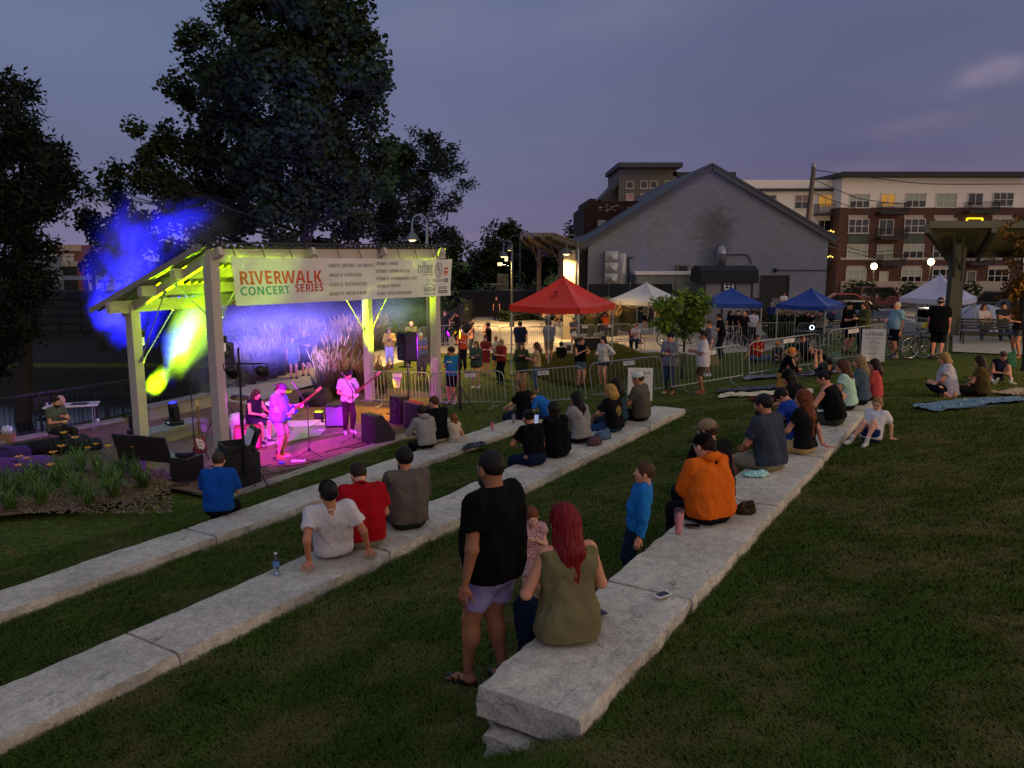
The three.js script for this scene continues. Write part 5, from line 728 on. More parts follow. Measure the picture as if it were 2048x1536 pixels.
  // ---- skin
  const g = Math.sqrt(b), u = (x) => x * h, torso = (o, fit) => { // o: how far outside the skin
    const w = f ? 0.9 : 1; return [cap(Pv.clone().add(at(qH, 0.04 * (f ? 1.12 : 1), 0, 0)), Pv.clone().add(at(qH, -0.04 * (f ? 1.12 : 1), 0, 0)), u(0.066) * b + o, u(0.066) * b + o, u(0.05)), cap(Wv.clone().add(at(qT, 0.034 * b, 0, 0.004)), Wv.clone().add(at(qT, -0.034 * b, 0, 0.004)), u(0.055) * b * w + o + fit, u(0.055) * b * w + o + fit, u(0.06)), cap(Nk.clone().add(at(qT, 0.054, -0.078, 0.0)), Nk.clone().add(at(qT, -0.054, -0.078, 0)), u(0.057) * g + o, u(0.057) * g + o, u(0.05)), cap(S[0].clone().lerp(Nk, 0.12), S[1].clone().lerp(Nk, 0.12), u(0.031) * g + o * 0.8, u(0.031) * g + o * 0.8, u(0.03)), cap(Nk.clone().add(at(qT, 0, -0.01, 0)), Nk.clone().add(at(qT, 0, 0.012, 0)), u(0.036) * g + o * 0.5, u(0.03) * g + o * 0.4, u(0.03)), ...(f && !kid ? [1, -1].map((k) => ell(Nk.clone().add(at(qT, 0.042 * k, -0.1, 0.045)), u(0.036) * g + o, u(0.036) * g + o, u(0.034) * g + o, u(0.02))) : []), ...(b > 1.22 ? [ell(Wv.clone().add(at(qT, 0, -0.02, 0.03 * b)), u(0.072) * b + o, u(0.075) * b + o, u(0.055) * b + o, u(0.05))] : [])];
  };
  const skin = torso(0, 0);
  for (let i = 0; i < 2; i++) {
    const a = arms[i], l = legs[i]; skin.push(cap(S[i], a.el, u(0.0265) * g, u(0.0225) * g, u(0.02)), cap(a.el, a.w, u(0.0225) * g, u(0.0145), u(0.012)), cap(hipJ[i], l.kn, u(0.05) * g, u(0.033) * g, u(0.02)), cap(l.kn, l.an, u(0.031) * g, u(0.0195), u(0.015)), ell(l.kn.clone().lerp(l.an, 0.3).add(V(0, 0, -0.008 * h)), u(0.03) * g, u(0.06), u(0.031) * g, u(0.02)));
  }
  const geos = [mesher(skin, c)];
  const hm = new THREE.Matrix4().compose(HC, qHd, V(hs, hs, hs)), put = (gg, m) => gg.clone().applyMatrix4(m);
  geos.push(put(headGeo(f, cs), hm));
  arms.forEach((a) => { const d = a.w.clone().sub(a.el).normalize(); let y = d.clone(), z; if (a.pose === 'flat') { y = V(a.k * 0.3, -0.12, -0.9).normalize(); z = V(0, -1, 0); if ((s.flatF ?? 0)) y = V(a.k * 0.6, -0.1, 0.6).normalize(); } else z = V(-a.k, 0, 0).addScaledVector(V(0, 0, 1), a.pose === 'grip' ? 0.5 : 0.15); z.addScaledVector(y, -z.dot(y)).normalize(); const x = y.clone().cross(z), m = new THREE.Matrix4().makeBasis(x, y, z), sc = h / 1.78 * (f ? 0.94 : 1.02); a.m = m.clone().setPosition(a.w.clone().addScaledVector(y, 0.012 * h)); geos.push(put(handGeo(a.pose, cs, a.k > 0), a.m.clone().scale(V(sc, sc, sc)))); });
  const fm = legs.map((l) => { const qy = new THREE.Quaternion(); const dd = l.an.clone().sub(l.kn).normalize(); if (s.floor || (sit && l.toeUp)) { const fw = V(Math.sin(l.toe * deg), 0.35, Math.cos(l.toe * deg)); if (Math.abs(dd.y) < 0.75) fw.set(dd.x * 0.3 + Math.sin(l.toe * deg) * 0.6, Math.abs(dd.y) < 0.55 ? 0.9 : 0.3, dd.z * 0.3 + 0.3); else fw.y = 0; fw.normalize(); const up = dd.clone().negate(); up.addScaledVector(fw, -up.dot(fw)).normalize(); qy.setFromRotationMatrix(new THREE.Matrix4().makeBasis(up.clone().cross(fw), up, fw)); } else qy.setFromAxisAngle(Yax, l.toe * deg); const sc = h / 1.76; return new THREE.Matrix4().compose(l.an.clone().add(V(0, 0.003, 0)), qy, V(sc, sc, sc)); });
  if (!s.shoes || s.shoes === 'sandals' || s.shoes === 'bare') fm.forEach((m, i) => geos.push(i ? put(flipped(footGeo(false, cs)), m) : put(footGeo(false, cs), m)));
  part(root, 'body', geos, SKIN[s.skin ?? 0]);
  const K = (name, gg, m, mtl, lab) => { const o = part(root, name, gg, mtl, lab); o.applyMatrix4(m); return o; };
  // ---- face
  if (s.face || dist < 30) { K('eyes', eyesGeo(), hm, eyeWhite); K('iris', irisGeo(), hm, irisMat); K('eyebrows', browGeo(), hm, mat(s.hair?.[1] ?? '#2a1c12', 0.9)); K('mouth', mouthGeo(), hm, lipMat); }
  if (s.glasses) K('glasses', glassesGeo(), hm, mat(s.glasses, 0.4));
  // ---- clothes
  const wrink = dist < 15 ? 0.016 : dist < 22 ? 0.012 : 0.006, fold = (x, y, z, d) => d + wrink * (1.25 * N3(x * 7 + h * 9, y * 4.2 + dist, z * 7) + 0.75 * N3(x * 15, y * 9 + 3 * h, z * 15 + dist) + (dist < 12 ? 0.35 * N3(x * 34, y * 22, z * 34) : 0));
  const [sc, sl = 0.55, sp] = s.shirt ?? ['#333333'], loose = s.loose ?? 0.016;
  if (!s.bareTorso) {
    const P = torso(0.017 + loose * 0.4, loose), hem = s.hem ?? (f ? -0.02 : -0.035);
    for (let i = 0; i < 2; i++) { const a = arms[i]; if (sl > 0) { const t1 = Math.min(1, sl), e = S[i].clone().lerp(a.el, t1), wd = sl <= 0.7 ? 0.012 : 0.004; P.push(cap(S[i], e, u(0.029) * g + 0.014 + loose * 0.3, u(0.027) * g + 0.012 + wd + loose * 0.3, u(0.022), sl < 1.01 ? 1 : 0)); if (sl > 1) P.push(cap(a.el, a.el.clone().lerp(a.w, sl - 1), u(0.026) * g + 0.013, u(0.018) + 0.013, u(0.012), 1)); } }
    if (s.hem !== undefined && s.hem < -0.05) P.push(cap(Pv.clone().add(at(qH, 0.035, 0, 0)), Pv.clone().add(at(qH, 0.04, s.hem - 0.03, 0)), u(0.066) * b + 0.024, u(0.07) * b + 0.03, u(0.05)), cap(Pv.clone().add(at(qH, -0.035, 0, 0)), Pv.clone().add(at(qH, -0.04, s.hem - 0.03, 0)), u(0.066) * b + 0.024, u(0.07) * b + 0.03, u(0.05)));
    const hp = Pv.clone().add(at(qH, 0, hem, 0)), hn = at(qH, 0, 1, 0).normalize(), tk = Nk.clone().add(at(qT, 0, s.neckCut ?? 0.024, s.neckCut ? 0.02 : 0)), tn = at(qT, 0, 1, s.neckCut ? 0.55 : 0.12).normalize(), flr = !!sit || s.floor;
    const shirt = mesher(P, c, (x, y, z, d) => { d = fold(x, y, z, d); d = Math.max(d, -((x - hp.x) * hn.x + (y - hp.y) * hn.y + (z - hp.z) * hn.z)); if (!s.collar) d = Math.max(d, (x - tk.x) * tn.x + (y - tk.y) * tn.y + (z - tk.z) * tn.z); if (flr) d = Math.max(d, 0.004 - y); return d; });
    part(root, s.top ?? 'shirt', shirt, cloth(sc, sp));
    if (s.collar || s.hood) { const cp = Nk.clone().add(at(qT, 0, 0.016, s.hood ? -0.02 : 0)); part(root, s.hood ? 'hood' : 'collar', mesher(s.hood ? [ell(cp.clone().add(at(qT, 0, 0.0, -0.035)), u(0.066), u(0.034), u(0.045), 0.02, qT), ell(cp.clone().add(at(qT, 0.03, -0.005, 0.01)), u(0.04), u(0.024), u(0.045), 0.02, qT), ell(cp.clone().add(at(qT, -0.03, -0.005, 0.01)), u(0.04), u(0.024), u(0.045), 0.02, qT)] : [cap(cp.clone().add(at(qT, 0, -0.012, 0)), cp.clone().add(at(qT, 0, 0.016, -0.002)), u(0.042) * g, u(0.037) * g, 0.01, 2)], Math.min(c, 0.014), fold), cloth(s.hood && s.hood !== true ? s.hood : s.collar && s.collar !== true ? s.collar : sc, sp)); }
    if (s.sash) { for (const k of [1, -1]) part(root, 'strap', pipe([Nk.clone().add(at(qT, k * 0.045, -0.1, -0.062)), Nk.clone().add(at(qT, k * 0.058, -0.01, -0.028)), Nk.clone().add(at(qT, k * 0.055, -0.05, 0.055))], 0.006, 12, 5), M.black); }
  }
  const [pc, pl = 2, pp] = s.pants ?? ['#24262c'];
  {
    const P = [cap(Pv.clone().add(at(qH, 0.04, -0.006, 0)), Pv.clone().add(at(qH, -0.04, -0.006, 0)), u(0.066) * b + 0.006, u(0.066) * b + 0.006, u(0.04)), cap(Pv.clone().add(at(qH, 0.036 * b, 0.05, 0)), Pv.clone().add(at(qH, -0.036 * b, 0.05, 0)), u(0.05) * b * (f ? 0.88 : 1) + 0.004, u(0.05) * b * (f ? 0.88 : 1) + 0.004, u(0.04))], wd = pl > 0.4 && pl < 1.2 ? 0.018 : 0.016;
    if (!s.skirt) for (let i = 0; i < 2; i++) { const l = legs[i], e = hipJ[i].clone().lerp(l.kn, Math.min(1, pl)); P.push(cap(hipJ[i], e, u(0.051) * g + 0.012, mixv(u(0.051), u(0.034), Math.min(1, pl)) * g + 0.009 + wd, u(0.022), pl < 1.01 ? 1 : 0)); if (pl > 1) P.push(cap(l.kn, l.kn.clone().lerp(l.an, (pl - 1) * 0.97), u(0.034) * g + 0.01 + wd, u(0.026) + 0.008 + (s.slim ? 0 : 0.012), u(0.015), 1)); }
    else { const m = legs[0].kn.clone().add(legs[1].kn).multiplyScalar(0.5), e = Pv.clone().lerp(m, Math.min(1, s.skirt)).lerp(legs[0].an.clone().add(legs[1].an).multiplyScalar(0.5), Math.max(0, s.skirt - 1)); P.push(cap(Pv, e, u(0.08) * b, u(0.105) * b, u(0.05), 1)); }
    const wp = Pv.clone().add(at(qH, 0, 0.09, 0)), wn = at(qH, 0, 1, 0).normalize();
    part(root, s.skirt ? 'skirt' : pl < 1.05 ? 'shorts' : 'trousers', mesher(P, c, (x, y, z, d) => { d = mixv(d, fold(x, y, z, d), 0.6); d = Math.max(d, (x - wp.x) * wn.x + (y - wp.y) * wn.y + (z - wp.z) * wn.z); if (sit && s.seat && 0) d = Math.max(d, -y); return s.floor ? Math.max(d, 0.004 - y) : d; }), cloth(pc, pp));
  }
  if (s.shoes && s.shoes !== 'bare') {
    if (s.shoes === 'sandals') fm.forEach((m) => { part(root, 'sandal', soleGeo(0).clone().translate(0, 0.004, 0).applyMatrix4(m), M.black); part(root, 'sandal_strap', pipe([V(-0.035, -0.07, 0.05), V(-0.02, -0.035, 0.07), V(0.02, -0.035, 0.07), V(0.038, -0.07, 0.05)], 0.008, 10, 5).applyMatrix4(m), M.black); });
    else fm.forEach((m, i) => { part(root, 'shoe', (i ? flipped(footGeo(true, cs)) : footGeo(true, cs)).clone().applyMatrix4(m), mat(s.shoes, 0.7)); if (dist < 26) part(root, 'sole', soleGeo(0).clone().translate(0, -0.002, 0).applyMatrix4(m), mat('#b8b4ac', 0.8)); if (dist < 26 && !s.noSock && pl < 1.6) part(root, 'sock', cap2(m), mat(s.sock ?? '#cfcac2', 0.9)); });
  }
  // ---- hair and hats
  const hr = s.hair ?? ['short', '#1d140e'], hmat = mat(hr[1], 0.62, { specularIntensity: 0.5 });
  if (hr[0] === 'long') {
    const Ln = hr[2] ?? 0.3, dn = V(0, -1, 0), q = (x, y, z) => V(x * hs, y * hs, z * hs).applyQuaternion(qHd).add(HC), bk = at(qT, 0, 0, -1).normalize(), tail = (x, y, z, L, out) => { const a = q(x, y, z); return a.clone().addScaledVector(dn, L).addScaledVector(bk, out).add(V(x * 0.5, 0, 0)); };
    const A0 = [ell(q(0, 0.034, -0.018), 0.085 * hs, 0.1 * hs, 0.106 * hs, 0.02, qHd), cut(ell(q(0, -0.052, 0.09), 0.064 * hs, 0.1 * hs, 0.085 * hs, 0.012, qHd))];
    for (const [x, z, kf, r] of [[0.05, -0.03, 0.96, 0.046], [-0.05, -0.03, 0.94, 0.046], [0.025, -0.065, 1, 0.05], [-0.028, -0.065, 1.03, 0.05], [0, -0.07, 0.9, 0.052]]) { const a = q(x, 0.0, z), e = tail(x, 0.0, z, Ln * kf + 0.05, (z < -0.05 ? 0.075 : 0.045) * Math.min(1.1, Ln / 0.3) + (s.hairOut ?? 0)), m = a.clone().lerp(e, 0.45).addScaledVector(bk, 0.028 + (s.hairOut ?? 0) * 0.3); A0.push(cap(a, m, r * hs, r * 1.02 * hs, 0.03), cap(m, e, r * 1.02 * hs, r * 0.5 * hs, 0.03)); }
    const ch = Math.max(0.0065, Math.min(0.016, dist * 0.0008)), wv = s.curly ?? 0;
    part(root, 'hair', mesher(A0, ch, (x, y, z, d) => d + 0.012 * (N3((x + (0.012 + wv * 0.02) * Math.sin(y * 14 + x * 9)) * 44, y * 3 + wv * 3 * N3(x * 20, y * 12, z * 20), z * 44) + 0.8 * N3(x * 105, y * 7, z * 105)) + wv * 0.012 * N3(x * 22, y * 22, z * 22)), hmat);
  } else if (hr[0] !== 'bald') K('hair', hairGeo(hr[0], cs), hm, hmat);
  if (s.beard) K('beard', hairGeo('beard', cs), hm, mat(s.beard, 0.8));
  if (s.cap) { const m = hm.clone(); if (s.cap[1]) m.multiply(new THREE.Matrix4().makeRotationY(s.cap[1] * deg)); K('cap', capGeo(cs, s.cap[2] ?? 'cap'), m, cloth(s.cap[0])); }
  s.extra?.({ root, Pv, Wv, Nk, S, HC, qT, qHd, arms, legs, h, hm, hs, at, K, c });
  root.userData.hands = arms.map((a) => a.m);
  const hands = arms.map((a) => { const m = a.m.clone(); return m; }); delete root.userData.hands; root.updateMatrixWorld();
  return { root, hand: (i, y = 0.08, z = 0.03) => V(0, y, z).applyMatrix4(hands[i]).applyMatrix4(root.matrixWorld), local: (v) => v.clone().applyMatrix4(root.matrixWorld), HC, Nk };
}
function cap2(m) { return once('sock', () => new THREE.CylinderGeometry(0.042, 0.046, 0.1, 12).translate(0, 0.055, -0.012)).clone().applyMatrix4(m); }
// ================================================================ the people
const yawTo = (p, q) => Math.atan2(q.x - p.x, q.z - p.z) / deg, STAGE = ZX(4, 1.2, 0), toStage = (p) => yawTo(p, STAGE), toCam = (p) => yawTo(p, V(0, 0, 0));
const onB = (k, px, py, inward = 0.0) => { const p = G(px, py, BENCH[k].top + 0.012); return p.add(V(BZ * -1, 0, -BX).multiplyScalar(inward)); };
const seatD = [0.46, 0.47, 0.47];
const bench = (k, label, px, py, o) => { const at = onB(k, px, py, (o.inw ?? 0.12) - 0.1); return person(label, { at, yaw: toStage(at) + (o.dy ?? 0), sit: 1, seat: seatD[k], ...o }); };
const stand = (label, px, py, o) => { const at = o.flat !== undefined ? G(px, py, o.flat) : T(px, py); return person(label, { at, yaw: (o.cam !== undefined ? toCam(at) + o.cam : toStage(at) + (o.dy ?? 0)), ...o }); };
const onFloor = (label, px, py, o) => stand(label, px, py, { floor: 1, legs: ['cross', 'cross'], ...o });
// ---- topmost bench and around it
stand('man in a black t-shirt and lavender shorts standing in the foreground', 990, 1372, { h: 1.86, b: 1.34, yaw: -128, dy: -4, shirt: ['#0a0a0b', 0.62], pants: ['#8d84b4', 0.68], skin: 2, hair: ['buzz', '#15100d'], shoes: 'sandals', arms: ['down', 'down'], legs: ['fwd', 'stand'], head: [4, -14, 0], loose: 0.02, hem: -0.05, c: 0.0105, beard: '#15100d' });
bench(2, 'woman with long bright red hair in an olive tank top on the near bench end', 1152, 1276, { h: 1.84, f: 1, b: 1.02, inw: 0.16, shirt: ['#6f6748', 0], top: 'tank_top', loose: 0.014, hem: -0.06, neckCut: -0.03, sash: 1, pants: ['#1d2c44', 2], shoes: '#2a2a2c', hair: ['long', '#6e0d16', 0.4], arms: [[0.11, 0.07, 0.17], [0.1, 0.07, 0.17]], head: [8, 6, 0], lean: 6, legs: ['bench', 'bench'], c: 0.0105, skin: 0 });
stand('toddler girl in pink floral facing the camera beside the red-haired woman', 1062, 1210, { h: 0.95, b: 1.05, f: 1, cam: 8, shirt: ['#c9a09c', 0.3, 'floral #7a4a58'], skirt: 0.8, pants: ['#c9a09c', 1, 'floral #7a4a58'], hair: ['bun', '#6e3a20'], skin: 3, arms: ['chest', 'chest'], head: [16, 4, 0], face: 1, shoes: '#caa', c: 0.0105 });
stand('boy in a blue sweater leaning against the topmost bench', 1270, 1180, { h: 1.3, yaw: -100, dy: 8, shirt: ['#1d6fb2', 1.9], hem: -0.05, collar: '#9a9c8c', pants: ['#1a2438', 2], shoes: '#2a2a2e', hair: ['short', '#4a2f1c'], skin: 0, arms: ['down', 'down'], head: [-2, 6, 0], lean: -12, side: -6, c: 0.0105 });
bench(2, 'large woman in an orange hooded sweatshirt and black cap on the topmost bench', 1425, 1040, { h: 1.68, f: 1, b: 1.5, shirt: ['#d9661a', 1.95], hood: true, hem: -0.045, loose: 0.03, pants: ['#101116', 2], shoes: '#222', hair: ['pony', '#2a1a12'], cap: ['#0c0c0e', 0], arms: ['lap', 'lap'], lean: 14, head: [4, 10, 0], skin: 3, glasses: '#222222', c: 0.0105 });
bench(2, 'man in a tan cap and black jacket seated behind the orange sweatshirt', 1468, 1012, { h: 1.76, b: 1.2, inw: 0.3, shirt: ['#111013', 1.95], pants: ['#1a1a1c', 2], shoes: '#111', hair: ['short', '#3a2818'], cap: ['#8d7458', 0], lean: 16, arms: ['lap', 'lap'], head: [4, 16, 0] });
bench(2, 'man in a slate grey t-shirt and khaki shorts on the topmost bench', 1543, 938, { h: 1.82, b: 1.16, shirt: ['#3a3f4a', 0.75], pants: ['#8a8168', 0.9], shoes: '#333', hair: ['short', '#17110d'], lean: 12, arms: ['lap', 'lap'], head: [6, 12, 0], skin: 1, loose: 0.018, beard: '#2a1d14' });
bench(2, 'woman with very long auburn hair and tan shorts propped on one arm', 1612, 905, { h: 1.66, f: 1, shirt: ['#17161a', 0.5], pants: ['#b89c68', 0.55], shoes: '#2a2a2a', hair: ['long', '#6b3216', 0.5], curly: 1, arms: ['lap', 'prop'], lean: 4, dy: 0, head: [8, 10, 4], skin: 0 });
bench(2, 'dark-haired boy in a royal blue shirt bending forward beyond the auburn-haired woman', 1625, 880, { h: 1.55, inw: 0.28, shirt: ['#1d3a8c', 0.6], pants: ['#2a4a8c', 2], shoes: '#222', hair: ['full', '#100c0b'], lean: 34, arms: ['knee', 'knee'], head: [30, 12, 0], skin: 0 });
bench(2, 'woman in a black tank top with dark hair tied back on the topmost bench', 1672, 848, { h: 1.68, f: 1, b: 1.22, shirt: ['#0b0b0d', 0], top: 'tank_top', hem: -0.02, neckCut: -0.03, pants: ['#3c3f36', 2], shoes: '#222', hair: ['bun', '#1c120d'], arms: ['knee', 'hip'], lean: 22, head: [10, 10, 0], skin: 0 });
bench(2, 'person in a black sun hat leaning forward on the topmost bench', 1655, 848, { h: 1.66, f: 1, inw: 0.5, shirt: ['#131214', 0.6], pants: ['#1a1a1e', 2], shoes: '#222', hair: ['bob', '#1a110c'], cap: ['#121013', 0], arms: ['knee', 'knee'], lean: 26, head: [14, 10, 0] });
bench(2, 'woman with long brown hair in a mint green top on the topmost bench', 1700, 818, { h: 1.68, f: 1, shirt: ['#9fc4a8', 0.4, 'floral #d8e8d8'], pants: ['#22242a', 2], shoes: '#222', hair: ['long', '#4a2a15', 0.36], arms: ['lap', 'lap'], lean: 14, head: [8, 10, 0], skin: 0 });
bench(2, 'woman with long ash-blonde hair and steel blue top on the topmost bench', 1716, 806, { h: 1.68, f: 1, b: 1.1, inw: 0.04, shirt: ['#4d5866', 0.9], pants: ['#1a1b1f', 2], shoes: '#222', hair: ['long', '#7d6444', 0.38], curly: 1, arms: ['lap', 'lap'], lean: 8, head: [6, 12, 0], skin: 0 });
bench(2, 'girl with dark hair and a coral red top ending the topmost bench row', 1742, 798, { h: 1.45, f: 1, inw: 0.02, shirt: ['#c8403e', 0.7, 'floral #d8706a'], pants: ['#2a2024', 2], shoes: '#6a2a24', hair: ['long', '#2a130d', 0.26], arms: ['lap', 'down'], lean: 6, head: [4, 8, 0], skin: 0 });
onFloor('smiling boy with glasses and white t-shirt sitting on the grass', 1742, 884, { h: 1.28, cam: -28, shirt: ['#d8d2cc', 0.62], pants: ['#1c3670', 0.85], legs: ['bent', [0.1, 0.0, 0.26]], arms: ['back', 'back'], lean: -22, head: [14, 14, 0], hair: ['short', '#8a5f34'], skin: 3, shoes: '#b8b4b0', glasses: '#5c1414', face: 1, loose: 0.014 });
// ---- lawn on the right
const blY = toStage(T(1890, 800));
onFloor('blonde woman in a white lace-shouldered blouse propped on a blanket', 1895, 792, { h: 1.84, f: 1, b: 1.36, yaw: blY + 8, shirt: ['#c8c0c6', 0.6, 'lace #8a7a88'], hem: -0.06, loose: 0.035, pants: ['#12141c', 1.6], legs: [[0.32, -0.02, 0.02, V(0.6, 0.3, 0.9)], [-0.2, -0.02, 0.1, V(0.6, 0.3, 0.9)]], arms: ['lap', 'prop'], lean: 10, side: 8, hair: ['long', '#8a6a3c', 0.16], skin: 0, shoes: 'bare', head: [6, 0, 0] });
onFloor('woman with long dark hair and an olive top on a blanket beside the blonde woman', 1963, 792, { h: 1.68, f: 1, b: 1.2, yaw: blY - 16, shirt: ['#4c3d20', 0.5, 'floral #5c4c2a'], hem: -0.04, loose: 0.03, pants: ['#1d1a16', 2], arms: ['lap', 'fold'], lean: 8, hair: ['long', '#2a160c', 0.4], skin: 0, shoes: 'bare', head: [6, -6, 0] });
onFloor('boy in a navy tank top sitting on the lawn looking at his hands', 1992, 764, { h: 1.5, yaw: 10, shirt: ['#171a2c', 0], top: 'tank_top', pants: ['#6d6a72', 0.95], arms: ['hold', 'hold'], lean: 12, hair: ['short', '#4a3020'], head: [26, 0, 0], face: 1, skin: 0, shoes: '#c8c8a0', legs: ['bent', [0.22, 0, 0.2, V(-1, 0.3, 0.4)]] });
stand('woman in denim shorts standing at the right edge, reaching forward', 2032, 716, { h: 1.66, f: 1, yaw: -80, shirt: ['#2a2420', 0.4], pants: ['#4a4c52', 0.5], arms: ['hold', 'chest'], hair: ['long', '#3a2414', 0.3], skin: 1, shoes: '#8a5a3c' });
// ---- middle bench
bench(1, 'man in a white t-shirt leaning back on both hands on the middle bench', 676, 1112, { h: 1.8, b: 1.05, inw: 0.16, shirt: ['#cfc8cc', 0.62], pants: ['#7f7c68', 0.9], shoes: '#c8c4bc', hair: ['short', '#120e0c'], cap: ['#121013', 180], collar: true, lean: -30, side: -4, arms: ['back', 'prop'], legs: ['bench', 'bench'], head: [4, 10, 0], skin: 1, loose: 0.022, hem: -0.04, c: 0.0105 });
bench(1, 'man in a red polo shirt looking down on the middle bench', 735, 1092, { h: 1.8, b: 1.2, inw: 0.14, shirt: ['#a3101c', 0.65], collar: '#141214', pants: ['#8d8678', 0.9], shoes: '#333', hair: ['short', '#2a1a10'], lean: 20, arms: ['lap', 'lap'], head: [26, 16, 0], skin: 0, loose: 0.025, c: 0.0105 });
bench(1, 'man in a grey-brown shirt with dark hair on the middle bench', 820, 1054, { h: 1.8, b: 1.24, inw: 0.12, shirt: ['#5f574f', 0.95], pants: ['#2a2a2c', 2], shoes: '#222', hair: ['full', '#0f0c0b'], lean: 12, arms: ['lap', 'lap'], head: [2, 12, 0], skin: 1, loose: 0.025, beard: '#120d0a', c: 0.0105 });
bench(1, 'woman in a black crop top and jeans looking at her phone', 1072, 930, { h: 1.66, f: 1, shirt: ['#0c0c0e', 0.6], hem: 0.055, pants: ['#152339', 2], shoes: '#222', hair: ['bun', '#0d0a0a'], lean: 18, arms: ['knee', 'hold'], head: [14, 4, 0], skin: 1, legs: ['bench', 'bench'] });
bench(1, 'woman in a black sheer-backed top with dark hair, filming with her phone', 1118, 912, { h: 1.68, f: 1, b: 1.22, shirt: ['#0d0c0e', 0.6], hem: -0.02, pants: ['#15161a', 2], shoes: '#222', hair: ['bob', '#1a100c'], lean: 12, arms: ['phone', 'lap'], head: [2, 4, 0], skin: 1 });
bench(1, 'woman in a pale grey jacket with long black hair on the middle bench', 1165, 884, { h: 1.68, f: 1, b: 1.05, shirt: ['#8b8784', 1.9], pants: ['#17171b', 2], shoes: '#222', hair: ['long', '#0f0b0b', 0.34], lean: 14, arms: ['knee', 'knee'], head: [2, 8, 0], skin: 1 });
bench(1, 'blonde woman in a black and patterned blouse with a white hem on the middle bench', 1232, 862, { h: 1.66, f: 1, shirt: ['#141315', 0.7], hem: -0.03, pants: ['#2a4468', 2], shoes: '#222', hair: ['long', '#a8803e', 0.14], lean: 12, arms: ['knee', 'hold'], head: [2, 12, 0], skin: 0, extra: ({ root, Nk, Wv, qT, at, h }) => { part(root, 'back_panel', mesher([ell(Wv.clone().add(at(qT, 0, 0.045, -0.05)), 0.06 * h, 0.075 * h, 0.028 * h, 0.01, qT)], 0.014), cloth('#8a7444', 'floral #4a3c20')); } });
bench(1, 'woman in a teal denim shirt between the blonde woman and the white cap', 1250, 848, { h: 1.68, f: 1, inw: 0.22, shirt: ['#26424e', 1.9], pants: ['#1d2a3c', 2], shoes: '#222', hair: ['long', '#17100d', 0.3], lean: 8, arms: ['lap', 'lap'], head: [2, 12, 0], skin: 1 });
bench(1, 'man in a grey-brown t-shirt and white cap ending the middle bench row', 1285, 840, { h: 1.82, b: 1.05, shirt: ['#555046', 0.62], pants: ['#141416', 0.9], shoes: '#222', hair: ['short', '#3a2a1c'], cap: ['#c8c4bc', 0], lean: 8, arms: ['lap', 'lap'], head: [2, 14, 0], skin: 1, loose: 0.02 });
// ---- lowest bench
bench(0, 'man in a royal blue polo shirt alone on the lowest bench at the left', 447, 1030, { h: 1.74, b: 1.12, inw: 0.2, shirt: ['#12499c', 0.85], collar: true, pants: ['#141418', 2], shoes: '#8a2a2a', hair: ['short', '#3a2c22'], lean: 16, arms: ['lap', 'lap'], legs: ['tuck', 'tuck'], head: [8, 4, 0], skin: 0, loose: 0.02 });
bench(0, 'boy in a light grey hooded sweatshirt on the lowest bench', 856, 895, { h: 1.6, b: 1.0, shirt: ['#8c8884', 1.95], hood: true, pants: ['#16161a', 2], shoes: '#222', hair: ['full', '#17100d'], lean: 24, arms: ['knee', 'knee'], head: [10, 2, 0], skin: 1, loose: 0.02 });
bench(0, 'man in a black sweater and pale shorts on the lowest bench', 886, 884, { h: 1.78, b: 1.05, inw: 0.2, shirt: ['#0e0e12', 1.95], pants: ['#a89c8c', 0.9], shoes: '#222', hair: ['short', '#4a2a18'], lean: 16, arms: ['knee', 'knee'], head: [2, 24, 0], skin: 0, loose: 0.02 });
bench(0, 'small child with reddish hair and a pale top on the lowest bench', 926, 884, { h: 1.02, f: 1, inw: 0.3, shirt: ['#c9b8a4', 0.3, 'floral #b09a84'], pants: ['#c9c4c0', 1.4], shoes: 'bare', hair: ['bob', '#7a4526'], lean: 4, arms: ['lap', 'prop'], head: [2, 16, 0], skin: 3 });
bench(0, 'woman with glasses in a black t-shirt at the far end of the lowest bench', 1058, 838, { h: 1.7, f: 1, b: 1.15, inw: 0.22, shirt: ['#0c0c0e', 0.8], pants: ['#1c2438', 2], shoes: '#222', hair: ['bob', '#6a4a30'], lean: 8, arms: ['knee', 'lap'], head: [2, 20, 0], skin: 3, glasses: '#222222', loose: 0.025 });
bench(0, 'person in a bright blue shirt curled over at the far end of the lowest bench', 1098, 835, { h: 1.5, inw: 0.12, shirt: ['#1f62ad', 0.8], pants: ['#1f3a6a', 2], shoes: '#222', hair: ['short', '#3a2618'], lean: 52, arms: ['knee', 'knee'], head: [40, 0, 0], skin: 0, loose: 0.02 });
// ---- musicians
const MUS = { flat: 0.025 };
const guitarist = stand('bearded guitarist in a blue shirt playing at the front of the stage', 562, 914, { ...MUS, yaw: 78, h: 1.84, b: 1.32, shirt: ['#5c66b8', 0.62], hem: -0.05, loose: 0.025, pants: ['#8a7a6a', 0.95], shoes: '#b8762a', sock: '#222', hair: ['short', '#2a1a14'], beard: '#3a241a', cap: ['#3a3444', 180], arms: [[0.14, 0.14, 0.2, V(0.3, -1, 0)], [0.02, 0.06, 0.12, V(-1, -0.3, -0.4)]], head: [22, 14, 0], skin: 0, face: 1 });
const bassist = stand('slim bass player in a pale short-sleeved shirt and dark trousers', 698, 866, { ...MUS, yaw: 28, h: 1.78, b: 0.92, shirt: ['#b8b0c4', 0.7], collar: true, hem: -0.04, loose: 0.02, pants: ['#3a1a30', 2], shoes: '#c8b8c8', hair: ['full', '#1a110d'], arms: [[0.2, 0.18, 0.14, V(0.4, -1, 0)], [0.03, 0.06, 0.1, V(-1, -0.3, -0.3)]], head: [20, 16, 0], skin: 0, face: 1, slim: 1 });
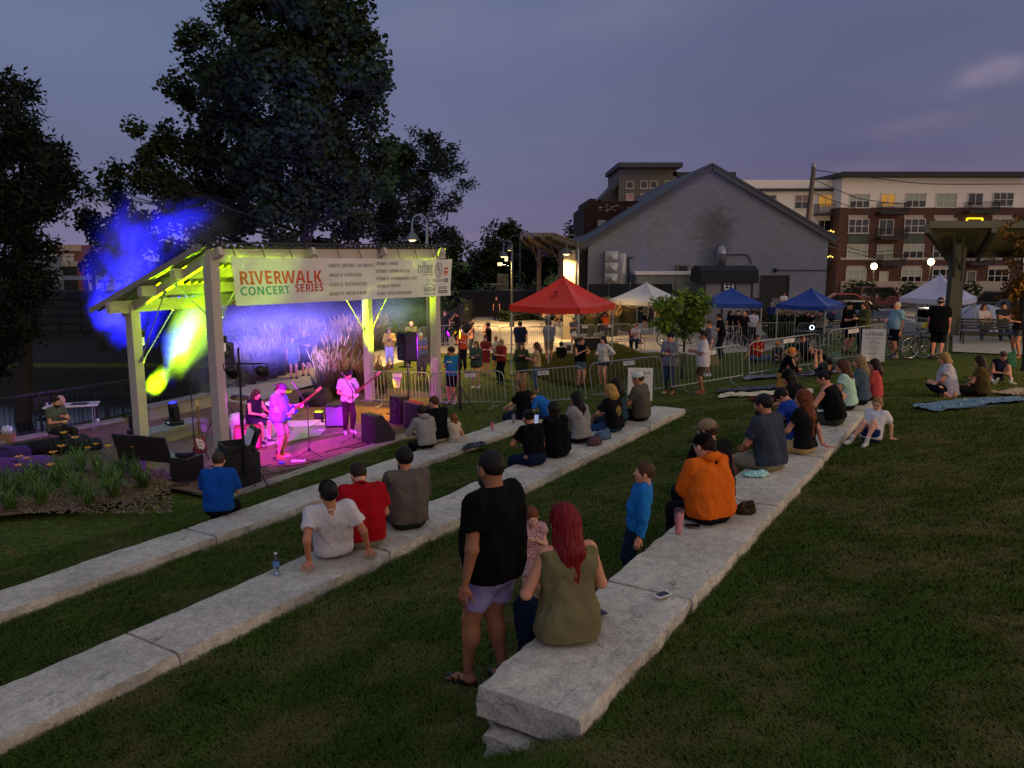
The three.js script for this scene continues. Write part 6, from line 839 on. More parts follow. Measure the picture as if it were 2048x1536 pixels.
const drummer = stand('drummer in a dark sleeveless top with long hair seated behind the drum kit', 507, 846, { flat: 0.5, sit: 1, seat: 0.48, yaw: 62, h: 1.74, shirt: ['#241a2c', 0], top: 'tank_top', pants: ['#2a2a34', 0.9], shoes: '#333', hair: ['long', '#3a2418', 0.2], arms: [[0.1, 0.1, 0.22], [0.1, 0.1, 0.24]], lean: 12, head: [14, 6, 0], skin: 0, legs: ['bench', 'bench'] });
stand('bearded man in a grey-green t-shirt seated at the folding table left of the stage', 112, 866, { flat: 0.47, sit: 1, seat: 0.45, yaw: 70, h: 1.76, b: 1.08, shirt: ['#55584a', 0.6], pants: ['#2a2924', 2], shoes: '#3a3a3a', hair: ['short', '#24160e'], beard: '#2a180e', arms: ['chest', 'hold'], lean: 8, head: [4, -6, 0], skin: 0, face: 1 });
// ---- the crowd on the lawn behind the barriers, the plaza and the tents
stand('man in a teal t-shirt with green print holding a can behind the post', 905, 806, { cam: -35, h: 1.8, b: 1.08, shirt: ['#1d6a80', 0.65], pants: ['#131418', 0.95], shoes: '#c8c8c8', hair: ['full', '#1a110d'], arms: ['down', 'hold'], head: [4, -30, 0], skin: 1, extra: ({ root, Nk, at, qT, h }) => part(root, 'print', box(0.19, 0.045, 0.01, 0, 0, 0).applyQuaternion(qT).translate(...Nk.clone().add(at(qT, 0, -0.085, 0.083)).toArray()), mat('#a8e84a', 0.8)) });
stand('man in a light cap and grey t-shirt facing the stage behind the violet loudspeaker', 843, 756, { cam: 10, h: 1.78, b: 1.12, shirt: ['#7d8ea0', 0.65, 'camo #566270'], pants: ['#5c5a56', 2], shoes: '#444', hair: ['short', '#4a3828'], cap: ['#b8b4ac', 0], arms: ['fold', 'fold'], skin: 0 });
stand('woman in a yellow cardigan, black top and white trousers by the tall reeds', 780, 734, { flat: 0.03, cam: 0, f: 1, h: 1.7, b: 1.1, shirt: ['#b89a3c', 1.9], pants: ['#c8c0bc', 1.7], shoes: '#333', hair: ['long', '#2a1a10', 0.2], arms: ['chest', 'chest'], skin: 0, extra: ({ root, Wv, Nk, at, qT, h }) => part(root, 'top', mesher([ell(Wv.clone().add(at(qT, 0, 0.03, 0.052)), 0.055 * h, 0.1 * h, 0.03 * h, 0.01, qT)], 0.018), cloth('#14120f')) });
stand('person in a dark jacket behind the loudspeaker, facing the stage', 815, 730, { flat: 0.03, cam: -10, f: 1, h: 1.62, shirt: ['#4a3a2a', 1.9], pants: ['#33241d', 2], shoes: '#222', hair: ['long', '#3a2a1c', 0.2], arms: ['chest', 'fold'], skin: 0 });
stand('bald man in a camouflage t-shirt with folded arms among the crowd', 824, 722, { flat: 0.03, cam: 0, h: 1.8, b: 1.15, shirt: ['#5c5844', 0.7, 'camo #3a3a2c'], pants: ['#33322c', 2], shoes: '#222', hair: ['bald', '#222'], arms: ['fold', 'fold'], skin: 0 });
stand('person in light shorts walking behind the stage in the blue haze', 588, 758, { flat: 0.03, yaw: 20, f: 1, h: 1.7, shirt: ['#5a6270', 0.6], hem: -0.08, pants: ['#5c707c', 0.7], shoes: '#1a1a1c', hair: ['long', '#3a2a20', 0.25], arms: ['down', 'down'], skin: 0 });
stand('man in a white cap and black shorts behind the stage in haze', 612, 752, { flat: 0.03, yaw: 16, h: 1.84, b: 1.1, shirt: ['#3a4452', 0.7], pants: ['#15161a', 0.95], shoes: '#222', sock: '#d8d8d8', hair: ['short', '#3a2a20'], cap: ['#b8b4ac', 0], arms: ['fold', 'down'], skin: 0 });
stand('man with sunglasses on his head and a dark sleeveless shirt right of the roof post', 890, 690, { flat: 0.03, cam: 10, h: 1.82, b: 1.1, shirt: ['#16161a', 0.3], pants: ['#1a1c22', 2], shoes: '#222', hair: ['short', '#6a4a34'], glasses: '#111111', arms: ['down', 'down'], skin: 0 });
stand('man in a black t-shirt drinking, in profile, behind the violet can light', 916, 690, { flat: 0.03, yaw: -100, h: 1.76, b: 1.05, shirt: ['#131317', 0.7], pants: ['#1c1d24', 2], shoes: '#222', hair: ['short', '#17100c'], arms: ['face', 'hold'], skin: 0 });
stand('person in a white cap and orange vest over black standing by the lighting stand', 926, 740, { cam: -20, h: 1.72, f: 1, shirt: ['#c85a2a', 0.4], pants: ['#17181d', 2], shoes: '#333', hair: ['short', '#4a3020'], cap: ['#c8c2b8', 0], arms: ['fold', 'hold'], skin: 0 });
stand('woman in a peach top with folded arms, facing left, in the crowd', 944, 714, { yaw: -80, f: 1, h: 1.68, shirt: ['#b8846a', 0.4], pants: ['#3d4048', 2], shoes: '#c8c4bc', hair: ['bun', '#6a4a2a'], arms: ['fold', 'fold'], skin: 0 });
stand('young man with black hair, hand on his chin, facing left in the crowd', 977, 722, { yaw: -70, h: 1.74, shirt: ['#1c1a18', 0.6], pants: ['#8a7652', 2], shoes: '#222', hair: ['full', '#0e0b0a'], arms: ['face', 'fold'], skin: 0 });
stand('woman with long dark blonde hair, green jacket and shorts watching from behind the barrier', 953, 776, { f: 1, h: 1.7, dy: 6, shirt: ['#3a4a44', 1.9], hem: -0.06, pants: ['#33302a', 0.4], shoes: '#c8c4bc', hair: ['long', '#5c4220', 0.3], arms: ['hold', 'fold'], skin: 0 });
stand('person in a dark red dress standing behind the woman in the green jacket', 972, 752, { f: 1, h: 1.62, dy: 10, shirt: ['#6a2a20', 0.5], skirt: 0.8, pants: ['#6a2a20'], shoes: '#222', hair: ['bob', '#2a1a12'], arms: ['hold', 'hold'], skin: 0 });
stand('child with a black backpack and a white and green shirt in the crowd', 992, 742, { h: 1.45, dy: 0, shirt: ['#b8b49c', 0.7], pants: ['#243040', 0.9], shoes: '#444', hair: ['full', '#8a6236'], arms: ['hold', 'hold'], skin: 0, extra: ({ root, Wv, at, qT, h }) => part(root, 'backpack', rbox(0.15 * h, 0.2 * h, 0.09 * h, 0, 0, 0, 0.04).applyQuaternion(qT).translate(...Wv.clone().add(at(qT, 0, 0.085, -0.1)).toArray()), mat('#1c1c1e', 0.8)) });
stand('woman in a red plaid shirt and black trousers holding a yellow plate', 1003, 768, { f: 1, cam: -40, h: 1.66, shirt: ['#a83a30', 0.9, 'plaid #5c1a18'], pants: ['#121216', 2], shoes: '#1a1a1a', hair: ['bob', '#8a7048'], arms: ['hold', 'hold'], skin: 0 });
stand('person in a green hooded jacket facing the camera behind the barrier', 1043, 782, { f: 1, cam: 0, h: 1.68, b: 1.05, shirt: ['#38402a', 1.95], hood: true, hem: -0.1, pants: ['#3a3a2e', 0.6], shoes: '#333', hair: ['long', '#3a2a1a', 0.2], arms: ['chest', 'chest'], skin: 0 });
stand('woman with long brown hair in a tan top and jeans, in profile behind the barrier', 1074, 784, { f: 1, yaw: -100, h: 1.68, shirt: ['#a08a60', 0.4], pants: ['#3a5268', 2], slim: 1, shoes: '#8a6a4a', hair: ['long', '#4a2e18', 0.26], arms: ['hold', 'hold'], skin: 0 });
stand('man in a navy t-shirt seen from behind, left of the red tent pole', 1040, 726, { yaw: 185, h: 1.86, b: 1.18, shirt: ['#1c2438', 0.65], pants: ['#8a8270', 0.9], shoes: '#444', hair: ['short', '#2a1c14'], arms: ['hold', 'down'], skin: 0 });
stand('man in a light grey t-shirt and tan shorts seen from behind under the red tent', 1098, 724, { yaw: 182, h: 1.86, b: 1.15, shirt: ['#6a727c', 0.65], pants: ['#8c7c58', 0.9], shoes: '#a89878', hair: ['short', '#221812'], arms: ['hold', 'hold'], skin: 1 });
stand('person with a bright green collar and black clothes sitting by the red tent pole', 1122, 722, { sit: 1, seat: 0.42, yaw: 170, h: 1.6, shirt: ['#121216', 1.9], collar: '#4ae86a', pants: ['#131318', 2], shoes: '#222', hair: ['full', '#1a120d'], arms: ['lap', 'lap'], skin: 0 });
stand('woman in a grey print top and white skirt under the red tent', 1147, 700, { f: 1, cam: 10, h: 1.66, shirt: ['#33333c', 0.5, 'floral #8a8a94'], skirt: 0.55, pants: ['#b8b2ac'], shoes: '#333', hair: ['bun', '#2a1a12'], arms: ['hold', 'fold'], skin: 0 });
stand('woman in a black tank top and denim shorts turned to talk, behind the barrier', 1160, 774, { f: 1, cam: 30, h: 1.7, b: 1.08, shirt: ['#101014', 0], top: 'tank_top', pants: ['#4a5e70', 0.7], shoes: '#1a1a1c', hair: ['bun', '#4a2a16'], arms: ['hip', 'chest'], head: [0, 40, 0], skin: 0 });
stand('woman with long black hair and a white sweater, hand on hip, behind the barrier', 1206, 774, { f: 1, cam: -40, h: 1.68, shirt: ['#c8c0b4', 1.9], pants: ['#1d2a44', 0.42], shoes: '#5c4a3c', hair: ['long', '#140e0c', 0.26], arms: ['hip', 'hold'], skin: 0 });
const chairSit = (label, px, py, o) => { const at = T(px, py); at.y += 0.42; return person(label, { at, sit: 1, seat: 0.42, yaw: o.cam !== undefined ? toCam(at) + o.cam : o.yaw, ...o }); };
chairSit('woman in a red and white top sitting in a camp chair near the red tent', 1272, 700, { f: 1, cam: -16, h: 1.68, shirt: ['#b8b0ac', 0.7], pants: ['#1a2030', 2], shoes: '#c8c4bc', hair: ['bun', '#4a2a1c'], arms: ['knee', 'chest'], skin: 0, extra: ({ root, Wv, at, qT, h }) => part(root, 'front_panel', mesher([ell(Wv.clone().add(at(qT, 0.02, 0.03, 0.055)), 0.04 * h, 0.08 * h, 0.025 * h, 0.01, qT)], 0.018), cloth('#9a2a24')) });
chairSit('person in an orange hooded sweatshirt slouching in a camp chair by the reeds', 1210, 672, { cam: 24, h: 1.76, shirt: ['#d9501a', 1.95], hood: true, pants: ['#22262e', 2], shoes: '#222', hair: ['short', '#2a1a12'], arms: ['lap', 'lap'], lean: -10, skin: 1 });
chairSit('person in a pale top sitting low before the flower bed, left of the tent pole', 1090, 650, { cam: 30, h: 1.6, shirt: ['#b8a878', 0.6], pants: ['#3a4a58', 2], shoes: '#222', hair: ['short', '#3a2a1c'], arms: ['knee', 'knee'], lean: 20, skin: 0 });
chairSit('person in a beige shirt sitting low behind the red tent, right of its pole', 1118, 652, { cam: -20, h: 1.6, shirt: ['#a8946a', 0.6], pants: ['#7a6a4c', 1], shoes: '#222', hair: ['short', '#3a2a1c'], arms: ['knee', 'hold'], lean: 14, skin: 0 });
stand('person with long dark hair and black clothes standing alone on the plaza', 993, 641, { flat: 0.02, cam: 0, f: 1, h: 1.72, shirt: ['#17151a', 0.7], pants: ['#17151a', 2], shoes: '#111', hair: ['long', '#1a120e', 0.26], arms: ['down', 'down'], skin: 0 });
stand('man in a khaki shirt and black shorts with a bag strap under the white tent', 1291, 660, { yaw: -70, h: 1.8, shirt: ['#8a8260', 0.7], pants: ['#101014', 0.85], shoes: '#ccc', sock: '#c8c8c8', hair: ['short', '#4a3420'], arms: ['down', 'hold'], skin: 0 });
stand('person in a bright yellow t-shirt seen from behind near the white tent', 1314, 660, { yaw: 178, h: 1.74, b: 1.1, shirt: ['#d99a1a', 0.7], pants: ['#a89c7c', 2], shoes: '#ccc', hair: ['short', '#2a1a12'], arms: ['down', 'hold'], skin: 0 });
stand('woman in a magenta top, grey cardigan and ripped jeans behind the barrier', 1338, 786, { f: 1, cam: -22, h: 1.74, b: 1.12, shirt: ['#7a7880', 1.9], hem: -0.08, pants: ['#3a4a5c', 2], slim: 1, shoes: '#a8643c', hair: ['short', '#1a1420'], cap: ['#171420', 0], arms: ['hold', 'hold'], skin: 0, extra: ({ root, Wv, at, qT, h }) => part(root, 'top', mesher([ell(Wv.clone().add(at(qT, 0, 0.03, 0.06)), 0.05 * h, 0.11 * h, 0.028 * h, 0.01, qT)], 0.018), cloth('#7a1440')) });
stand('man in a white oversized t-shirt and brown shorts standing at the barrier', 1404, 786, { yaw: -100, h: 1.74, b: 1.1, shirt: ['#c4bcc4', 0.85], hem: -0.1, loose: 0.03, pants: ['#4a3a2a', 0.95], shoes: '#8a3a2c', noSock: 1, hair: ['short', '#140f0d'], arms: ['hold', 'hold'], skin: 2 });
stand('man with a shaved head and a grey t-shirt standing behind the white t-shirt', 1416, 752, { yaw: -90, h: 1.84, b: 1.15, shirt: ['#6c7080', 0.75], pants: ['#7a7048', 0.95], shoes: '#c8c4bc', hair: ['buzz', '#4a3020'], arms: ['down', 'down'], skin: 0 });
stand('man in black leaning forward behind the man with the shaved head', 1442, 716, { yaw: -120, h: 1.8, b: 1.1, shirt: ['#121014', 0.7], pants: ['#1a1a20', 2], shoes: '#222', hair: ['short', '#1a120e'], arms: ['hold', 'hold'], lean: 14, skin: 0 });
[['woman in black with long dark hair at the left of the blue tent group', 1458, 1, '#131014', '#1a100c', 40], ['man in a dark t-shirt in the middle of the blue tent group', 1474, 0, '#17141a', '#1a120e', -20], ['bald man at the back of the blue tent group', 1486, 0, '#1a161c', '', 10], ['woman in a coral top and jeans hugging someone under the blue tent', 1492, 1, '#8a342c', '#4a2418', -60], ['man in a white t-shirt at the right of the blue tent group', 1504, 0, '#b8b0bc', '#2a1a14', 170]].forEach(([l, px, f, c, hc, y], i) => stand(l, px, 682 + (i % 3) * 5, { f, yaw: y, h: f ? 1.68 : 1.8, b: 1.08, shirt: [c, 0.8], pants: [i === 3 ? '#3a4a60' : '#15151a', 2], shoes: '#222', hair: hc ? [f ? 'long' : 'short', hc, 0.24] : ['bald', '#222'], arms: i === 3 ? ['chest', 'chest'] : ['hold', 'down'], skin: 0 }));
stand('grey-haired man in a dark blue shirt seen from behind between the blue tents', 1541, 662, { yaw: 190, h: 1.76, b: 1.15, shirt: ['#1c2a5c', 0.8], pants: ['#22242c', 2], shoes: '#222', hair: ['short', '#8a8884'], arms: ['hold', 'hold'], skin: 0 });
stand('man in a checked shirt, hands on hips, by the right blue tent', 1638, 690, { yaw: -70, h: 1.84, b: 1.15, shirt: ['#8a8478', 0.75, 'plaid #4a4640'], pants: ['#2c2a28', 2], shoes: '#222', hair: ['short', '#2a1a12'], arms: ['hip', 'hip'], skin: 0 });
[['person in dark blue slouching in a chair left of the second blue tent', 1575, '#1d2a4c', 20], ['person in maroon sitting under the second blue tent', 1592, '#3a1418', -10], ['person in a dark top sitting at the table under the second blue tent', 1612, '#2a161c', 10], ['person in black sitting at the right under the second blue tent', 1622, '#17141a', -20]].forEach(([l, px, c, y], i) => chairSit(l, px, 668 + (i % 2) * 3, { cam: y, h: 1.7, shirt: [c, 0.8], pants: ['#17181e', 2], shoes: '#222', hair: ['short', '#2a1a12'], arms: ['knee', 'hold'], skin: 0 }));
onFloor('man in a red t-shirt with a yellow emblem sitting on the grass behind the barrier', 1512, 722, { cam: 20, h: 1.78, b: 1.15, shirt: ['#8a1014', 0.65], pants: ['#3a5478', 2], shoes: '#444', hair: ['short', '#2a1a12'], arms: ['fold', 'prop'], legs: ['cross', 'cross'], skin: 0, glasses: '#222222', extra: ({ root, Wv, at, qT, h }) => part(root, 'emblem', new THREE.TorusGeometry(0.05, 0.012, 5, 14, 5).applyQuaternion(qT).translate(...Wv.clone().add(at(qT, 0, 0.08, 0.088)).toArray()), mat('#d8a81a', 0.8)) });
onFloor('child in an orange cap sitting on the grass right of the red t-shirt', 1553, 724, { cam: 40, h: 1.3, shirt: ['#33343c', 0.7], pants: ['#2a2c34', 1], shoes: '#444', hair: ['short', '#2a1a12'], cap: ['#e0801a', 20], arms: ['lap', 'lap'], skin: 0 });
onFloor('woman with long auburn hair and a green top sitting on the grass behind the barrier', 1582, 724, { f: 1, cam: 0, h: 1.66, shirt: ['#1c3a2a', 0.7], pants: ['#5c4a3c', 1.1], shoes: 'bare', hair: ['long', '#6a3a1c', 0.28], arms: ['lap', 'lap'], skin: 0 });
onFloor('person in dark clothes half lying on one elbow on the grass behind the barrier', 1612, 722, { cam: 60, h: 1.74, shirt: ['#14161e', 1.9], pants: ['#1a1a1e', 2], shoes: '#333', hair: ['short', '#4a2418'], arms: ['prop', 'lap'], side: 20, lean: -14, legs: ['out', 'bent'], skin: 0 });
onFloor('person in black with an orange headwrap sitting with knees up behind the barrier', 1566, 752, { cam: 90, h: 1.66, f: 1, shirt: ['#0e0d10', 1.9], pants: ['#0e0d10', 2], shoes: 'bare', hair: ['full', '#c87a24'], arms: ['knee', 'knee'], legs: ['bent', 'bent'], lean: 24, skin: 0 });
onFloor('person lying on a blanket behind the barrier with bare legs raised', 1645, 756, { yaw: 180, h: 1.66, f: 1, shirt: ['#3a3a42', 0.6], pants: ['#2a2c36', 0.5], shoes: 'bare', hair: ['short', '#2a1a12'], arms: ['lap', 'lap'], lean: -70, legs: [[0.04, 0.36, 0.26, V(0, 0.3, 1)], [0.06, 0.34, 0.3, V(0, 0.3, 1)]], skin: 0 });
stand('heavyset man in black with a dark cap talking, left of the menu board', 1692, 706, { yaw: 30, h: 1.82, b: 1.35, shirt: ['#0f0d10', 0.75], hem: -0.08, pants: ['#15141a', 0.95], shoes: '#333', hair: ['short', '#1a120e'], cap: ['#17151a', 0], arms: ['chest', 'hold'], skin: 0 });
stand('person in an olive jacket with a brown hat facing the heavyset man', 1724, 706, { yaw: -80, h: 1.8, b: 1.15, shirt: ['#4a4a2c', 1.9], hem: -0.06, pants: ['#1c2430', 2], shoes: '#333', hair: ['long', '#3a2614', 0.15], arms: ['hold', 'hold'], skin: 0 });
stand('white-haired man in a pale blue polo shirt and black shorts beside a bicycle', 1788, 716, { yaw: -80, h: 1.8, b: 1.3, shirt: ['#7fa2b0', 0.7], collar: true, hem: -0.02, pants: ['#101218', 0.9], shoes: '#777', hair: ['buzz', '#b8a890'], arms: ['down', 'hold'], skin: 0 });
stand('tall man in a black t-shirt with a backwards white cap at the barrier end', 1872, 718, { yaw: 150, h: 1.9, b: 1.22, shirt: ['#0c0b0d', 0.75], hem: -0.1, loose: 0.03, pants: ['#14151a', 1.05], shoes: '#3a3230', noSock: 1, hair: ['short', '#3a2a1c'], cap: ['#d8c8c0', 180], arms: ['down', 'down'], skin: 0 });
chairSit('woman with red-brown hair in a pale blouse sitting on a bench with crossed legs', 1962, 680, { f: 1, cam: 20, h: 1.68, shirt: ['#b8a8a4', 1.2], pants: ['#4a4e58', 2], shoes: '#5c4a3c', hair: ['long', '#5c2614', 0.14], arms: ['lap', 'fold'], legs: [[-0.04, -0.1, 0.34], 'bench'], skin: 0, glasses: '#222222' });
chairSit('dark-haired young man in a grey print t-shirt sitting beside the woman in the pale blouse', 2002, 680, { cam: 16, h: 1.76, shirt: ['#2c2c2e', 0.7], pants: ['#2c3a54', 2], shoes: '#17171a', hair: ['full', '#120e0d'], arms: ['fold', 'fold'], legs: ['out', 'bench'], skin: 0, lean: -6 });
{ const at = D(1568, 584, 57.2); at.y = 0.2; person('man in a white shirt standing in the dark doorway of the gabled building', { at, yaw: 0, h: 1.8, shirt: ['#c8c4c0', 0.8], pants: ['#33343a', 2], shoes: '#222', hair: ['short', '#2a1a12'], arms: ['hold', 'hold'], skin: 0 }); }
// ================================================================ barriers, tents, lamps, cars and other things on the plaza
const barrierProto = (() => { // steel crowd barrier 2.2 m long, x along it, 1.1 m high
  const o = new THREE.Group(), m = mat('#8f908c', 0.5, { metalness: 0.5 }), L = 1.1, r = 0.019;
  part(o, 'barrier_frame', pipe([V(-L, 0.18, 0), V(-L, 0.9, 0), V(-L + 0.04, 1.03, 0), V(-L + 0.18, 1.1, 0), V(0, 1.1, 0), V(L - 0.18, 1.1, 0), V(L - 0.04, 1.03, 0), V(L, 0.9, 0), V(L, 0.18, 0)], r, 60, 7), m);
  part(o, 'bottom_rail', rod(V(-L, 0.2, 0), V(L, 0.2, 0), r), m);
  const bar = rod(V(0, 0.2, 0), V(0, 1.09, 0), 0.0085, 0.0085, 6); for (let i = 1; i < 17; i++) { const b = part(o, 'bar', bar, m); b.position.x = -L + 2 * L * i / 17; }
  for (const s of [-0.72, 0.72]) part(o, 'barrier_foot', pipe([V(s, 0.2, 0), V(s, 0.1, 0), V(s, 0.03, 0.14), V(s, 0.015, 0.32), V(s, 0.03, 0)].slice(0, 4).concat(), 0.017, 12, 6), m), part(o, 'barrier_foot', pipe([V(s, 0.2, 0), V(s, 0.1, 0), V(s, 0.03, -0.14), V(s, 0.015, -0.32)], 0.017, 12, 6), m);
  return o;
})();
const plateTex = canvasTex(128, 48, (g, w, h) => { g.fillStyle = '#cfcac4'; g.fillRect(0, 0, w, h); g.fillStyle = '#55514e'; g.font = 'bold 15px sans-serif'; g.fillText('BARRICADE', 18, 22); g.fillText('RENTAL', 34, 40); });
function barrier(label, x0, y0, x1, y1, group, plate, flatY) {
  const a = flatY === undefined ? T(x0, y0) : G(x0, y0, flatY), b = flatY === undefined ? T(x1, y1) : G(x1, y1, flatY), o = barrierProto.clone(); o.name = nm('crowd_barrier'); scene.add(o);
  o.position.copy(a.clone().lerp(b, 0.5)); const d = b.clone().sub(a); o.rotation.order = 'YXZ'; o.rotation.y = Math.atan2(-d.z, d.x); o.rotation.z = Math.atan2(d.y, Math.hypot(d.x, d.z)); o.scale.x = d.length() / 2.22;
  tag(o, label, 'crowd barrier', group);
  if (plate) part(o, 'name_plate', box(0.34, 0.12, 0.012, plate, 1.0, 0.028), plate === 0.31 ? mat('#17171a', 0.6) : mat('#ffffff', 0.7, { map: plateTex }));
  return o;
}
const fg = 'front row of steel crowd barriers along the lawn', bg = 'back row of steel crowd barriers along the plaza';
barrier('leftmost front barrier with a white paper, behind the bass player', 744, 812, 862, 817, fg, -0.05);
barrier('front barrier between the right stage post and the lighting stand', 872, 817, 1013, 817, fg, 0.1);
barrier('front barrier behind the woman in black with glasses', 1031, 820, 1174, 810, fg, -0.1);
barrier('front barrier that the first menu board leans on', 1186, 804, 1330, 790, fg, 0.12);
barrier('front barrier before the man in the white t-shirt', 1343, 788, 1486, 764, fg, 0.1);
barrier('front barrier before the red t-shirt and blankets', 1498, 760, 1640, 738, fg, 0.1);
barrier('front barrier that the second menu board hangs on', 1656, 732, 1790, 714, fg, -0.3);
barrier('back barrier nearest the violet can light', 838, 700, 905, 692, bg); barrier('back barrier behind the woman with folded arms', 920, 696, 1000, 696, bg);
barrier('back barrier left of the navy t-shirt', 1000, 698, 1052, 697, bg, 0.3); barrier('back barrier between the navy and grey t-shirts', 1055, 696, 1122, 695, bg);
barrier('back barrier behind the red tent poles', 1124, 694, 1190, 692, bg, 0.4); barrier('back barrier right of the red tent', 1192, 691, 1262, 690, bg, -0.2); barrier('back barrier behind the seated woman in red and white', 1264, 690, 1350, 690, bg, 0.3);
barrier('back barrier with a bicycle under the first blue tent', 1394, 700, 1482, 696, bg); barrier('back barrier right of the first blue tent', 1494, 688, 1588, 686, bg); barrier('back barrier before the second blue tent', 1594, 688, 1680, 686, bg, 0.2);
barrier('back barrier behind the pale blue polo shirt', 1742, 694, 1800, 694, bg); barrier('barrier beside the tall man in black, holding a bicycle', 1802, 694, 1893, 716, bg);
// menu boards
const menuTex = (seed) => canvasTex(256, 384, (g, w, h) => {
  g.fillStyle = '#d6d0c6'; g.fillRect(0, 0, w, h); g.fillStyle = '#2a2622'; g.strokeStyle = '#2a2622'; g.lineWidth = 4; g.font = 'bold 46px serif'; g.textAlign = 'center'; g.fillText('COTERIE', 132, 74); g.font = 'bold 16px serif'; g.fillText('THE', 110, 36); g.beginPath(); g.arc(88, 30, 10, 3.4, 6); g.stroke();
  g.font = '13px sans-serif'; const t = ['DOMESTIC · IPA · STOUT', 'Wheat ale 5', 'Amber lager 5', 'SELTZER & CIDER', 'Black cherry 5', 'Hard cider 6', 'COCKTAILS', 'Whiskey sour 8', 'Gin & tonic 8', 'Rum punch 8', 'SOFT DRINKS', 'Water 2', 'Lemonade 3', 'cash or card'];
  t.forEach((s, i) => { g.font = (s === s.toUpperCase() ? 'bold ' : '') + '15px sans-serif'; g.fillText(s, 128 + ((i * seed) % 5) * 3 - 6, 112 + i * 19); });
  for (const y of [96, 160, 220, 290]) g.fillRect(36, y, 184, 1.5);
});
{ const mb = (label, a, hgt, wd, yaw, tilt, seed) => { const o = thing('menu_board', label, 'menu board', a, yaw); part(o, 'board', rbox(wd, hgt, 0.025, 0, hgt / 2, 0, 0.006, 0, tilt), mat('#d6d0c6', 0.7)); part(o, 'printed_sheet', new THREE.PlaneGeometry(wd - 0.01, hgt - 0.01).translate(0, 0, 0.0155).rotateX(tilt).translate(0, hgt / 2, 0), mat('#ffffff', 0.7, { map: menuTex(seed) })); };
  const a = T(1278, 802), b = T(1742, 733); mb('white menu board leaning on the front barrier behind the white cap', a.add(V(0, 0, 0.12)), 0.92, 0.66, -0.1, -0.1, 2); mb('white menu board hung on the front barrier near the right end', b.add(V(0, 0.16, 0.06)), 0.95, 0.66, -0.18, -0.03, 3);
  const p = solo('paper_notice', sheet(4, 6, (u, v) => V((u - 0.5) * 0.3 * (0.6 + 0.4 * v), (v - 1) * 0.44, 0.03 * Math.sin(v * 5 + u * 3))), mat('#cfcac4', 0.8, { side: THREE.DoubleSide }), 'crumpled white paper hanging on the leftmost front barrier', 'paper'); p.position.copy(T(795, 814).add(V(0, 1.06, 0.06)));
  const cb = thing('cardboard_box', 'flattened cardboard sheet behind the front barrier by the white t-shirt', 'cardboard', T(1422, 752), 0.2); part(cb, 'sheet', rbox(0.5, 0.3, 0.03, 0, 0.5, 0, 0.005, 0, -0.2), mat('#7a6544', 0.9)); part(cb, 'flap', rbox(0.03, 0.3, 0.2, 0.24, 0.48, -0.1, 0.005), mat('#6f5b3c', 0.9)); }
// ---- tents
function tent(label, base, yaw, colour, eave = 2.1, peak = 1.05, S = 3, trim) {
  const o = thing('canopy_tent', label, 'canopy tent', base, yaw, null), m = mat(colour, 0.75, { side: THREE.DoubleSide, transmission: 0.18, thickness: 0 }), h = S / 2, col = mat('#b4b2ac', 0.5, { metalness: 0.2 });
  for (let k = 0; k < 4; k++) {
    const q = new THREE.Quaternion().setFromAxisAngle(Yax, k * Math.PI / 2);
    part(o, 'canopy_panel', sheet(12, 10, (u, v) => { const w = (u - 0.5) * 2, r = h * v, sag = -0.12 * Math.sin(v * Math.PI) * (1 - Math.abs(w) * 0.8) - 0.05 * v * (1 - w * w); return V(w * r, eave + peak * (1 - v) ** 1.12 + sag, r).applyQuaternion(q); }), m);
    part(o, 'valance', sheet(14, 3, (u, v) => { const w = (u - 0.5) * 2; return V(w * h, eave - 0.24 * v - 0.05 * (1 - w * w) + 0.012 * Math.abs(Math.sin(u * 20)) * v, h + 0.012 + 0.012 * Math.sin(u * 14) * v).applyQuaternion(q); }), m);
    const c = V(h - 0.05, 0, h - 0.05).applyQuaternion(q); part(o, 'leg', MG([box(0.045, eave - 0.02, 0.045, c.x, eave / 2, c.z), box(0.1, 0.012, 0.1, c.x, 0.008, c.z)]), col);
    part(o, 'truss', MG([rod(V(-h + 0.05, eave - 0.1, h - 0.06), V(0, eave - 0.42, h - 0.06), 0.013), rod(V(h - 0.05, eave - 0.1, h - 0.06), V(0, eave - 0.42, h - 0.06), 0.013), rod(V(-h + 0.05, eave - 0.42, h - 0.07), V(0, eave - 0.1, h - 0.07), 0.013), rod(V(h - 0.05, eave - 0.42, h - 0.07), V(0, eave - 0.1, h - 0.07), 0.013)]).applyQuaternion(q), col);
  }
  part(o, 'peak_cap', MG([ball(0.07, 0, eave + peak - 0.01, 0, 8, 0.6), rod(V(0, eave - 0.3, 0), V(0, eave + peak, 0), 0.02)]), m);
  return o;
}
const flatD = (px, d) => { const p = D(px, 600, d); return onG(p.x, -d); };
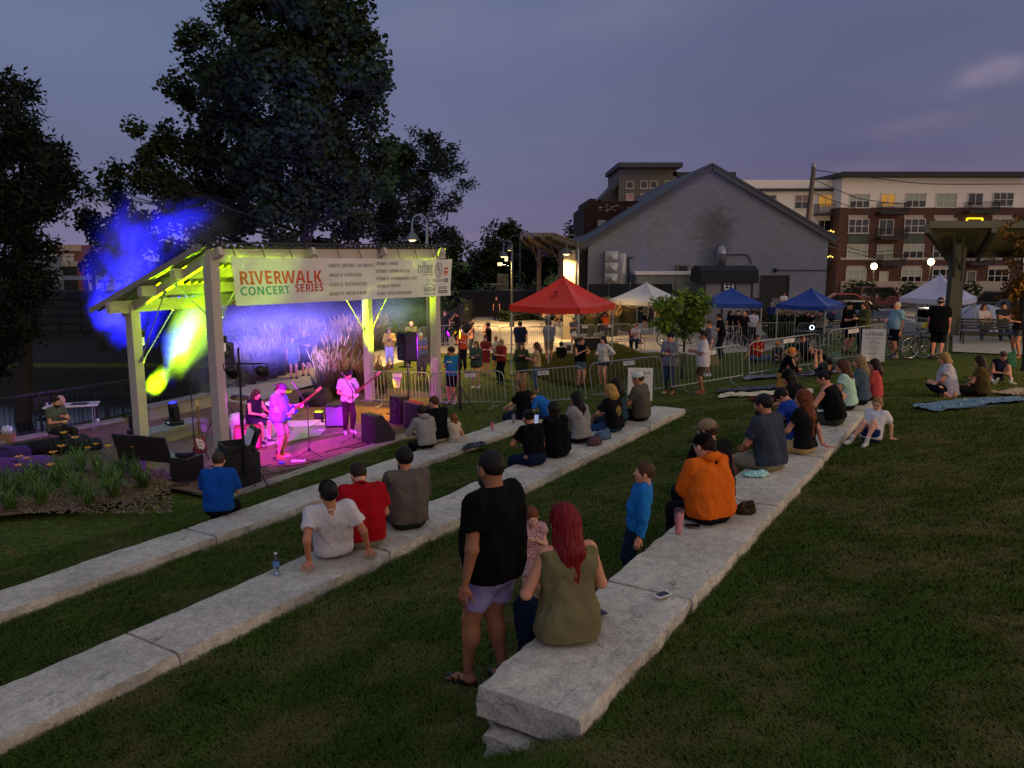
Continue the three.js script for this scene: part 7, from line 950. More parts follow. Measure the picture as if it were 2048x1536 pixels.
{ const o = tent('red canopy tent with a small printed logo, left of the plaza', flatD(1126, 31.5), -0.56, '#e02a0c', 2.68, 1.05); // left face towards the lamp
  const lt = canvasTex(256, 128, (g, w, h) => { g.clearRect(0, 0, w, h); g.fillStyle = '#54140c'; g.beginPath(); g.ellipse(128, 34, 26, 20, 0, 0, 7); g.fill(); g.font = 'bold 34px sans-serif'; g.textAlign = 'center'; g.fillText('CoreBank', 128, 92); g.fillRect(50, 106, 110, 7); });
  part(o, 'logo', sheet(6, 6, (u, v) => { const q = new THREE.Quaternion().setFromAxisAngle(Yax, 0), w = (u - 0.5) * 0.95 + 0.05, vv = 0.62 - 0.3 * v, r = 1.5 * vv; const ww = w * 0.5 / r; const sag = -0.12 * Math.sin(vv * Math.PI) * (1 - Math.abs(ww) * 0.8) - 0.05 * vv * (1 - ww * ww); return V(w * 0.5, 2.68 + 1.05 * (1 - vv) ** 1.12 + sag + 0.02, r + 0.012).applyQuaternion(q); }), mat('#ffffff', 0.8, { map: lt, transparent: true })); }
tent('white canopy tent at the back, before the green screened fence', flatD(1292, 47), -0.7, '#cfcdc8', 2.1, 0.95, 3.1);
tent('left blue canopy tent before the grey shed', flatD(1462, 45), -0.16, '#0b3f96', 2.1, 0.75);
tent('right blue canopy tent before the dark doorway', flatD(1621, 43), -0.7, '#0c3a90', 2.1, 0.8, 2.6);
tent('bright white canopy tent at the right, before the pickup', flatD(1876, 38), -0.75, '#b9b8d2', 2.15, 1.05, 2.6);
{ const o = thing('dome_tent', 'pale grey dome tent behind the seated couple', 'tent', flatD(1968, 40)), R = 1.9, m = mat('#a9a9b4', 0.7, { side: THREE.DoubleSide, transmission: 0.15, thickness: 0 }); part(o, 'shell', new THREE.SphereGeometry(R, 28, 12, 0, Math.PI * 2, 0, Math.PI / 2).scale(1, 1.05, 1), m); for (let i = 0; i < 3; i++) part(o, 'tent_pole', new THREE.TorusGeometry(R + 0.01, 0.02, 5, 30, Math.PI).scale(1, 1.05, 1).rotateY(i * 1.05 + 0.3), mat('#4a4a50', 0.6)); }
// ---- lamp posts
function lampPost(label, base, H2, reachX, lit, r = 0.34, show = 1) {
  const o = thing('lamp_post', label, 'lamp post', base, 0, null), m = mat('#4e5048', 0.5, { metalness: 0.4 }), a = Math.abs(reachX), s = Math.sign(reachX), top = H2 + 0.75;
  part(o, 'post', MG([cyl(0.17, 0.14, 0.5, 0, 0, 0, 16), cyl(0.085, 0.065, H2 - 0.3, 0, 0.3, 0, 14)]), m); const arc = []; for (let i = 0; i <= 10; i++) { const t = Math.PI * i / 10; arc.push(V(s * a / 2 * (1 - Math.cos(t)), H2 + a / 2 * Math.sin(t) * 1.15, 0)); } arc.unshift(V(0, H2 - 0.2, 0)); arc.push(V(s * a, H2 - 0.25, 0)); part(o, 'crook', pipe(arc, 0.035, 40, 8), m);
  const by = H2 - 0.62; part(o, 'lamp_shade', lathe([[0.03, 0.42], [0.06, 0.4], [0.07, 0.24], [r * 0.5, 0.2], [r * 0.85, 0.06], [r, -0.06], [r + 0.06, -0.1], [r + 0.04, -0.1], [r - 0.03, -0.05], [r * 0.8, 0.05], [0.05, 0.17]], 22).translate(s * a, by, 0), m);
  part(o, 'lamp_bulb', ball(r * 0.62, s * a, by - 0.06, 0, 12, 0.5), glowMat('#ffd98a', lit ? 5 : 1.5));
  if (lit) { const q = base.clone().add(V(s * a, by - 0.06 - r * 0.34, 0)), l = new THREE.SpotLight(new THREE.Color(1, 0.62, 0.24), lit, 0, 1.25, 0.5, 2); l.position.copy(q); l.target.position.copy(q).add(V(0, -5, 0)); l.shadow.radius = 10; l.name = 'street_lamp'; scene.add(l, l.target); }
  return o;
}
const globeLamp = (l, b, y, k) => { const o = thing('street_lamp', l, 'street lamp', b); part(o, 'post', MG([cyl(0.12, 0.1, 0.4), cyl(0.07, 0.05, y - 0.2)]), M.dark); part(o, 'lamp_globe', lathe([[0, 0.26], [0.14, 0.22], [0.24, 0.05], [0.18, -0.16], [0.08, -0.22], [0, -0.22]], 16).translate(0, y, 0), glowMat('#ffe7a0', 9)); part(o, 'cap', cyl(0.2, 0.05, 0.14, 0, y + 0.3, 0), M.dark); const s = new THREE.PointLight(new THREE.Color(1, 0.68, 0.32), k); s.position.copy(b).add(V(0, y, 0)); s.shadow.radius = 8; s.name = 'street_lamp'; scene.add(s); };
{ const p = (px, d) => { const q = D(px, 600, d); return V(q.x, Math.max(0, H(q.x, -d)), -d); };
  const l1 = lampPost('lamp post with a hooked arm and bright post, before the gable end', p(1152, 44), 5.4, -0.55, 210, 0.32); { const h = thing('light_board', 'pale upright panel lit yellow beside the hooked lamp post', 'panel', l1.position.clone().add(V(-0.28, 0, -0.6))); part(h, 'board', rbox(0.75, 4.9, 0.12, 0, 2.45, 0, 0.02), mat('#9a8f72', 0.8)); part(h, 'edge_post', cyl(0.05, 0.05, 5, 0.42, 0, 0), M.galv); }
  lampPost('hooked lamp post left of the red tent, with a speaker box', p(1024, 52), 5.2, -0.55, 230, 0.3); lampPost('unlit second hooked lamp post behind the plaza shelter', p(1040, 70), 5.6, -0.9, 0, 0.3);
  const l3 = lampPost('large arched lamp post rising behind the right end of the stage roof', p(856, 35), 6.0, -0.62, 260, 0.28);
  for (const [px, py, d, l] of [[1748, 533, 62, 'bright street lamp before the apartments, left of the white tent'], [1862, 524, 60, 'bright street lamp before the apartments, above the white tent']]) { const c = D(px, py, d); globeLamp(l, V(c.x, 0, c.z), c.y, 55); }
  // two more of the same lamps stand outside the frame on the right and light the lawn
  for (const [x, d, k, l] of [[17.5, 17, 95, 'street lamp outside the frame to the right of the lawn'], [12.5, 3.5, 22, 'street lamp outside the frame to the right of the benches']]) globeLamp(l, onG(x, -d), 4.2, k);
  { const o = thing('lamp_bracket', 'two white floodlights on the hooked lamp post', 'floodlight', p(1022, 51.7).add(V(-0.15, 3.9, 0))); part(o, 'arm', rod(V(0, 0, 0), V(-0.5, 0.1, 0.1), 0.03), M.galv); part(o, 'lamp_head', MG([rbox(0.3, 0.2, 0.3, -0.55, 0.12, 0.1, 0.04), rbox(0.2, 0.3, 0.2, -0.15, 0.45, 0.1, 0.04)]), glowMat('#ffe8a8', 1.2)); } }
// ---- shade shelters: one on the plaza, one at the right
function shelter(label, corners, col, yLow, yHigh, roofM, steelM, postAt) { // corners: near-left, near-right, far-right, far-left on the ground; high edge near
  const o = thing('shade_shelter', label, 'pavilion', corners[0].clone().setY(0)), L = (u, v, y) => corners[0].clone().lerp(corners[1], u).lerp(corners[3].clone().lerp(corners[2], u), v).setY(y).sub(o.position), yy = (v) => mixv(yHigh, yLow, v);
  const n = 46; part(o, 'roof', sheet(n * 2, 8, (u, v) => { const p = L(u, v, yy(v) + 0.03 * ((Math.round(u * n * 2)) % 2)); return p; }).toNonIndexed(), roofM);
  part(o, 'roof_frame', [beam(L(0, 0, yHigh - 0.1), L(1, 0, yHigh - 0.1), 0.16, 0.24), beam(L(0, 1, yLow - 0.1), L(1, 1, yLow - 0.1), 0.16, 0.24)], steelM);
  for (let i = 0; i <= 3; i++) part(o, 'rafter', beam(L(i / 3, -0.02, yHigh - 0.24), L(i / 3, 1.02, yLow - 0.24), 0.16, 0.3), steelM);
  for (const [u, v, w] of postAt) { const g = L(u, v, 0); part(o, 'post', rbox(w, yy(v) - 0.2, w, g.x, (yy(v) - 0.2) / 2, g.z, 0.02), steelM); part(o, 'strut', [beam(g.clone().setY(yy(v) - 1.6), L(u, Math.max(0, v - 0.3), yy(v - 0.3) - 0.3), 0.08, 0.1), beam(g.clone().setY(yy(v) - 1.6), L(u, Math.min(1, v + 0.3), yy(v + 0.3) - 0.3), 0.08, 0.1)], steelM); }
  return o;
}
{ const g = (px, d) => { const p = D(px, 600, d); return V(p.x, 0, -d); }, brown = mat('#5c5142', 0.7), tan = mat('#a08e6c', 0.8, { side: THREE.DoubleSide });
  shelter('brown steel shade shelter with slanted roof on the plaza behind the red tent', [g(1043, 54), g(1108, 54), g(1218, 62), g(1080, 63)], 0, 4.6, 6.0, tan, brown, [[0.1, 0.6, 0.3], [0.5, 0.6, 0.45], [0.92, 0.6, 0.5]]);
  const dk = mat('#4a4a40', 0.7), r = (px, py, d) => D(px, py, d);
  const a = D(1856, 452, 29), b = D(2110, 425, 29), lo = D(1940, 505, 33); const o = shelter('dark steel shade shelter with slanted roof above the seated couple at the right', [V(a.x, 0, -29), V(b.x + 2, 0, -28), V(b.x + 2.6, 0, -34), V(lo.x - 0.3, 0, -34)], 0, lo.y, a.y + 0.15, mat('#b09a70', 0.8, { side: THREE.DoubleSide }), dk, [[0.13, 0.5, 0.34], [0.18, 0.56, 0.18], [0.85, 0.5, 0.4]]); }
// ---- railing along the ramp at the left of the plaza, railing along the river
function railing(label, a, b, h, step, m, name = 'railing') { const o = thing(name, label, 'railing', a), d = b.clone().sub(a), n = Math.round(d.length() / step); part(o, 'top_rail', beam(V(0, h, 0), d.clone().setY(d.y + h), 0.05, 0.05), m); part(o, 'bottom_rail', beam(V(0, 0.12, 0), d.clone().setY(d.y + 0.12), 0.035, 0.035), m); const bg2 = cyl(0.011, 0.011, h - 0.12, 0, 0.12, 0, 5), pg = cyl(0.03, 0.03, h + 0.05, 0, 0, 0, 6); for (let i = 0; i <= n; i++) { const q = part(o, i % 12 ? 'baluster' : 'post', i % 12 ? bg2 : pg, m); q.position.copy(d).multiplyScalar(i / n); } return o; }
const iron = mat('#0d0d0f', 0.5);
railing('black iron railing behind the folding table, along the river', G(-40, 892), G(246, 838), 1.12, 0.13, iron); railing('black iron railing behind the stage lights, along the river', G(248, 837), G(436, 800), 1.12, 0.13, iron);
railing('dark railing along the ramp wall, from the stage roof corner towards the plaza', G(884, 690), G(990, 604), 1.5, 0.2, iron);
{ const a = G(905, 668), b = G(985, 604), o = thing('ramp_wall', 'low dark wall under the ramp railing left of the plaza', 'wall', a); part(o, 'wall_body', beam(V(-0.5, 0.3, 0), b.clone().sub(a).add(V(-0.5, 0.3, 0)), 0.3, 0.7), mat('#4a4640', 0.9)); part(o, 'coping', beam(V(-0.5, 0.68, 0), b.clone().sub(a).add(V(-0.5, 0.68, 0)), 0.4, 0.08), mat('#5c574f', 0.9)); }
solo('kerb_line', beam(G(-40, 896).setY(0.04), G(246, 842).setY(0.04), 0.25, 0.1), mat('#8a857c', 0.9), 'pale kerb line under the river railing', 'kerb', null, 'structure');
// stone planters and blocks on the far plaza
for (const [px, py, w, h, dd, l, c] of [[985, 597, 2.0, 1.5, 2.2, 'pale stone block wall left of the plaza shelter', '#a8906a'], [1006, 594, 1.2, 2.4, 1.2, 'tall pale stone pier beside the stone block wall', '#a08862'], [1060, 600, 5.5, 1.0, 1.5, 'low pale stone wall under the plaza shelter', '#9c8a68']]) { const p = G(px, py, 0), o = thing('stone_wall', l, 'wall', p); reseed(px); const rows = Math.round(h / 0.4), cols = Math.max(2, Math.round(w / 0.8)); for (let r = 0; r < rows; r++) for (let k = 0; k < cols; k++) part(o, 'stone', rbox(w / cols - 0.02, h / rows - 0.02, dd + rnd(-0.06, 0.06), (k + 0.5) * w / cols - w / 2, (r + 0.5) * h / rows, 0, 0.03), mat(rnd() > 0.5 ? c : '#8f7a56', 0.9)); }
{ const p = G(1078, 620, 0), o = thing('merchandise_rack', 'black folding panel stand covered with small pale photographs on the plaza', 'display rack', p, 0.2); part(o, 'panel', rbox(2.2, 1.9, 0.08, 0, 1.15, 0, 0.02), M.black); reseed(8); for (let i = 0; i < 8; i++) for (let j = 0; j < 6; j++) if (rnd() > 0.25) part(o, 'photograph', box(0.2, 0.2, 0.01, -0.95 + i * 0.27, 0.4 + j * 0.29, 0.05), mat(['#8a8072', '#6a6258', '#a89c88', '#4a463f'][Math.floor(rnd(0, 4))], 0.6)); part(o, 'side_panel', rbox(0.08, 2.0, 1.2, -1.12, 1.1, -0.6, 0.02), M.black); part(o, 'foot', MG([box(0.1, 0.2, 1, -0.9, 0.1, 0), box(0.1, 0.2, 1, 0.9, 0.1, 0)]), M.black); }
// ---- ornamental grasses: tall reeds in separate clumps
const reedGeo = (seed, hgt, spread, n) => { reseed(seed); const st = [], pl = []; for (let i = 0; i < n; i++) { const a = rnd(0, 6.28), r = spread * Math.sqrt(rnd()), x = Math.cos(a) * r * 0.5, z = Math.sin(a) * r * 0.5, hh = hgt * rnd(0.72, 1.08), lx = Math.cos(a) * r * rnd(0.5, 1.2) + rnd(-0.06, 0.06), lz = Math.sin(a) * r * rnd(0.5, 1.2), m = V(x + lx * 0.25, hh * 0.6, z + lz * 0.25), e = V(x + lx * 0.6, hh * 0.82, z + lz * 0.6), t = V(x + lx, hh, z + lz); st.push(rod(V(x, 0, z), m, 0.005, 0.004, 3), rod(m, e, 0.004, 0.003, 3)); pl.push(rod(e, e.clone().lerp(t, 0.55), 0.006, 0.016, 4), rod(e.clone().lerp(t, 0.55), t, 0.016, 0.003, 4)); } const lf = []; for (let i = 0; i < n * 1.4; i++) { const a = rnd(0, 6.28), r = spread * rnd(0.2, 1), hh = hgt * rnd(0.35, 0.62), b = V(Math.cos(a) * r * 0.4, 0, Math.sin(a) * r * 0.4), m = V(Math.cos(a) * r, hh * 0.8, Math.sin(a) * r), t = V(Math.cos(a) * r * 1.7, hh * 0.85, Math.sin(a) * r * 1.7); lf.push(rod(b, m, 0.007, 0.005, 3), rod(m, t, 0.005, 0.001, 3)); } return [MG(st), MG(pl), MG(lf)]; };
const reedV = [reedGeo(1, 1.55, 0.32, 70), reedGeo(2, 1.45, 0.36, 80), reedGeo(3, 1.6, 0.3, 64)], reedStem = mat('#6a5c30', 0.9), reedPlume = mat('#b08f52', 0.9), reedLeaf = mat('#2e3a1a', 0.9);
let reedN = 0;
function reeds(p, label, sc = 1, group) { const o = thing('ornamental_grass', label, 'ornamental grass', p, (reedN * 1.7) % 6, group), v = reedV[reedN++ % 3]; part(o, 'stems', v[0], reedStem); part(o, 'plumes', v[1], reedPlume); part(o, 'leaves', v[2], reedLeaf); o.scale.setScalar(sc); }
[[640, 792], [658, 788], [676, 784], [694, 778], [712, 774], [730, 770], [660, 800], [682, 798], [748, 778], [726, 786], [766, 788]].forEach(([x, y], i) => reeds(G(x, y, 0), 'tall tan feather grass clump in the row behind the bass player', i > 7 ? 0.75 : 1.0 + 0.12 * (i % 3), 'feather grass clumps behind the bass player'));
[[470, 782], [492, 776], [514, 770], [536, 764], [556, 758], [576, 752], [596, 746], [618, 740], [640, 734], [660, 728], [680, 722], [700, 716], [720, 710], [738, 704], [755, 700]].forEach(([x, y], i) => reeds(G(x, y, 0).add(V(0, 0, -0.6)), 'tall feather grass clump in the long row across the river walk', 1.0 + 0.1 * ((i * 5) % 4), 'feather grass clumps along the far side of the river walk'));
[[1160, 668], [1172, 667], [1184, 666], [1196, 664], [1208, 662], [1220, 660], [1232, 660], [1246, 662], [1258, 664], [1180, 674], [1228, 672]].forEach(([x, y], i) => reeds(G(x, y, 0.2), 'golden feather grass clump lit by the lamp beside the white tent', 1.1 + 0.1 * (i % 3), 'golden feather grass clumps beside the white tent'));
[[1565, 652], [1584, 652], [1604, 652], [1626, 652]].forEach(([x, y]) => reeds(G(x, y, 0), 'dark feather grass clump under the right blue tent', 0.9, 'dark feather grass clumps under the right blue tent'));
[[1040, 640], [1060, 638], [1082, 640], [1104, 640], [1020, 642]].forEach(([x, y], i) => { const o = thing('shrub', 'low dark shrub in the plaza bed behind the red tent', 'shrub', G(x, y, 0), i, 'low shrubs in the plaza bed behind the red tent'); reseed(i + 90); const pts = [...Array(90)].map(() => V(rnd(-0.7, 0.7), rnd(0.05, 0.6), rnd(-0.4, 0.4))); part(o, 'leaves', MG(pts.map((p) => clumpFine.clone().scale(1.6, 1.6, 1.6).translate(p.x, p.y, p.z))), leafMats[0]); part(o, 'stems', MG(pts.slice(0, 10).map((p) => rod(V(0, 0, 0), p, 0.012, 0.005, 4))), barkMat); });
// the wilder, taller grass on the lawn near the red tent
{ reseed(77); const bl = MG([...Array(12)].map(() => { const a = rnd(0, 6.28), l = rnd(0.1, 0.22); return rod(V(rnd(-0.06, 0.06), 0, rnd(-0.06, 0.06)), V(Math.cos(a) * l * 0.5, l, Math.sin(a) * l * 0.5), 0.005, 0.001, 3); })), n = 9000, im = new THREE.InstancedMesh(bl, mat('#ffffff', 0.9, { specularIntensity: 0.1 }), n), m = new THREE.Matrix4(), c = new THREE.Color(); let k = 0;
  while (k < n) { const px = rnd(1040, 1330), py = rnd(690, 790), w = sm(Math.sin((px - 1030) / 95), 0, 1) ; if (py < 700 + 18 * Math.sin(px / 40) || py > 752 + 22 * Math.sin(px / 60 + 1) || rnd() > 0.4 + 0.6 * w) continue; const p = T(px, py); im.setMatrixAt(k, m.makeRotationY(rnd(0, 6.28)).setPosition(p)); const v = rnd(0.6, 1.3); im.setColorAt(k, c.setRGB(0.12 * v, 0.12 * v, 0.025)); k++; }
  im.name = 'tall_grass'; scene.add(im); tag(im, 'uncut yellowish grass on the lawn around the red tent', 'grass', null, 'stuff'); }
// ================================================================ stage gear
const FL = 0.024, gp = (px, py, y = FL) => G(px, py, y);
const lum = mat('#17131a', 0.6), grillM = mat('#141416', 0.95), purpleCloth = mat('#5a2a7a', 0.85), chrome = mat('#b8b8bc', 0.2, { metalness: 1 }), redM = mat('#7a1420', 0.3, { clearcoat: 0.6 });
function speakerBox(label, p, yaw, w, h, d, o2 = {}) {
  const o = thing(o2.name ?? 'loudspeaker', label, o2.cat ?? 'loudspeaker', p, yaw), y0 = o2.y ?? 0;
  part(o, 'cabinet', o2.wedge ? extrude([[-d / 2, 0], [d / 2, 0], [d / 2, h * 0.35], [-d * 0.1, h], [-d / 2, h]], w, 0.01).rotateY(-Math.PI / 2).translate(w / 2, y0, 0) : rbox(w, h, d, 0, y0 + h / 2, 0, 0.025), o2.mat ?? lum);
  if (o2.wedge) part(o, 'grille', new THREE.PlaneGeometry(w * 0.86, Math.hypot(h * 0.65, d * 0.6) * 0.9).rotateX(-Math.PI / 2 + Math.atan2(h * 0.65, d * 0.6)).translate(0, y0 + h * 0.675 + 0.016, d * 0.2 + 0.012), o2.grille ?? grillM);
  else { part(o, 'grille', rbox(w * 0.88, h * 0.86, 0.02, 0, y0 + h / 2, d / 2 + 0.006, 0.008), o2.grille ?? grillM); for (const [k, r] of o2.cones ?? []) part(o, 'speaker_cone', lathe([[0, 0.02], [r * 0.3, 0.015], [r * 0.9, 0.03], [r, 0.04], [r * 1.05, 0.03]], 18).rotateX(Math.PI / 2).translate(0, y0 + h * k, d / 2 + 0.0), mat('#1d1d20', 0.5)); }
  part(o, 'handle', MG([box(0.02, 0.05, 0.16, w / 2 + 0.005, y0 + h * 0.7, 0), box(0.14, 0.03, 0.02, 0, y0 + h * 0.93, d / 2 + 0.018)]), o2.trim ?? M.black);
  if (o2.stand) { part(o, 'stand_pole', rod(V(0, 0.1, 0), V(0, y0, 0), 0.019), M.black); for (let i = 0; i < 3; i++) { const a = i * 2.094; part(o, 'tripod_leg', MG([rod(V(0, 0.85, 0), V(Math.cos(a) * 0.55, 0.02, Math.sin(a) * 0.55), 0.013), rod(V(0, 0.2, 0), V(Math.cos(a) * 0.3, 0.4, Math.sin(a) * 0.3), 0.008)]), M.black); } }
  return o;
}
{ const r = gp(818, 846), hgt = 4.9 - (722 - 500) / F * 24.5; speakerBox('black loudspeaker lit violet, raised on a tripod stand at the right of the stage', r, -0.9, 0.46, 0.8, 0.4, { y: D(818, 722, -r.z).y, stand: 1, cones: [[0.35, 0.17], [0.75, 0.08]] });
  speakerBox('black loudspeaker standing on the floor at the right rear of the stage', gp(800, 846), -0.7, 0.42, 0.8, 0.4, { cones: [[0.25, 0.14], [0.7, 0.14]] });
  speakerBox('tall dark loudspeaker on a stand behind the left lighting stand', gp(453, 862), 0.9, 0.5, 0.92, 0.42, { y: 1.5, stand: 1, cones: [[0.35, 0.18], [0.78, 0.08]] });
  speakerBox('black floor monitor wedge facing the bass player', gp(757, 884), 2.3, 0.62, 0.74, 0.6, { wedge: 1 });
  speakerBox('large black subwoofer at the front left corner beside the lighting stand', gp(478, 966), -1.0, 0.75, 0.72, 0.75, { cones: [[0.5, 0.26]] });
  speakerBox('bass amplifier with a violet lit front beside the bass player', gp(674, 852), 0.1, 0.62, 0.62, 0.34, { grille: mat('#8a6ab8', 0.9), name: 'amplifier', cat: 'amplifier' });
  speakerBox('bright red guitar amplifier in front of the drums', gp(497, 895), 0.2, 0.62, 0.56, 0.34, { mat: mat('#a01a3c', 0.6), grille: mat('#d84a7a', 0.9), name: 'amplifier', cat: 'amplifier' });
  const b = thing('draped_bundle', 'rounded pale cloth bundle on top of the red amplifier', 'cloth', gp(474, 892).add(V(0, 0, -0.1))); part(b, 'cloth', mesher([ell(V(0, 0.62, 0), 0.2, 0.22, 0.18, 0.05), cap(V(0, 0.05, 0), V(0, 0.5, 0), 0.14, 0.17, 0.05)], 0.02, (x, y, z, d) => d + 0.03 * N3(x * 9, y * 7, z * 9)), mat('#c8b0b8', 0.9));
  const c = thing('road_case', 'open black road case with papers on top of the subwoofer', 'case', gp(478, 966).setY(0.745), -1.0); part(c, 'tray', MG([box(0.74, 0.03, 0.6, 0, 0.015, 0), box(0.74, 0.14, 0.03, 0, 0.08, 0.29), box(0.03, 0.14, 0.55, 0.355, 0.08, 0), box(0.03, 0.14, 0.55, -0.355, 0.08, 0)]), M.black); part(c, 'lid', box(0.74, 0.5, 0.03, 0, 0.22, -0.32, 0, -0.35), M.black); part(c, 'paper', box(0.5, 0.36, 0.012, -0.05, 0.24, -0.26, 0, -0.35), mat('#cfcad0', 0.8));
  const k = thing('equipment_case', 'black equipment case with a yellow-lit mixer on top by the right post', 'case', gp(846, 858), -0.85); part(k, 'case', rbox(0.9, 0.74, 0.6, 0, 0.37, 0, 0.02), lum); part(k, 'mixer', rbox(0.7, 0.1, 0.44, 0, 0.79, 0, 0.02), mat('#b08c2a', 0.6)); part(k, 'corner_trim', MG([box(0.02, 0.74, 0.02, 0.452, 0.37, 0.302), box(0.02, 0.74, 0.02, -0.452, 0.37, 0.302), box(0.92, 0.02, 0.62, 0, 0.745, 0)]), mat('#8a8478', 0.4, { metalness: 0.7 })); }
function micStand(label, p, h, boomTo) {
  const o = thing('microphone_stand', label, 'microphone stand', p); part(o, 'pole', MG([rod(V(0, 0.1, 0), V(0, h, 0), 0.011), cyl(0.03, 0.03, 0.08, 0, 0.12, 0)]), M.black);
  for (let i = 0; i < 3; i++) part(o, 'leg', rod(V(0, 0.16, 0), V(Math.cos(i * 2.094 + 0.4) * 0.36, 0.015, Math.sin(i * 2.094 + 0.4) * 0.36), 0.009), M.black);
  const e = boomTo.clone().sub(p), a = V(0, h, 0), back2 = a.clone().add(a.clone().sub(e).multiplyScalar(0.25)); part(o, 'boom', rod(back2, e, 0.009), M.black);
  const dir = e.clone().sub(a).normalize(), m = part(o, 'microphone', MG([rod(e, e.clone().addScaledVector(dir, 0.15), 0.012, 0.018), new THREE.SphereGeometry(0.028, 10, 8).translate(...e.clone().addScaledVector(dir, 0.17).toArray())]), mat('#6a6a70', 0.4, { metalness: 0.8 }));
}
{ const p1 = gp(619, 912), d1 = -p1.z; micStand('microphone stand before the guitarist', p1, 1.25, D(594, 778, d1)); const p2 = gp(708, 884), d2 = -p2.z; micStand('microphone stand before the bass player', p2, 1.35, D(690, 757, d2 - 0.1)); const p3 = gp(645, 852); micStand('low microphone stand at the drum kit', p3, 0.9, D(618, 800, -p3.z)); const p4 = gp(394, 968); micStand('thin stand with a flat-lying microphone at the front left', p4, 1.95, D(384, 815, -p4.z)); }
// ---- guitars
function guitarGeo(o, bodyM, M4, bass) { // along +x: neck to +x; face +z
  const L = bass ? 1.12 : 0.98, out = [[-0.22, 0], [-0.2, 0.12], [-0.1, 0.165], [0.0, 0.115], [0.1, 0.13], [0.19, 0.15], [0.17, 0.06], [0.14, 0.02], [0.15, -0.03], [0.2, -0.1], [0.1, -0.125], [0.0, -0.115], [-0.1, -0.16], [-0.2, -0.11]];
  const sh = new THREE.Shape(new THREE.SplineCurve(out.concat([out[0]]).map((p) => new THREE.Vector2(...p))).getPoints(60)), g = new THREE.ExtrudeGeometry(sh, { depth: 0.035, bevelEnabled: true, bevelSize: 0.006, bevelThickness: 0.006, bevelSegments: 2, steps: 1 });
  const P = (n, gg, m) => part(o, n, gg.applyMatrix4(M4), m); P('body', g.translate(0, 0, -0.02), bodyM);
  const sh2 = new THREE.Shape(new THREE.SplineCurve([[-0.14, -0.06], [-0.1, 0.03], [0.02, 0.07], [0.14, 0.09], [0.13, 0.0], [0.08, -0.06], [-0.04, -0.1], [-0.14, -0.06]].map((p) => new THREE.Vector2(...p))).getPoints(30)); P('pickguard', new THREE.ExtrudeGeometry(sh2, { depth: 0.004, bevelEnabled: false }).translate(0, 0, 0.022), mat('#d8d0cc', 0.5));
  P('neck', MG([box(L - 0.2, 0.05, 0.024, 0.12 + (L - 0.2) / 2, 0.02, 0.022)]), mat('#6a4426', 0.5)); P('headstock', box(0.17, 0.075, 0.02, L - 0.02, 0.03, 0.012, 0, 0, 0.1), mat('#b89060', 0.5));
  P('tuning_peg', MG([0, 1, 2, 3].map((i) => rod(V(L - 0.07 + i * 0.035, 0.06, 0.012), V(L - 0.07 + i * 0.035, 0.1, 0.012), 0.007))), chrome); P('pickup', MG([box(0.02, 0.075, 0.012, 0.04, 0, 0.03), box(0.02, 0.075, 0.012, -0.04, 0, 0.03), box(0.03, 0.07, 0.014, -0.12, 0, 0.03)]), M.black);
}
function heldGuitar(label, who, bodyM, bass, s = 1) { // between the plucking hand and the fretting hand
  const a = who.hand(1, 0.07, 0.02), b = who.hand(0, 0.07, 0.02), x = b.clone().sub(a).normalize(), f = V(Math.sin(who.root.rotation.y), 0.1, Math.cos(who.root.rotation.y)), z = f.addScaledVector(x, -f.dot(x)).normalize(), y = z.clone().cross(x);
  const o = thing('guitar', label, bass ? 'bass guitar' : 'electric guitar', a.clone().addScaledVector(z, -0.02)); guitarGeo(o, bodyM, new THREE.Matrix4().makeBasis(x, y, z).scale(V(s, s, s)).setPosition(x.clone().multiplyScalar(0.02)), bass);
  const n1 = who.local(who.Nk.clone().add(V(0.06, 0.02, -0.03))).sub(o.position), c = x.clone().multiplyScalar(0.2); part(o, 'strap', pipe([x.clone().multiplyScalar(-0.2), who.local(who.Nk.clone().add(V(-0.1, -0.14, 0.1))).sub(o.position), n1, c.clone().lerp(n1, 0.5).add(z.clone().multiplyScalar(0.06)), c], 0.014, 24, 5), M.black); return o;
}
heldGuitar('blue electric guitar held by the bearded guitarist', guitarist, mat('#1c3aa8', 0.3, { clearcoat: 0.7 }), false, 0.9); heldGuitar('pale cream bass guitar held by the slim bass player', bassist, mat('#d8c8b8', 0.3, { clearcoat: 0.7 }), true, 0.84);
{ const p = gp(402, 918), o = thing('guitar', 'red electric guitar resting on a stand at the front left of the stage', 'electric guitar', p.clone().add(V(0, 0.36, 0))); guitarGeo(o, redM, new THREE.Matrix4().makeRotationFromEuler(new THREE.Euler(-0.2, 0.5, 1.62)), false); const s = thing('guitar_stand', 'black stand under the red guitar', 'guitar stand', p); for (const k of [-1, 1]) part(s, 'leg', MG([rod(V(0, 0.4, -0.12), V(k * 0.24, 0.01, 0.12), 0.01), rod(V(k * 0.09, 0.2, 0), V(k * 0.09, 0.2, 0.14), 0.01)]), M.black); part(s, 'rear_leg', rod(V(0, 0.7, -0.1), V(0, 0.01, -0.32), 0.01), M.black); }
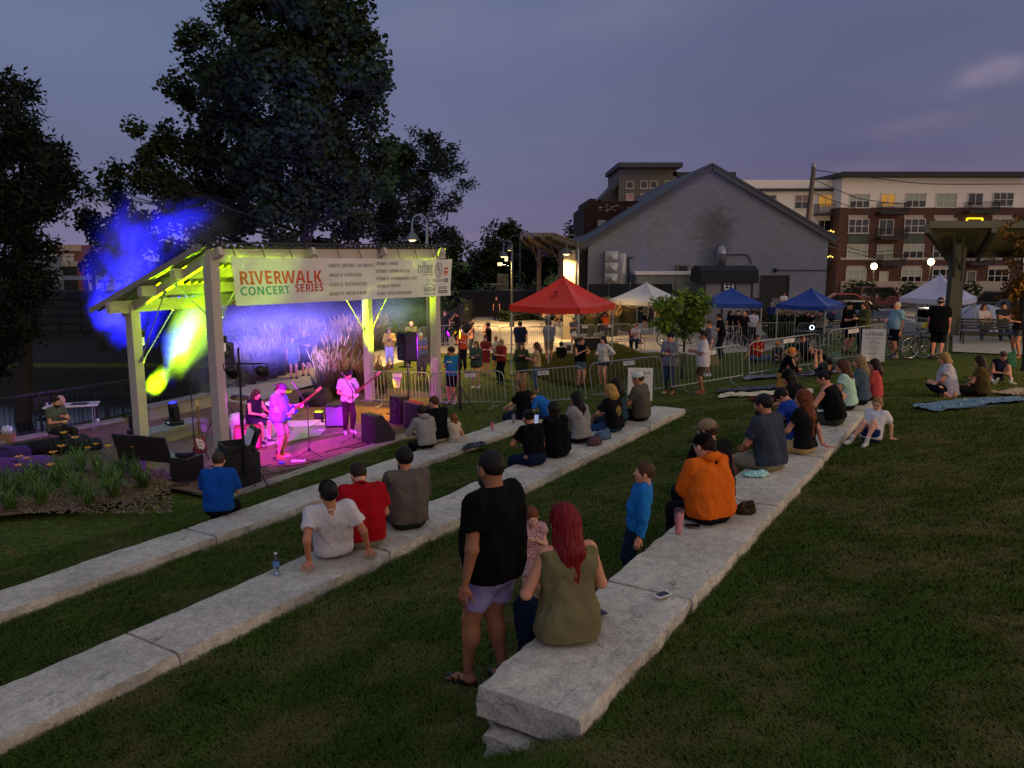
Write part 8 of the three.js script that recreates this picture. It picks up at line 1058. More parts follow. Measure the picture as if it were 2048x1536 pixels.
{ // ---- drum kit
  const p = gp(527, 872), o = thing('drum_kit', 'drum kit with cymbals in front of the seated drummer', 'drum kit', p, 0.75), sh = mat('#4a1a4a', 0.3, { clearcoat: 0.6 }), hd = mat('#c9c2c8', 0.6);
  const drum = (n, r, h, x, y, z, rx = 0, rz = 0) => { const m4 = new THREE.Matrix4().compose(V(x, y, z), new THREE.Quaternion().setFromEuler(new THREE.Euler(rx, 0, rz)), V(1, 1, 1)), d = part(o, n, new THREE.CylinderGeometry(r, r, h, 24).applyMatrix4(m4), sh); part(d, 'drum_head', MG([new THREE.CylinderGeometry(r * 0.97, r * 0.97, h + 0.02, 24).applyMatrix4(m4)]), hd); part(d, 'hoop', MG([new THREE.TorusGeometry(r, 0.012, 6, 26).rotateX(Math.PI / 2).translate(0, h / 2, 0).applyMatrix4(m4), new THREE.TorusGeometry(r, 0.012, 6, 26).rotateX(Math.PI / 2).translate(0, -h / 2, 0).applyMatrix4(m4)]), chrome); };
  drum('bass_drum', 0.28, 0.42, 0, 0.29, 0.1, Math.PI / 2); drum('rack_tom', 0.15, 0.22, -0.2, 0.74, 0.08, 0.3); drum('rack_tom', 0.16, 0.24, 0.2, 0.74, 0.08, 0.3); drum('floor_tom', 0.2, 0.38, -0.58, 0.42, -0.25); drum('snare_drum', 0.17, 0.15, 0.42, 0.64, -0.4);
  const cym = (x, y, z, r, t) => { const m4 = new THREE.Matrix4().makeRotationX(t).setPosition(x, y, z); part(o, 'cymbal', lathe([[0, 0.03], [0.03, 0.028], [0.05, 0.015], [r * 0.6, 0.008], [r, 0], [r, -0.003], [0, 0.02]], 26).applyMatrix4(m4), mat('#b8924a', 0.25, { metalness: 0.95 })); part(o, 'cymbal_stand', MG([rod(V(x, y, z), V(x, 0.25, z), 0.01), ...[0, 1, 2].map((i) => rod(V(x, 0.3, z), V(x + Math.cos(i * 2.1) * 0.25, 0.01, z + Math.sin(i * 2.1) * 0.25), 0.008))]), chrome); };
  cym(-0.62, 1.12, 0.05, 0.24, 0.2); cym(0.62, 1.16, 0.0, 0.23, 0.25); cym(0.75, 0.86, -0.45, 0.18, 0);
  const st = thing('drum_throne', 'round black stool under the drummer', 'stool', gp(507, 860).setY(FL)); st.position.copy(drummer.root.position).setY(FL); part(st, 'seat', cyl(0.17, 0.17, 0.08, 0, 0.4, 0, 18), M.black); part(st, 'legs', MG([0, 1, 2].map((i) => rod(V(0, 0.4, 0), V(Math.cos(i * 2.1) * 0.26, 0, Math.sin(i * 2.1) * 0.26), 0.012))), chrome);
  solo('rug', sheet(6, 6, (u, v) => G(mixv(mixv(470, 640, u), mixv(560, 668, u), v), mixv(mixv(905, 870, u), mixv(842, 838, u), v), 0.03)), mat('#b0a49c', 0.95), 'pale rug under the drum kit', 'rug'); }
{ // ---- dark three-panel bench with a box end, at the front left
  const a = gp(243, 948), b = gp(385, 962), o = thing('panel_bench', 'dark bench with three tilted back panels and a box end, before the left front post', 'bench', a), d = b.clone().sub(a), L = d.length(), yaw = Math.atan2(-d.z, d.x); o.rotation.y = yaw;
  for (let i = 0; i < 3; i++) part(o, 'back_panel', rbox(L * 0.24, 0.62, 0.05, L * (0.12 + 0.25 * i), 0.66, 0.1, 0.01, 0, 0.28), mat('#2a2022', 0.6)); part(o, 'seat', rbox(L * 0.8, 0.05, 0.45, L * 0.42, 0.42, -0.22, 0.015), mat('#5a5054', 0.6)); part(o, 'end_box', rbox(L * 0.26, 0.5, 0.5, L * 0.87, 0.25, -0.15, 0.01), mat('#241a1c', 0.6)); part(o, 'end_box', rbox(0.3, 0.42, 0.45, L * 0.08, 0.21, -0.2, 0.01), mat('#5a2a68', 0.7)); part(o, 'gap_strip', MG([box(0.02, 0.5, 0.03, L * 0.245, 0.66, 0.06, 0, 0.28), box(0.02, 0.4, 0.03, L * 0.495, 0.66, 0.06, 0, 0.28)]), mat('#c8b8cc', 0.6));
  const m = thing('mixer', 'small black mixing desk on the end box of the dark panel bench', 'mixing desk', a.clone().lerp(b, 0.87).setY(FL + 0.5), yaw); part(m, 'desk', rbox(0.3, 0.08, 0.26, 0, 0.045, -0.1, 0.015, 0, -0.15), M.black); part(m, 'knobs', MG([...Array(12)].map((_, i) => cyl(0.01, 0.01, 0.03, -0.1 + (i % 4) * 0.06, 0.08, -0.18 + (i >> 2) * 0.06, 6))), mat('#8a8a90', 0.5)); }
{ // ---- folding table and its things, chair
  const a = gp(148, 862), o = thing('folding_table', 'white folding table beside the seated bearded man', 'table', a, 0.35); part(o, 'tabletop', rbox(1.32, 0.045, 0.6, 0, 0.72, 0, 0.015), mat('#c9c3ba', 0.6)); for (const x of [-0.52, 0.52]) for (const z of [-0.22, 0.22]) part(o, 'leg', rod(V(x, 0, z), V(x * 0.98, 0.7, z), 0.014), mat('#8a8a88', 0.5)); part(o, 'leg_brace', MG([rod(V(-0.52, 0.25, -0.22), V(-0.52, 0.25, 0.22), 0.01), rod(V(0.52, 0.25, -0.22), V(0.52, 0.25, 0.22), 0.01)]), mat('#8a8a88', 0.5));
  const on = (x, z) => V(x, 0.744, z).applyAxisAngle(Yax, 0.35).add(a);
  const l = thing('laptop', 'dark laptop and cables on the folding table', 'laptop', on(0.2, 0.05), 0.2); part(l, 'keyboard', rbox(0.4, 0.02, 0.26, 0, 0.012, 0, 0.005), M.black); part(l, 'cable', pipe([V(0.2, 0.02, 0), V(0.3, 0.03, 0.1), V(0.42, 0.012, -0.05), V(0.5, 0.012, 0.1)], 0.008, 20), mat('#1c2a4a', 0.6));
  const bx = thing('paper_bag', 'crumpled brown paper bag on the left end of the folding table', 'paper bag', on(-0.25, 0.12)); part(bx, 'bag', mesher([ell(V(0, 0.13, 0), 0.13, 0.15, 0.11, 0.03)], 0.02, (x, y, z, d) => Math.max(d + 0.03 * N3(x * 16, y * 16, z * 16), 0.003 - y)), mat('#b09064', 0.9));
  const cn = thing('drink_can', 'white drink can at the left corner of the folding table', 'can', on(-0.55, 0.2)); part(cn, 'can', cyl(0.033, 0.033, 0.12), mat('#d0d0d0', 0.3, { metalness: 0.4 })); part(cn, 'lid', cyl(0.026, 0.026, 0.004, 0, 0.121, 0), chrome);
  const ch = thing('camp_chair', 'black padded chair with a jacket over it, under the bearded man', 'chair', gp(104, 868), 1.22); part(ch, 'seat', rbox(0.5, 0.06, 0.48, 0, 0.42, 0, 0.03), M.black); part(ch, 'backrest', rbox(0.52, 0.5, 0.06, 0, 0.74, -0.26, 0.03, 0, -0.1), mat('#1f221d', 0.9)); part(ch, 'frame', MG([-1, 1].flatMap((k) => [rod(V(k * 0.26, 0, 0.24), V(k * 0.26, 0.64, -0.2), 0.014), rod(V(k * 0.26, 0, -0.26), V(k * 0.26, 1.0, -0.3), 0.014), rod(V(k * 0.28, 0.64, 0.2), V(k * 0.28, 0.64, -0.26), 0.016)])), M.black);
  const wc = thing('paper_cup', 'white paper cup standing by the river kerb', 'cup', gp(196, 848)); part(wc, 'cup', lathe([[0, 0], [0.035, 0], [0.045, 0.14], [0.04, 0.14], [0.032, 0.01]], 14), mat('#d0cdd0', 0.7)); part(wc, 'lid', cyl(0.048, 0.044, 0.015, 0, 0.14, 0), mat('#d8d5d8', 0.6));
  const bag = (l, px, py, prims, m, cell = 0.03) => { const b = thing('gear_bag', l, 'bag', gp(px, py)); part(b, 'bag', mesher(prims, cell, (x, y, z, d) => Math.max(d + 0.03 * N3(x * 5, y * 6, z * 5), 0.004 - y)), m); part(b, 'strap', pipe([V(-0.25, 0.2, 0.22), V(-0.1, 0.36, 0.16), V(0.15, 0.36, 0.14), V(0.3, 0.16, 0.24)], 0.015, 16), M.black); return b; };
  bag('long black gig bag lying on the paving left of the stage', 92, 908, [cap(V(-0.65, 0.14, 0.12), V(0.75, 0.2, -0.2), 0.17, 0.24, 0.05)], mat('#0e0d12', 0.85)); bag('dark soft bag with pink straps right of the long gig bag', 165, 902, [cap(V(-0.25, 0.14, 0), V(0.3, 0.16, -0.05), 0.17, 0.17, 0.05)], mat('#141422', 0.85)); bag('dark purple case lying at the left edge of the paving', 38, 952, [cap(V(-0.6, 0.18, 0.1), V(0.5, 0.2, -0.1), 0.24, 0.24, 0.05)], purpleCloth); bag('open purple bag with a striped cloth at the far left', 12, 925, [cap(V(-0.3, 0.18, 0), V(0.4, 0.2, 0), 0.22, 0.2, 0.05)], mat('#3a1a5c', 0.85)); bag('black jacket heap behind the dark panel bench', 300, 905, [ell(V(0, 0.12, 0), 0.42, 0.2, 0.25, 0.05)], mat('#0b0a0d', 0.9)); bag('black bag at the back of the stage behind the guitarist', 632, 812, [ell(V(0, 0.22, 0), 0.55, 0.26, 0.25, 0.05), ell(V(0.3, 0.3, 0), 0.2, 0.3, 0.2, 0.05)], mat('#0b0a0d', 0.9));
  const wb = thing('plastic_bag', 'white plastic bag on a small box at the left edge', 'bag', gp(16, 884)); part(wb, 'box', rbox(0.3, 0.22, 0.26, 0, 0.11, 0, 0.01), mat('#8a6a4a', 0.9)); part(wb, 'bag', mesher([ell(V(0, 0.32, 0), 0.13, 0.12, 0.11, 0.03)], 0.02, (x, y, z, d) => d + 0.05 * N3(x * 14, y * 14, z * 14)), mat('#b8b8c0', 0.7)); }
{ const g1 = thing('pedal', 'small blue guitar pedal on the floor before the guitarist', 'guitar pedal', gp(563, 928), 0.3); part(g1, 'housing', rbox(0.13, 0.05, 0.09, 0, 0.026, 0, 0.01), mat('#2a5a9a', 0.4)); part(g1, 'switch', cyl(0.012, 0.012, 0.02, 0, 0.05, 0.02, 8), chrome);
  const g2 = thing('power_strip', 'white power strip on the floor before the guitarist', 'power strip', gp(597, 924), 0.1); part(g2, 'housing', rbox(0.32, 0.05, 0.1, 0, 0.026, 0, 0.012), mat('#d0ccd0', 0.5)); part(g2, 'sockets', MG([0, 1, 2, 3].map((i) => cyl(0.025, 0.025, 0.004, -0.11 + i * 0.075, 0.05, 0, 10))), mat('#8a888c', 0.6));
  reseed(44); const cs = []; const run = (pts) => cs.push(pipe(pts.map(([x, y]) => gp(x, y, FL + 0.012)), 0.009, 40, 5));
  for (let i = 0; i < 17; i++) { const x = [330, 420, 440, 560, 620, 520, 700, 760, 790, 120, 240, 640][i % 12] + rnd(-20, 20), y = [960, 955, 930, 935, 925, 945, 895, 880, 865, 915, 915, 900][i % 12] + rnd(-8, 8), pts = [[x, y]]; for (let k = 0; k < 6; k++) { const l = pts[k]; pts.push([l[0] + rnd(-26, 44), Math.max(840, Math.min(972, l[1] + rnd(-15, 9)))]); } run(pts); } run([[480, 960], [600, 935], [700, 905], [790, 872]]); run([[300, 972], [360, 980], [430, 990], [480, 975]]);
  solo('cables', MG(cs), M.black, 'black cables lying in loops over the stage floor', 'cables', null, 'stuff'); }
{ // ---- flower bed
  const out = [[-60, 1050], [0, 1034], [120, 1022], [230, 1008], [318, 990], [352, 968], [306, 950], [240, 936], [150, 932], [60, 944], [0, 956], [-60, 966]], s = out.map(([x, y]) => G(x, y, 0.05));
  flat(s, 0.07, mat('#ffffff', 0.95, { map: dataTex(256, 256, (x, y, W) => { const n = wrapN(x, y, W, W, 70, 81, 3), c = sm(wrapN(x, y, W, W, 140, 82, 2), 0.12, 0.2); return [0.36 + 0.5 * n + 0.25 * c, 0.27 + 0.4 * n + 0.2 * c, 0.18 + 0.3 * n + 0.14 * c]; }, true) }), 'mulch_bed', 'bark mulch of the flower bed at the left', 'flower bed', 0.9);
  reseed(91); const ch = new THREE.InstancedMesh(box(0.05, 0.012, 0.018), mat('#ffffff', 0.9), 2600), m4 = new THREE.Matrix4(), c = new THREE.Color(); for (let i = 0; i < 2600; i++) { const p = G(rnd(-20, 345), rnd(938, 1026), 0.085); m4.makeRotationFromEuler(new THREE.Euler(rnd(-0.4, 0.4), rnd(0, 6.28), rnd(-0.4, 0.4))).setPosition(p); ch.setMatrixAt(i, m4); const v = rnd(0.05, 0.3); ch.setColorAt(i, c.setRGB(v, v * 0.72, v * 0.46)); } ch.name = 'mulch_chips'; scene.add(ch); tag(ch, 'loose bark chips on the flower bed', 'mulch', null, 'stuff');
  const blade = (a, L, hh) => { const p = [V(0, 0, 0), V(Math.cos(a) * L * 0.35, hh * 0.8, Math.sin(a) * L * 0.35), V(Math.cos(a) * L * 0.75, hh, Math.sin(a) * L * 0.75), V(Math.cos(a) * L * 1.1, hh * 0.75, Math.sin(a) * L * 1.1)], n = V(-Math.sin(a), 0, Math.cos(a)); return sheet(1, 3, (u, v) => p[Math.round(v * 3)].clone().addScaledVector(n, (u - 0.5) * 0.024 * (1 - v * 0.85))); };
  const var3 = [1, 2, 3].map(() => MG([...Array(70)].map(() => blade(rnd(0, 6.28), rnd(0.2, 0.44), rnd(0.22, 0.5)).translate(rnd(-0.06, 0.06), 0, rnd(-0.06, 0.06))))), lm = mat('#4c6a26', 0.8, { side: THREE.DoubleSide }), pet = mat('#e0a428', 0.6, { side: THREE.DoubleSide });
  const fl = (x, y, z) => MG([...Array(6)].map((_, i) => { const a = i * 1.047; return new THREE.SphereGeometry(0.027, 6, 4).scale(1.5, 0.25, 0.6).rotateZ(0.5).translate(0.04, 0.02, 0).rotateY(a).translate(x, y, z); }));
  [[26, 990, 1], [84, 1004, 1], [130, 955, 1], [152, 985, 0], [215, 972, 0], [196, 940, 2], [240, 950, 1], [110, 972, 1], [66, 962, 1], [288, 972, 0], [20, 1016, 0], [178, 1004, 0], [160, 940, 2], [230, 990, 0], [52, 985, 1], [270, 950, 1], [4, 975, 0]].forEach(([x, y, n], i) => { const o = thing('daylily', n ? 'daylily clump with open yellow flowers in the flower bed' : 'daylily clump of arching leaves without flowers in the flower bed', 'daylily', G(x, y + 6, 0.06), i * 1.3, 'daylily clumps in the flower bed'); part(o, 'leaves', var3[i % 3], lm); for (let k = 0; k < n; k++) { const fx = rnd(-0.25, 0.25), fz = rnd(-0.2, 0.2), fy = rnd(0.55, 0.75); part(o, 'flower_stem', rod(V(0, 0, 0), V(fx, fy, fz), 0.005, 0.004, 4), lm); part(o, 'flower', fl(fx, fy, fz), pet); } o.scale.setScalar(0.95 + 0.25 * ((i * 7) % 5) / 4); }); }
// ================================================================ small things on the benches and the lawn
function tumbler(label, p, c, straw, s = 1) { const o = thing('tumbler', label, 'tumbler', p), m = mat(c, 0.35, { metalness: 0.2 }); part(o, 'cup', lathe([[0, 0], [0.033, 0], [0.036, 0.1], [0.047, 0.13], [0.05, 0.24], [0.046, 0.24]].map(([a, b]) => [a * s, b * s]), 20), m); part(o, 'lid', cyl(0.049 * s, 0.046 * s, 0.02 * s, 0, 0.24 * s, 0, 20), mat('#3a3436', 0.3)); part(o, 'band', cyl(0.051 * s, 0.051 * s, 0.012 * s, 0, 0.225 * s, 0, 20), chrome); if (straw) part(o, 'straw', rod(V(0, 0.2, 0), V(0.02, 0.38, 0), 0.005), mat('#d8d8d8', 0.5)); }
tumbler('pink insulated tumbler on the topmost bench beside the orange sweatshirt', onB(2, 1357, 1066), '#d98a92', 0, 0.95); tumbler('dark purple cup with a white straw on the topmost bench', onB(2, 1684, 838), '#2a1430', 1); tumbler('pink insulated tumbler alone on the lowest bench', onB(0, 985, 860), '#d87a86', 0, 0.75); tumbler('small dark cup at the far end of the lowest bench', onB(0, 1027, 846), '#8a8a8e', 0, 0.85);
{ const p = onB(1, 553, 1147), o = thing('water_bottle', 'clear plastic water bottle on the middle bench beside the white t-shirt', 'water bottle', p); part(o, 'bottle', lathe([[0, 0], [0.031, 0.002], [0.033, 0.02], [0.03, 0.05], [0.033, 0.08], [0.033, 0.14], [0.02, 0.18], [0.0125, 0.195], [0.0125, 0.21]], 20), mat('#e8f0f4', 0.05, { transmission: 1, thickness: 0, specularIntensity: 1 })); part(o, 'water', lathe([[0, 0.004], [0.028, 0.004], [0.03, 0.02], [0.027, 0.05], [0.03, 0.08], [0.03, 0.1], [0, 0.1]], 18), mat('#e8f0f4', 0.03, { transmission: 1, thickness: 0.05, ior: 1.33 })); part(o, 'label_band', new THREE.CylinderGeometry(0.0336, 0.0336, 0.055, 20, 1, true).translate(0, 0.11, 0), mat('#5a86b8', 0.5, { side: THREE.DoubleSide })); part(o, 'bottle_cap', cyl(0.0145, 0.0145, 0.016, 0, 0.208, 0, 14), mat('#d8d8dc', 0.5)); }
const phone = (l, p, yaw, c, lit) => { const o = thing('phone', l, 'phone', p, yaw); part(o, 'case', rbox(0.075, 0.009, 0.15, 0, 0.005, 0, 0.004), mat(c, 0.35)); part(o, 'display', box(0.066, 0.001, lit ? 0.14 : 0.11, 0, 0.0104, 0), lit ? glowMat('#b8c0e8', 0.45) : mat('#08080a', 0.08)); return o; };
phone('white phone lying on the topmost bench near its near end', onB(2, 1325, 1193).add(V(0, 0.012, 0)), 2.2, '#d8d4d0'); phone('dark phone on the topmost bench beside the red-haired woman', onB(2, 1196, 1226).add(V(0, 0.012, 0)), 0.6, '#15161c'); phone('black wallet-like phone case on the topmost bench behind the pink tumbler', onB(2, 1384, 1054).add(V(0, 0.012, 0)), 1.3, '#101012');
{ const s = phone('lit phone screen held up by the woman in the sheer-backed top', onB(1, 1088, 905).add(V(-0.12, 0.52, -0.2)), 0, '#111', 1); s.rotation.set(1.35, 0, 0.1); }
const clothHeap = (name, label, cat, p, w, h, d, m, yaw = 0, n = 1) => { const o = thing(name, label, cat, p, yaw), g = mesher([ell(V(0, 0, 0), w / 2, h, d / 2, 0.02), ell(V(w * 0.2, 0.01, d * 0.15), w * 0.24, h * 1.2, d * 0.22, 0.03)], Math.max(0.012, w / 34), (x, y, z, e) => Math.max(e + 0.018 * n * N3(x * 14, y * 10, z * 14) + 0.012 * N3(x * 30, y * 20, z * 30), 0.002 - y)); part(o, 'cloth', g, m); return o; };
clothHeap('towel', 'folded mint patterned cloth on the topmost bench beside the slate t-shirt', 'cloth', onB(2, 1512, 950), 0.34, 0.05, 0.22, cloth('#7fc0b4', 'floral #d8e8e0'), 0.3); clothHeap('camouflage_cap', 'brown camouflage cap on the topmost bench behind the black jacket', 'cap', onB(2, 1490, 1024), 0.24, 0.11, 0.2, cloth('#4a3a26', 'camo #1c160f'), 0.4, 0.4); clothHeap('jacket', 'dark patterned jacket heap on the lowest bench beside the child', 'jacket', onB(0, 950, 892), 0.55, 0.07, 0.3, cloth('#17171c', 'floral #8a8a94'), 0.6); clothHeap('handbag', 'dark pink bag on the middle bench behind the grey jacket', 'bag', onB(1, 1188, 888), 0.3, 0.14, 0.2, mat('#4a2a34', 0.7), 0.5, 0.3); clothHeap('denim_bag', 'pale blue denim bag on the middle bench beside the blonde woman', 'bag', onB(1, 1205, 876), 0.34, 0.15, 0.22, mat('#4a6484', 0.9), 0.4, 0.3);
function blanket(label, c, w, d, yaw, m) { const o = thing('blanket', label, 'blanket', c, yaw); part(o, 'cloth', sheet(30, 22, (u, v) => { const x = (u - 0.5) * w, z = (v - 0.5) * d, q = V(x, 0, z).applyAxisAngle(Yax, yaw), e = 0.12 * fbm(u * 3 + w, v * 3, d, 3); const r = V(x + e * (u - 0.5) * 2, H(c.x + q.x, c.z + q.z) - c.y + 0.035 + 0.13 * Math.abs(fbm(u * 5, v * 4, w, 3)), z + e); r.u = x; r.v = z; return r; }), m); part(o, 'fringe', [beam(V(-w / 2 * 0.9, 0.03, d / 2 * 0.93), V(w / 2 * 0.9, 0.03, d / 2 * 0.93), 0.05, 0.02)], m); return o; }
blanket('teal and navy patterned blanket under the two women on the right lawn', T(1945, 808), 2.0, 0.75, 0.2, cloth('#27506a', 'floral #c0d0d4')); blanket('pale patterned blanket at the right edge of the lawn', T(2030, 786), 0.9, 0.5, 0.4, cloth('#a89a88', 'floral #5c3a34')); blanket('cream blanket on the lawn left of the topmost bench end', T(1530, 790), 2.2, 0.8, -0.3, mat('#c8bc9c', 0.95)); blanket('dark red tartan blanket beside the cream blanket', T(1562, 800), 1.4, 1.0, -0.2, cloth('#5c1a1c', 'plaid #2a0c10')); blanket('grey speckled mat behind the cream blanket', T(1500, 780), 1.7, 0.6, -0.25, cloth('#4a4c54', 'floral #6a6c78')); blanket('purple and white patterned blanket behind the front barrier', T(1580, 752), 2.6, 0.7, -0.2, cloth('#4a4a68', 'floral #c8c4cc'));
{ const o = thing('paper_bag', 'brown paper carrier bag standing on the lawn by the cream blanket', 'paper bag', T(1567, 778), -0.2); part(o, 'bag', MG([box(0.36, 0.4, 0.004, 0, 0.2, 0.09), box(0.36, 0.4, 0.004, 0, 0.2, -0.09), box(0.004, 0.4, 0.18, 0.18, 0.2, 0), box(0.004, 0.4, 0.18, -0.18, 0.2, 0), box(0.36, 0.004, 0.18, 0, 0.01, 0)]), mat('#8a6a34', 0.9)); part(o, 'handle', pipe([V(-0.07, 0.4, 0.09), V(-0.06, 0.5, 0.09), V(0.06, 0.5, 0.09), V(0.07, 0.4, 0.09)], 0.006, 12), mat('#7a5c2c', 0.9)); }
clothHeap('green_bag', 'green drawstring bag held low at the right edge of the lawn', 'bag', T(2018, 735).add(V(0, 0.02, 0)), 0.36, 0.4, 0.24, mat('#17503c', 0.9), 0, 0.6); clothHeap('yellow_rucksack', 'yellow and teal rucksack on the grass behind the second menu board', 'rucksack', T(1668, 722), 0.5, 0.3, 0.3, cloth('#8a8a3c', 'camo #2a7a8a'), 0, 0.5);
{ const o = thing('skateboard', 'dark skateboard lying on the grass behind the front barrier', 'skateboard', T(1602, 752), 0.3); part(o, 'deck', rbox(0.75, 0.015, 0.2, 0, 0.09, 0, 0.007), M.black); for (const x of [-0.25, 0.25]) for (const z of [-0.08, 0.08]) part(o, 'wheel', cyl(0.03, 0.03, 0.03, 0, 0, 0, 10).rotateX(Math.PI / 2).translate(x, 0.035, z), mat('#b8b4ac', 0.6)); }
function campChair(label, p, yaw, c, grp) { const o = thing('camp_chair', label, 'camp chair', p, yaw, grp), m = mat(c, 0.9, { side: THREE.DoubleSide }); part(o, 'seat', sheet(6, 6, (u, v) => V((u - 0.5) * 0.56, 0.4 - 0.06 * Math.sin(Math.PI * u), (v - 0.5) * 0.46)), m); part(o, 'backrest', sheet(6, 6, (u, v) => V((u - 0.5) * 0.58, 0.42 + v * 0.48, -0.24 - v * 0.16 - 0.05 * Math.sin(Math.PI * u))), m); part(o, 'frame', MG([-1, 1].flatMap((k) => [rod(V(k * 0.3, 0, 0.26), V(-k * 0.28, 0.42, 0.2), 0.011), rod(V(k * 0.3, 0, -0.3), V(-k * 0.28, 0.42, -0.24), 0.011), rod(V(k * 0.3, 0, 0.26), V(k * 0.3, 0.62, 0.22), 0.011), rod(V(k * 0.3, 0, -0.28), V(k * 0.3, 0.92, -0.4), 0.011), rod(V(k * 0.3, 0.62, 0.22), V(k * 0.3, 0.62, -0.3), 0.016)])), M.dark); return o; }
campChair('dark red folding camp chair under the woman in red and white', T(1274, 701), Math.PI * 0.02 + 0.1, '#6a1a1c'); campChair('dark camp chair under the orange sweatshirt by the reeds', T(1210, 673), 0.3, '#1c1c22'); for (const [px, py, l] of [[1575, 668, 'dark camp chair left of the right blue tent'], [1592, 671, 'dark camp chair under the maroon-clad sitter'], [1612, 668, 'dark camp chair behind the table under the right blue tent'], [1622, 671, 'dark camp chair at the right under the right blue tent'], [1090, 651, 'low dark chair before the plaza bed, left of the tent pole'], [1118, 653, 'low dark chair before the plaza bed, right of the tent pole']]) campChair(l, T(px, py), 0.1, '#1c1c22');
{ const a = T(1950, 688), o = thing('park_bench', 'dark metal bench under the couple at the right', 'bench', a, -0.32); const q = V(0.62, 0, 0); for (let i = 0; i < 5; i++) part(o, 'slat', rbox(2.1, 0.03, 0.07, 0.6, 0.4, -0.2 + i * 0.09, 0.008), M.dark); for (let i = 0; i < 4; i++) part(o, 'slat', rbox(2.1, 0.07, 0.03, 0.6, 0.52 + i * 0.1, -0.28 - i * 0.02, 0.008), M.dark); for (const x of [-0.4, 1.6]) part(o, 'leg', MG([box(0.05, 0.4, 0.05, x, 0.2, 0.16), box(0.05, 0.85, 0.05, x, 0.42, -0.3), box(0.05, 0.04, 0.5, x, 0.6, -0.06)]), M.dark); }
{ const p = T(1618, 690), o = thing('folding_table', 'folding table with small lit lamps under the right blue tent', 'table', p); part(o, 'tabletop', rbox(1.8, 0.04, 0.7, 0, 0.74, 0, 0.01), mat('#4a4c58', 0.7)); for (const x of [-0.8, 0.8]) for (const z of [-0.28, 0.28]) part(o, 'leg', cyl(0.015, 0.015, 0.74, x, 0, z, 6), M.dark); const l = thing('table_lamp', 'small bright white lamp on the table under the right blue tent', 'lamp', p.clone().add(V(0.5, 0.762, 0.1))); part(l, 'lamp_base', cyl(0.05, 0.04, 0.05), M.dark); part(l, 'lamp_bulb', ball(0.09, 0, 0.14, 0, 10), glowMat('#d8e4ff', 6)); const s = new THREE.PointLight(new THREE.Color(0.8, 0.9, 1), 3); s.name = 'table_lamp'; s.position.copy(l.position).add(V(0, 0.14, 0)); scene.add(s); const w = thing('glow_ring', 'white glowing ring beside the lamp on the tent table', 'ring light', p.clone().add(V(0.1, 0.762, 0))); part(w, 'ring_light', new THREE.TorusGeometry(0.11, 0.02, 6, 20).translate(0, 0.15, 0), glowMat('#cfd8e8', 2.5)); part(w, 'foot', cyl(0.04, 0.03, 0.04), M.dark);
  const c = thing('cooler_cart', 'small white cart behind the red tent pole', 'cart', T(1133, 712), 0.2); part(c, 'cabinet', rbox(0.5, 0.6, 0.4, 0, 0.36, 0, 0.04), mat('#b8b09c', 0.7)); part(c, 'hatch', rbox(0.2, 0.26, 0.02, 0.05, 0.4, 0.21, 0.01), M.dark); part(c, 'wheels', MG([cyl(0.07, 0.07, 0.04, 0, 0, 0, 12).rotateZ(Math.PI / 2).translate(0.22, 0.07, 0), cyl(0.07, 0.07, 0.04, 0, 0, 0, 12).rotateZ(Math.PI / 2).translate(-0.22, 0.07, 0)]), M.black); const t2 = thing('folding_table', 'dark low table with bottles under the red tent', 'table', T(1180, 706), 0.1); part(t2, 'tabletop', rbox(1.5, 0.04, 0.6, 0, 0.72, 0, 0.01), mat('#2a2420', 0.8)); part(t2, 'table_skirt', rbox(1.46, 0.5, 0.56, 0, 0.45, 0, 0.03), mat('#1d1814', 0.9)); part(t2, 'leg', MG([cyl(0.02, 0.02, 0.7, -0.7, 0, 0.25, 6), cyl(0.02, 0.02, 0.7, 0.7, 0, 0.25, 6)]), M.dark); }
// ---- bicycles and vehicles
const bikeP = (() => { const o = new THREE.Group(), t = mat('#111114', 0.6); for (const x of [-0.52, 0.52]) { const w = part(o, 'wheel', new THREE.TorusGeometry(0.33, 0.022, 6, 30).translate(x, 0.35, 0), t); part(w, 'spokes', MG([...Array(14)].map((_, i) => rod(V(x, 0.35, 0), V(x + Math.cos(i * 0.449) * 0.32, 0.35 + Math.sin(i * 0.449) * 0.32, 0), 0.003, 0.003, 3)).concat(new THREE.TorusGeometry(0.305, 0.012, 4, 26).translate(x, 0.35, 0))), chrome); } return o; })();
function bicycle(label, p, yaw, c) { const o = bikeP.clone(); o.name = nm('bicycle'); scene.add(o); o.position.copy(p); o.rotation.y = yaw; tag(o, label, 'bicycle'); const a = V(-0.52, 0.35, 0), s = V(-0.18, 0.82, 0), b = V(-0.1, 0.32, 0), h = V(0.34, 0.86, 0), f = V(0.52, 0.35, 0); part(o, 'frame', MG([rod(a, s, 0.012), rod(a, b, 0.012), rod(b, s, 0.018), rod(b, h, 0.02), rod(s.clone().lerp(b, 0.15), h, 0.018), rod(h.clone().add(V(-0.03, 0.12, 0)), f, 0.014)]), mat(c, 0.35, { metalness: 0.3 })); part(o, 'saddle', rbox(0.26, 0.05, 0.13, -0.22, 0.92, 0, 0.025), M.black); part(o, 'handlebar', pipe([V(0.26, 1.0, -0.3), V(0.3, 1.02, -0.1), V(0.32, 1.0, 0), V(0.3, 1.02, 0.1), V(0.26, 1.0, 0.3)], 0.012, 20), M.black); part(o, 'crank', MG([new THREE.TorusGeometry(0.09, 0.01, 4, 18).translate(-0.1, 0.32, 0.05), rod(V(-0.1, 0.32, 0.06), V(-0.02, 0.18, 0.08), 0.01)]), chrome); }
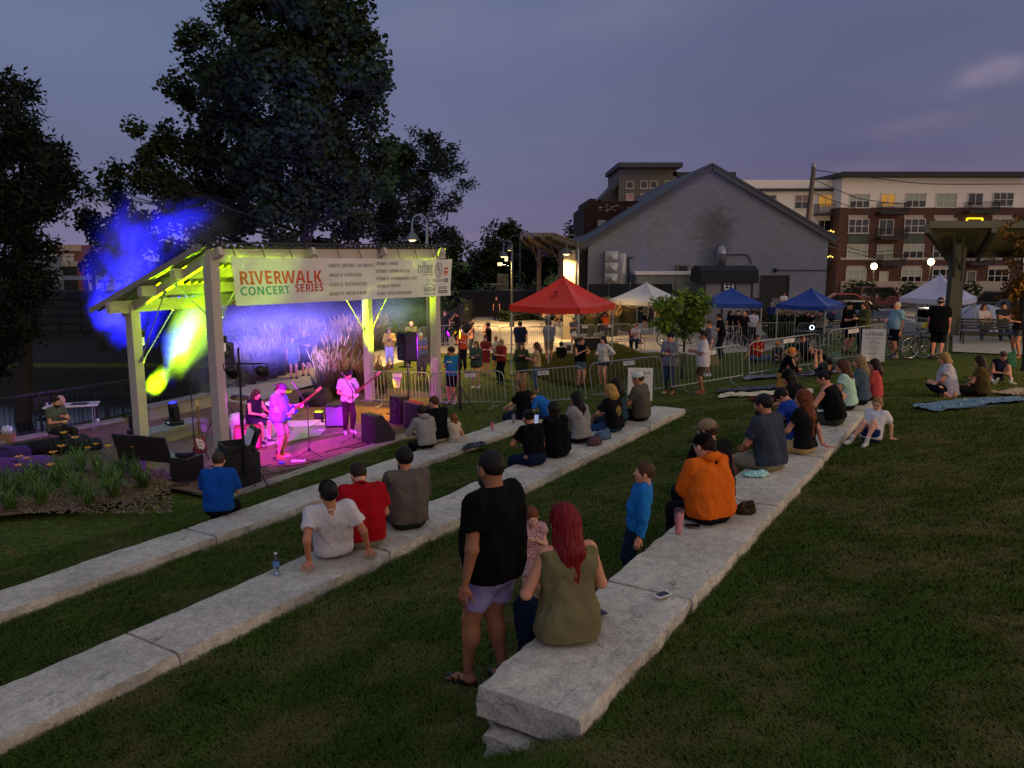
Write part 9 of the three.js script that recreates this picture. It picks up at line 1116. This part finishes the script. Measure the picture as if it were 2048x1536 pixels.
bicycle('dark bicycle leaning on the back barrier behind the young tree', T(1345, 692), 0.1, '#1a1a20'); bicycle('silver and black bicycle leaning on the barrier before the blue tent', T(1462, 698), 0.15, '#8a8a90'); bicycle('black bicycle lying against the back barrier by the second tent', T(1668, 706), -0.4, '#2a3a34'); bicycle('grey bicycle beside the white-haired man', T(1808, 716), -0.5, '#5c5c60'); bicycle('dark bicycle with a yellow helmet held by the tall man in black', T(1848, 718), 0.2, '#17171a');
clothHeap('bicycle_helmet', 'bright yellow helmet hanging on the bicycle beside the tall man', 'helmet', T(1842, 716).add(V(0, 0.95, 0.1)), 0.26, 0.16, 0.2, mat('#d8b818', 0.4), 0, 0.1);
function car(label, p, yaw, c, kind = 'car', lights) {
  const o = thing(kind === 'pickup' ? 'pickup_truck' : 'parked_car', label, kind === 'pickup' ? 'pickup truck' : 'car', p, yaw), suv = kind !== 'car', L = suv ? 4.9 : 4.4, hL = L / 2, hb = suv ? 0.98 : 0.82, ht = suv ? 1.78 : 1.42, paint = mat(c, 0.3, { clearcoat: 0.8, metalness: 0.1 }), w = 1.8;
  const low = [[-hL, 0.35], [-hL + 0.1, 0.28], [hL - 0.1, 0.28], [hL, 0.45], [hL, 0.7], [hL - 0.15, hb - 0.06], [hL - 1.3, hb], [-hL + 0.1, hb], [-hL, hb - 0.15]]; part(o, 'car_body', extrude(low, w - 0.1, 0.05).translate(0, 0, -(w - 0.1) / 2), paint);
  const cab = kind === 'pickup' ? [[-0.5, hb], [1.35, hb], [0.75, ht], [-0.4, ht]] : suv ? [[-hL + 0.12, hb], [1.25, hb], [0.6, ht], [-hL + 0.35, ht]] : [[-hL + 0.35, hb], [1.2, hb], [0.4, ht], [-hL + 1.1, ht]]; part(o, 'cabin', extrude(cab.map(([x, y]) => [x, y - 0.02]), w - 0.34, 0.04).translate(0, 0, -(w - 0.34) / 2), paint);
  const sh = (k) => cab.map(([x, y], i) => [mixv(x, (cab[0][0] + cab[1][0]) / 2, 0.07), mixv(y, (hb + ht) / 2, 0.14)]); for (const s of [-1, 1]) part(o, 'side_window', extrude(sh(), 0.012).translate(0, 0, s > 0 ? (w - 0.34) / 2 + 0.036 : -(w - 0.34) / 2 - 0.048), M.glass);
  const f0 = cab[1], f1 = cab[2], b0 = cab[0], b1 = cab[3]; for (const [q, r, k] of [[f0, f1, 1], [b0, b1, -1]]) part(o, 'windscreen', beam(V(mixv(q[0], r[0], 0.12) + 0.045 * k, mixv(q[1], r[1], 0.12), 0), V(mixv(q[0], r[0], 0.88) + 0.045 * k, mixv(q[1], r[1], 0.88), 0), w - 0.5, 0.012, V(k, 0.2, 0)), M.glass);
  for (const x of [-hL + 0.85, hL - 0.85]) for (const s of [-1, 1]) { const t = part(o, 'wheel', new THREE.TorusGeometry(0.25, 0.1, 8, 22).translate(x, 0.34, s * (w / 2 - 0.1)), M.black); part(t, 'rim', new THREE.CylinderGeometry(0.2, 0.2, 0.08, 16).rotateX(Math.PI / 2).translate(x, 0.34, s * (w / 2 - 0.06)), chrome); }
  for (const s of [-1, 1]) { part(o, 'headlight', rbox(0.06, 0.14, 0.34, hL + 0.03, 0.68, s * 0.62, 0.02), lights ? glowMat('#fff0d8', lights) : mat('#c8ccd0', 0.15)); part(o, 'tail_light', rbox(0.05, 0.2, 0.2, -hL - 0.03, 0.72, s * 0.72, 0.02), mat('#7a1014', 0.3, { emissive: new THREE.Color('#a01010'), emissiveIntensity: 0.25 })); part(o, 'mirror', rbox(0.14, 0.13, 0.2, 0.95, hb + 0.1, s * (w / 2 + 0.02), 0.03), paint); }
  part(o, 'grille', rbox(0.04, 0.2, 0.8, hL + 0.045, 0.66, 0, 0.02), M.black); part(o, 'bumper', rbox(0.1, 0.14, w - 0.2, hL + 0.05, 0.4, 0, 0.03), M.dark); if (kind === 'pickup') part(o, 'bed_rail', MG([box(1.7, 0.12, 0.08, -1.5, hb + 0.05, 0.8), box(1.7, 0.12, 0.08, -1.5, hb + 0.05, -0.8), box(0.08, 0.12, 1.6, -hL + 0.08, hb + 0.05, 0)]), paint);
}
const cp = (px, d) => { const q = D(px, 600, d); return V(q.x, H(q.x, -d) + 0.006, -d); };
car('white pickup truck parked under the white tent', cp(1868, 44), -1.2, '#a8aab4', 'pickup'); car('red car parked behind the right blue tent', cp(1680, 66), 2.9, '#5c1014', 'car', 1.0); car('dark red van parked before the apartments', cp(1762, 70), 0.1, '#3c1214', 'suv', 0.8); car('blue-grey car parked before the dark red van', cp(1715, 56), 0.2, '#3a4a68'); car('black car with bright headlights behind the dome tent', cp(1985, 62), 2.6, '#17171a', 'suv', 7); car('dark car at the right edge behind the lamplit amber tree', cp(2045, 58), 0.3, '#22242a');
[[1700, 74, 'dark rounded shrub before the apartment wall, behind the red car'], [1725, 75, 'dark rounded shrub by the apartment entrance'], [1816, 75, 'dark rounded shrub behind the white tent'], [1935, 75, 'dark rounded shrub before the apartment wall at the right'], [1560, 46, 'dark shrub under the right blue tent edge'], [1600, 46, 'second dark shrub under the right blue tent']].forEach(([px, d, l], i) => { const p = cp(px, d), o = thing('shrub', l, 'shrub', p, i); reseed(i + 120); const c = [...Array(60)].map(() => V(rnd(-1, 1), rnd(0.1, 1), rnd(-1, 1))).filter((v) => v.length() < 1.25); part(o, 'leaves', MG(c.map((v) => clumpMid.clone().scale(0.7, 0.7, 0.7).translate(v.x * 0.9, v.y * (d > 50 ? 1.9 : 1), v.z * 0.8))), leafMats[i % 2]); part(o, 'stems', MG(c.slice(0, 8).map((v) => rod(V(0, 0, 0), v, 0.02, 0.006, 4))), barkMat); });
scene.traverse((o) => { if (o.isMesh || o.isLight) { o.castShadow = true; if (o.isMesh) o.receiveShadow = true; } });
renderer.render(scene, camera);
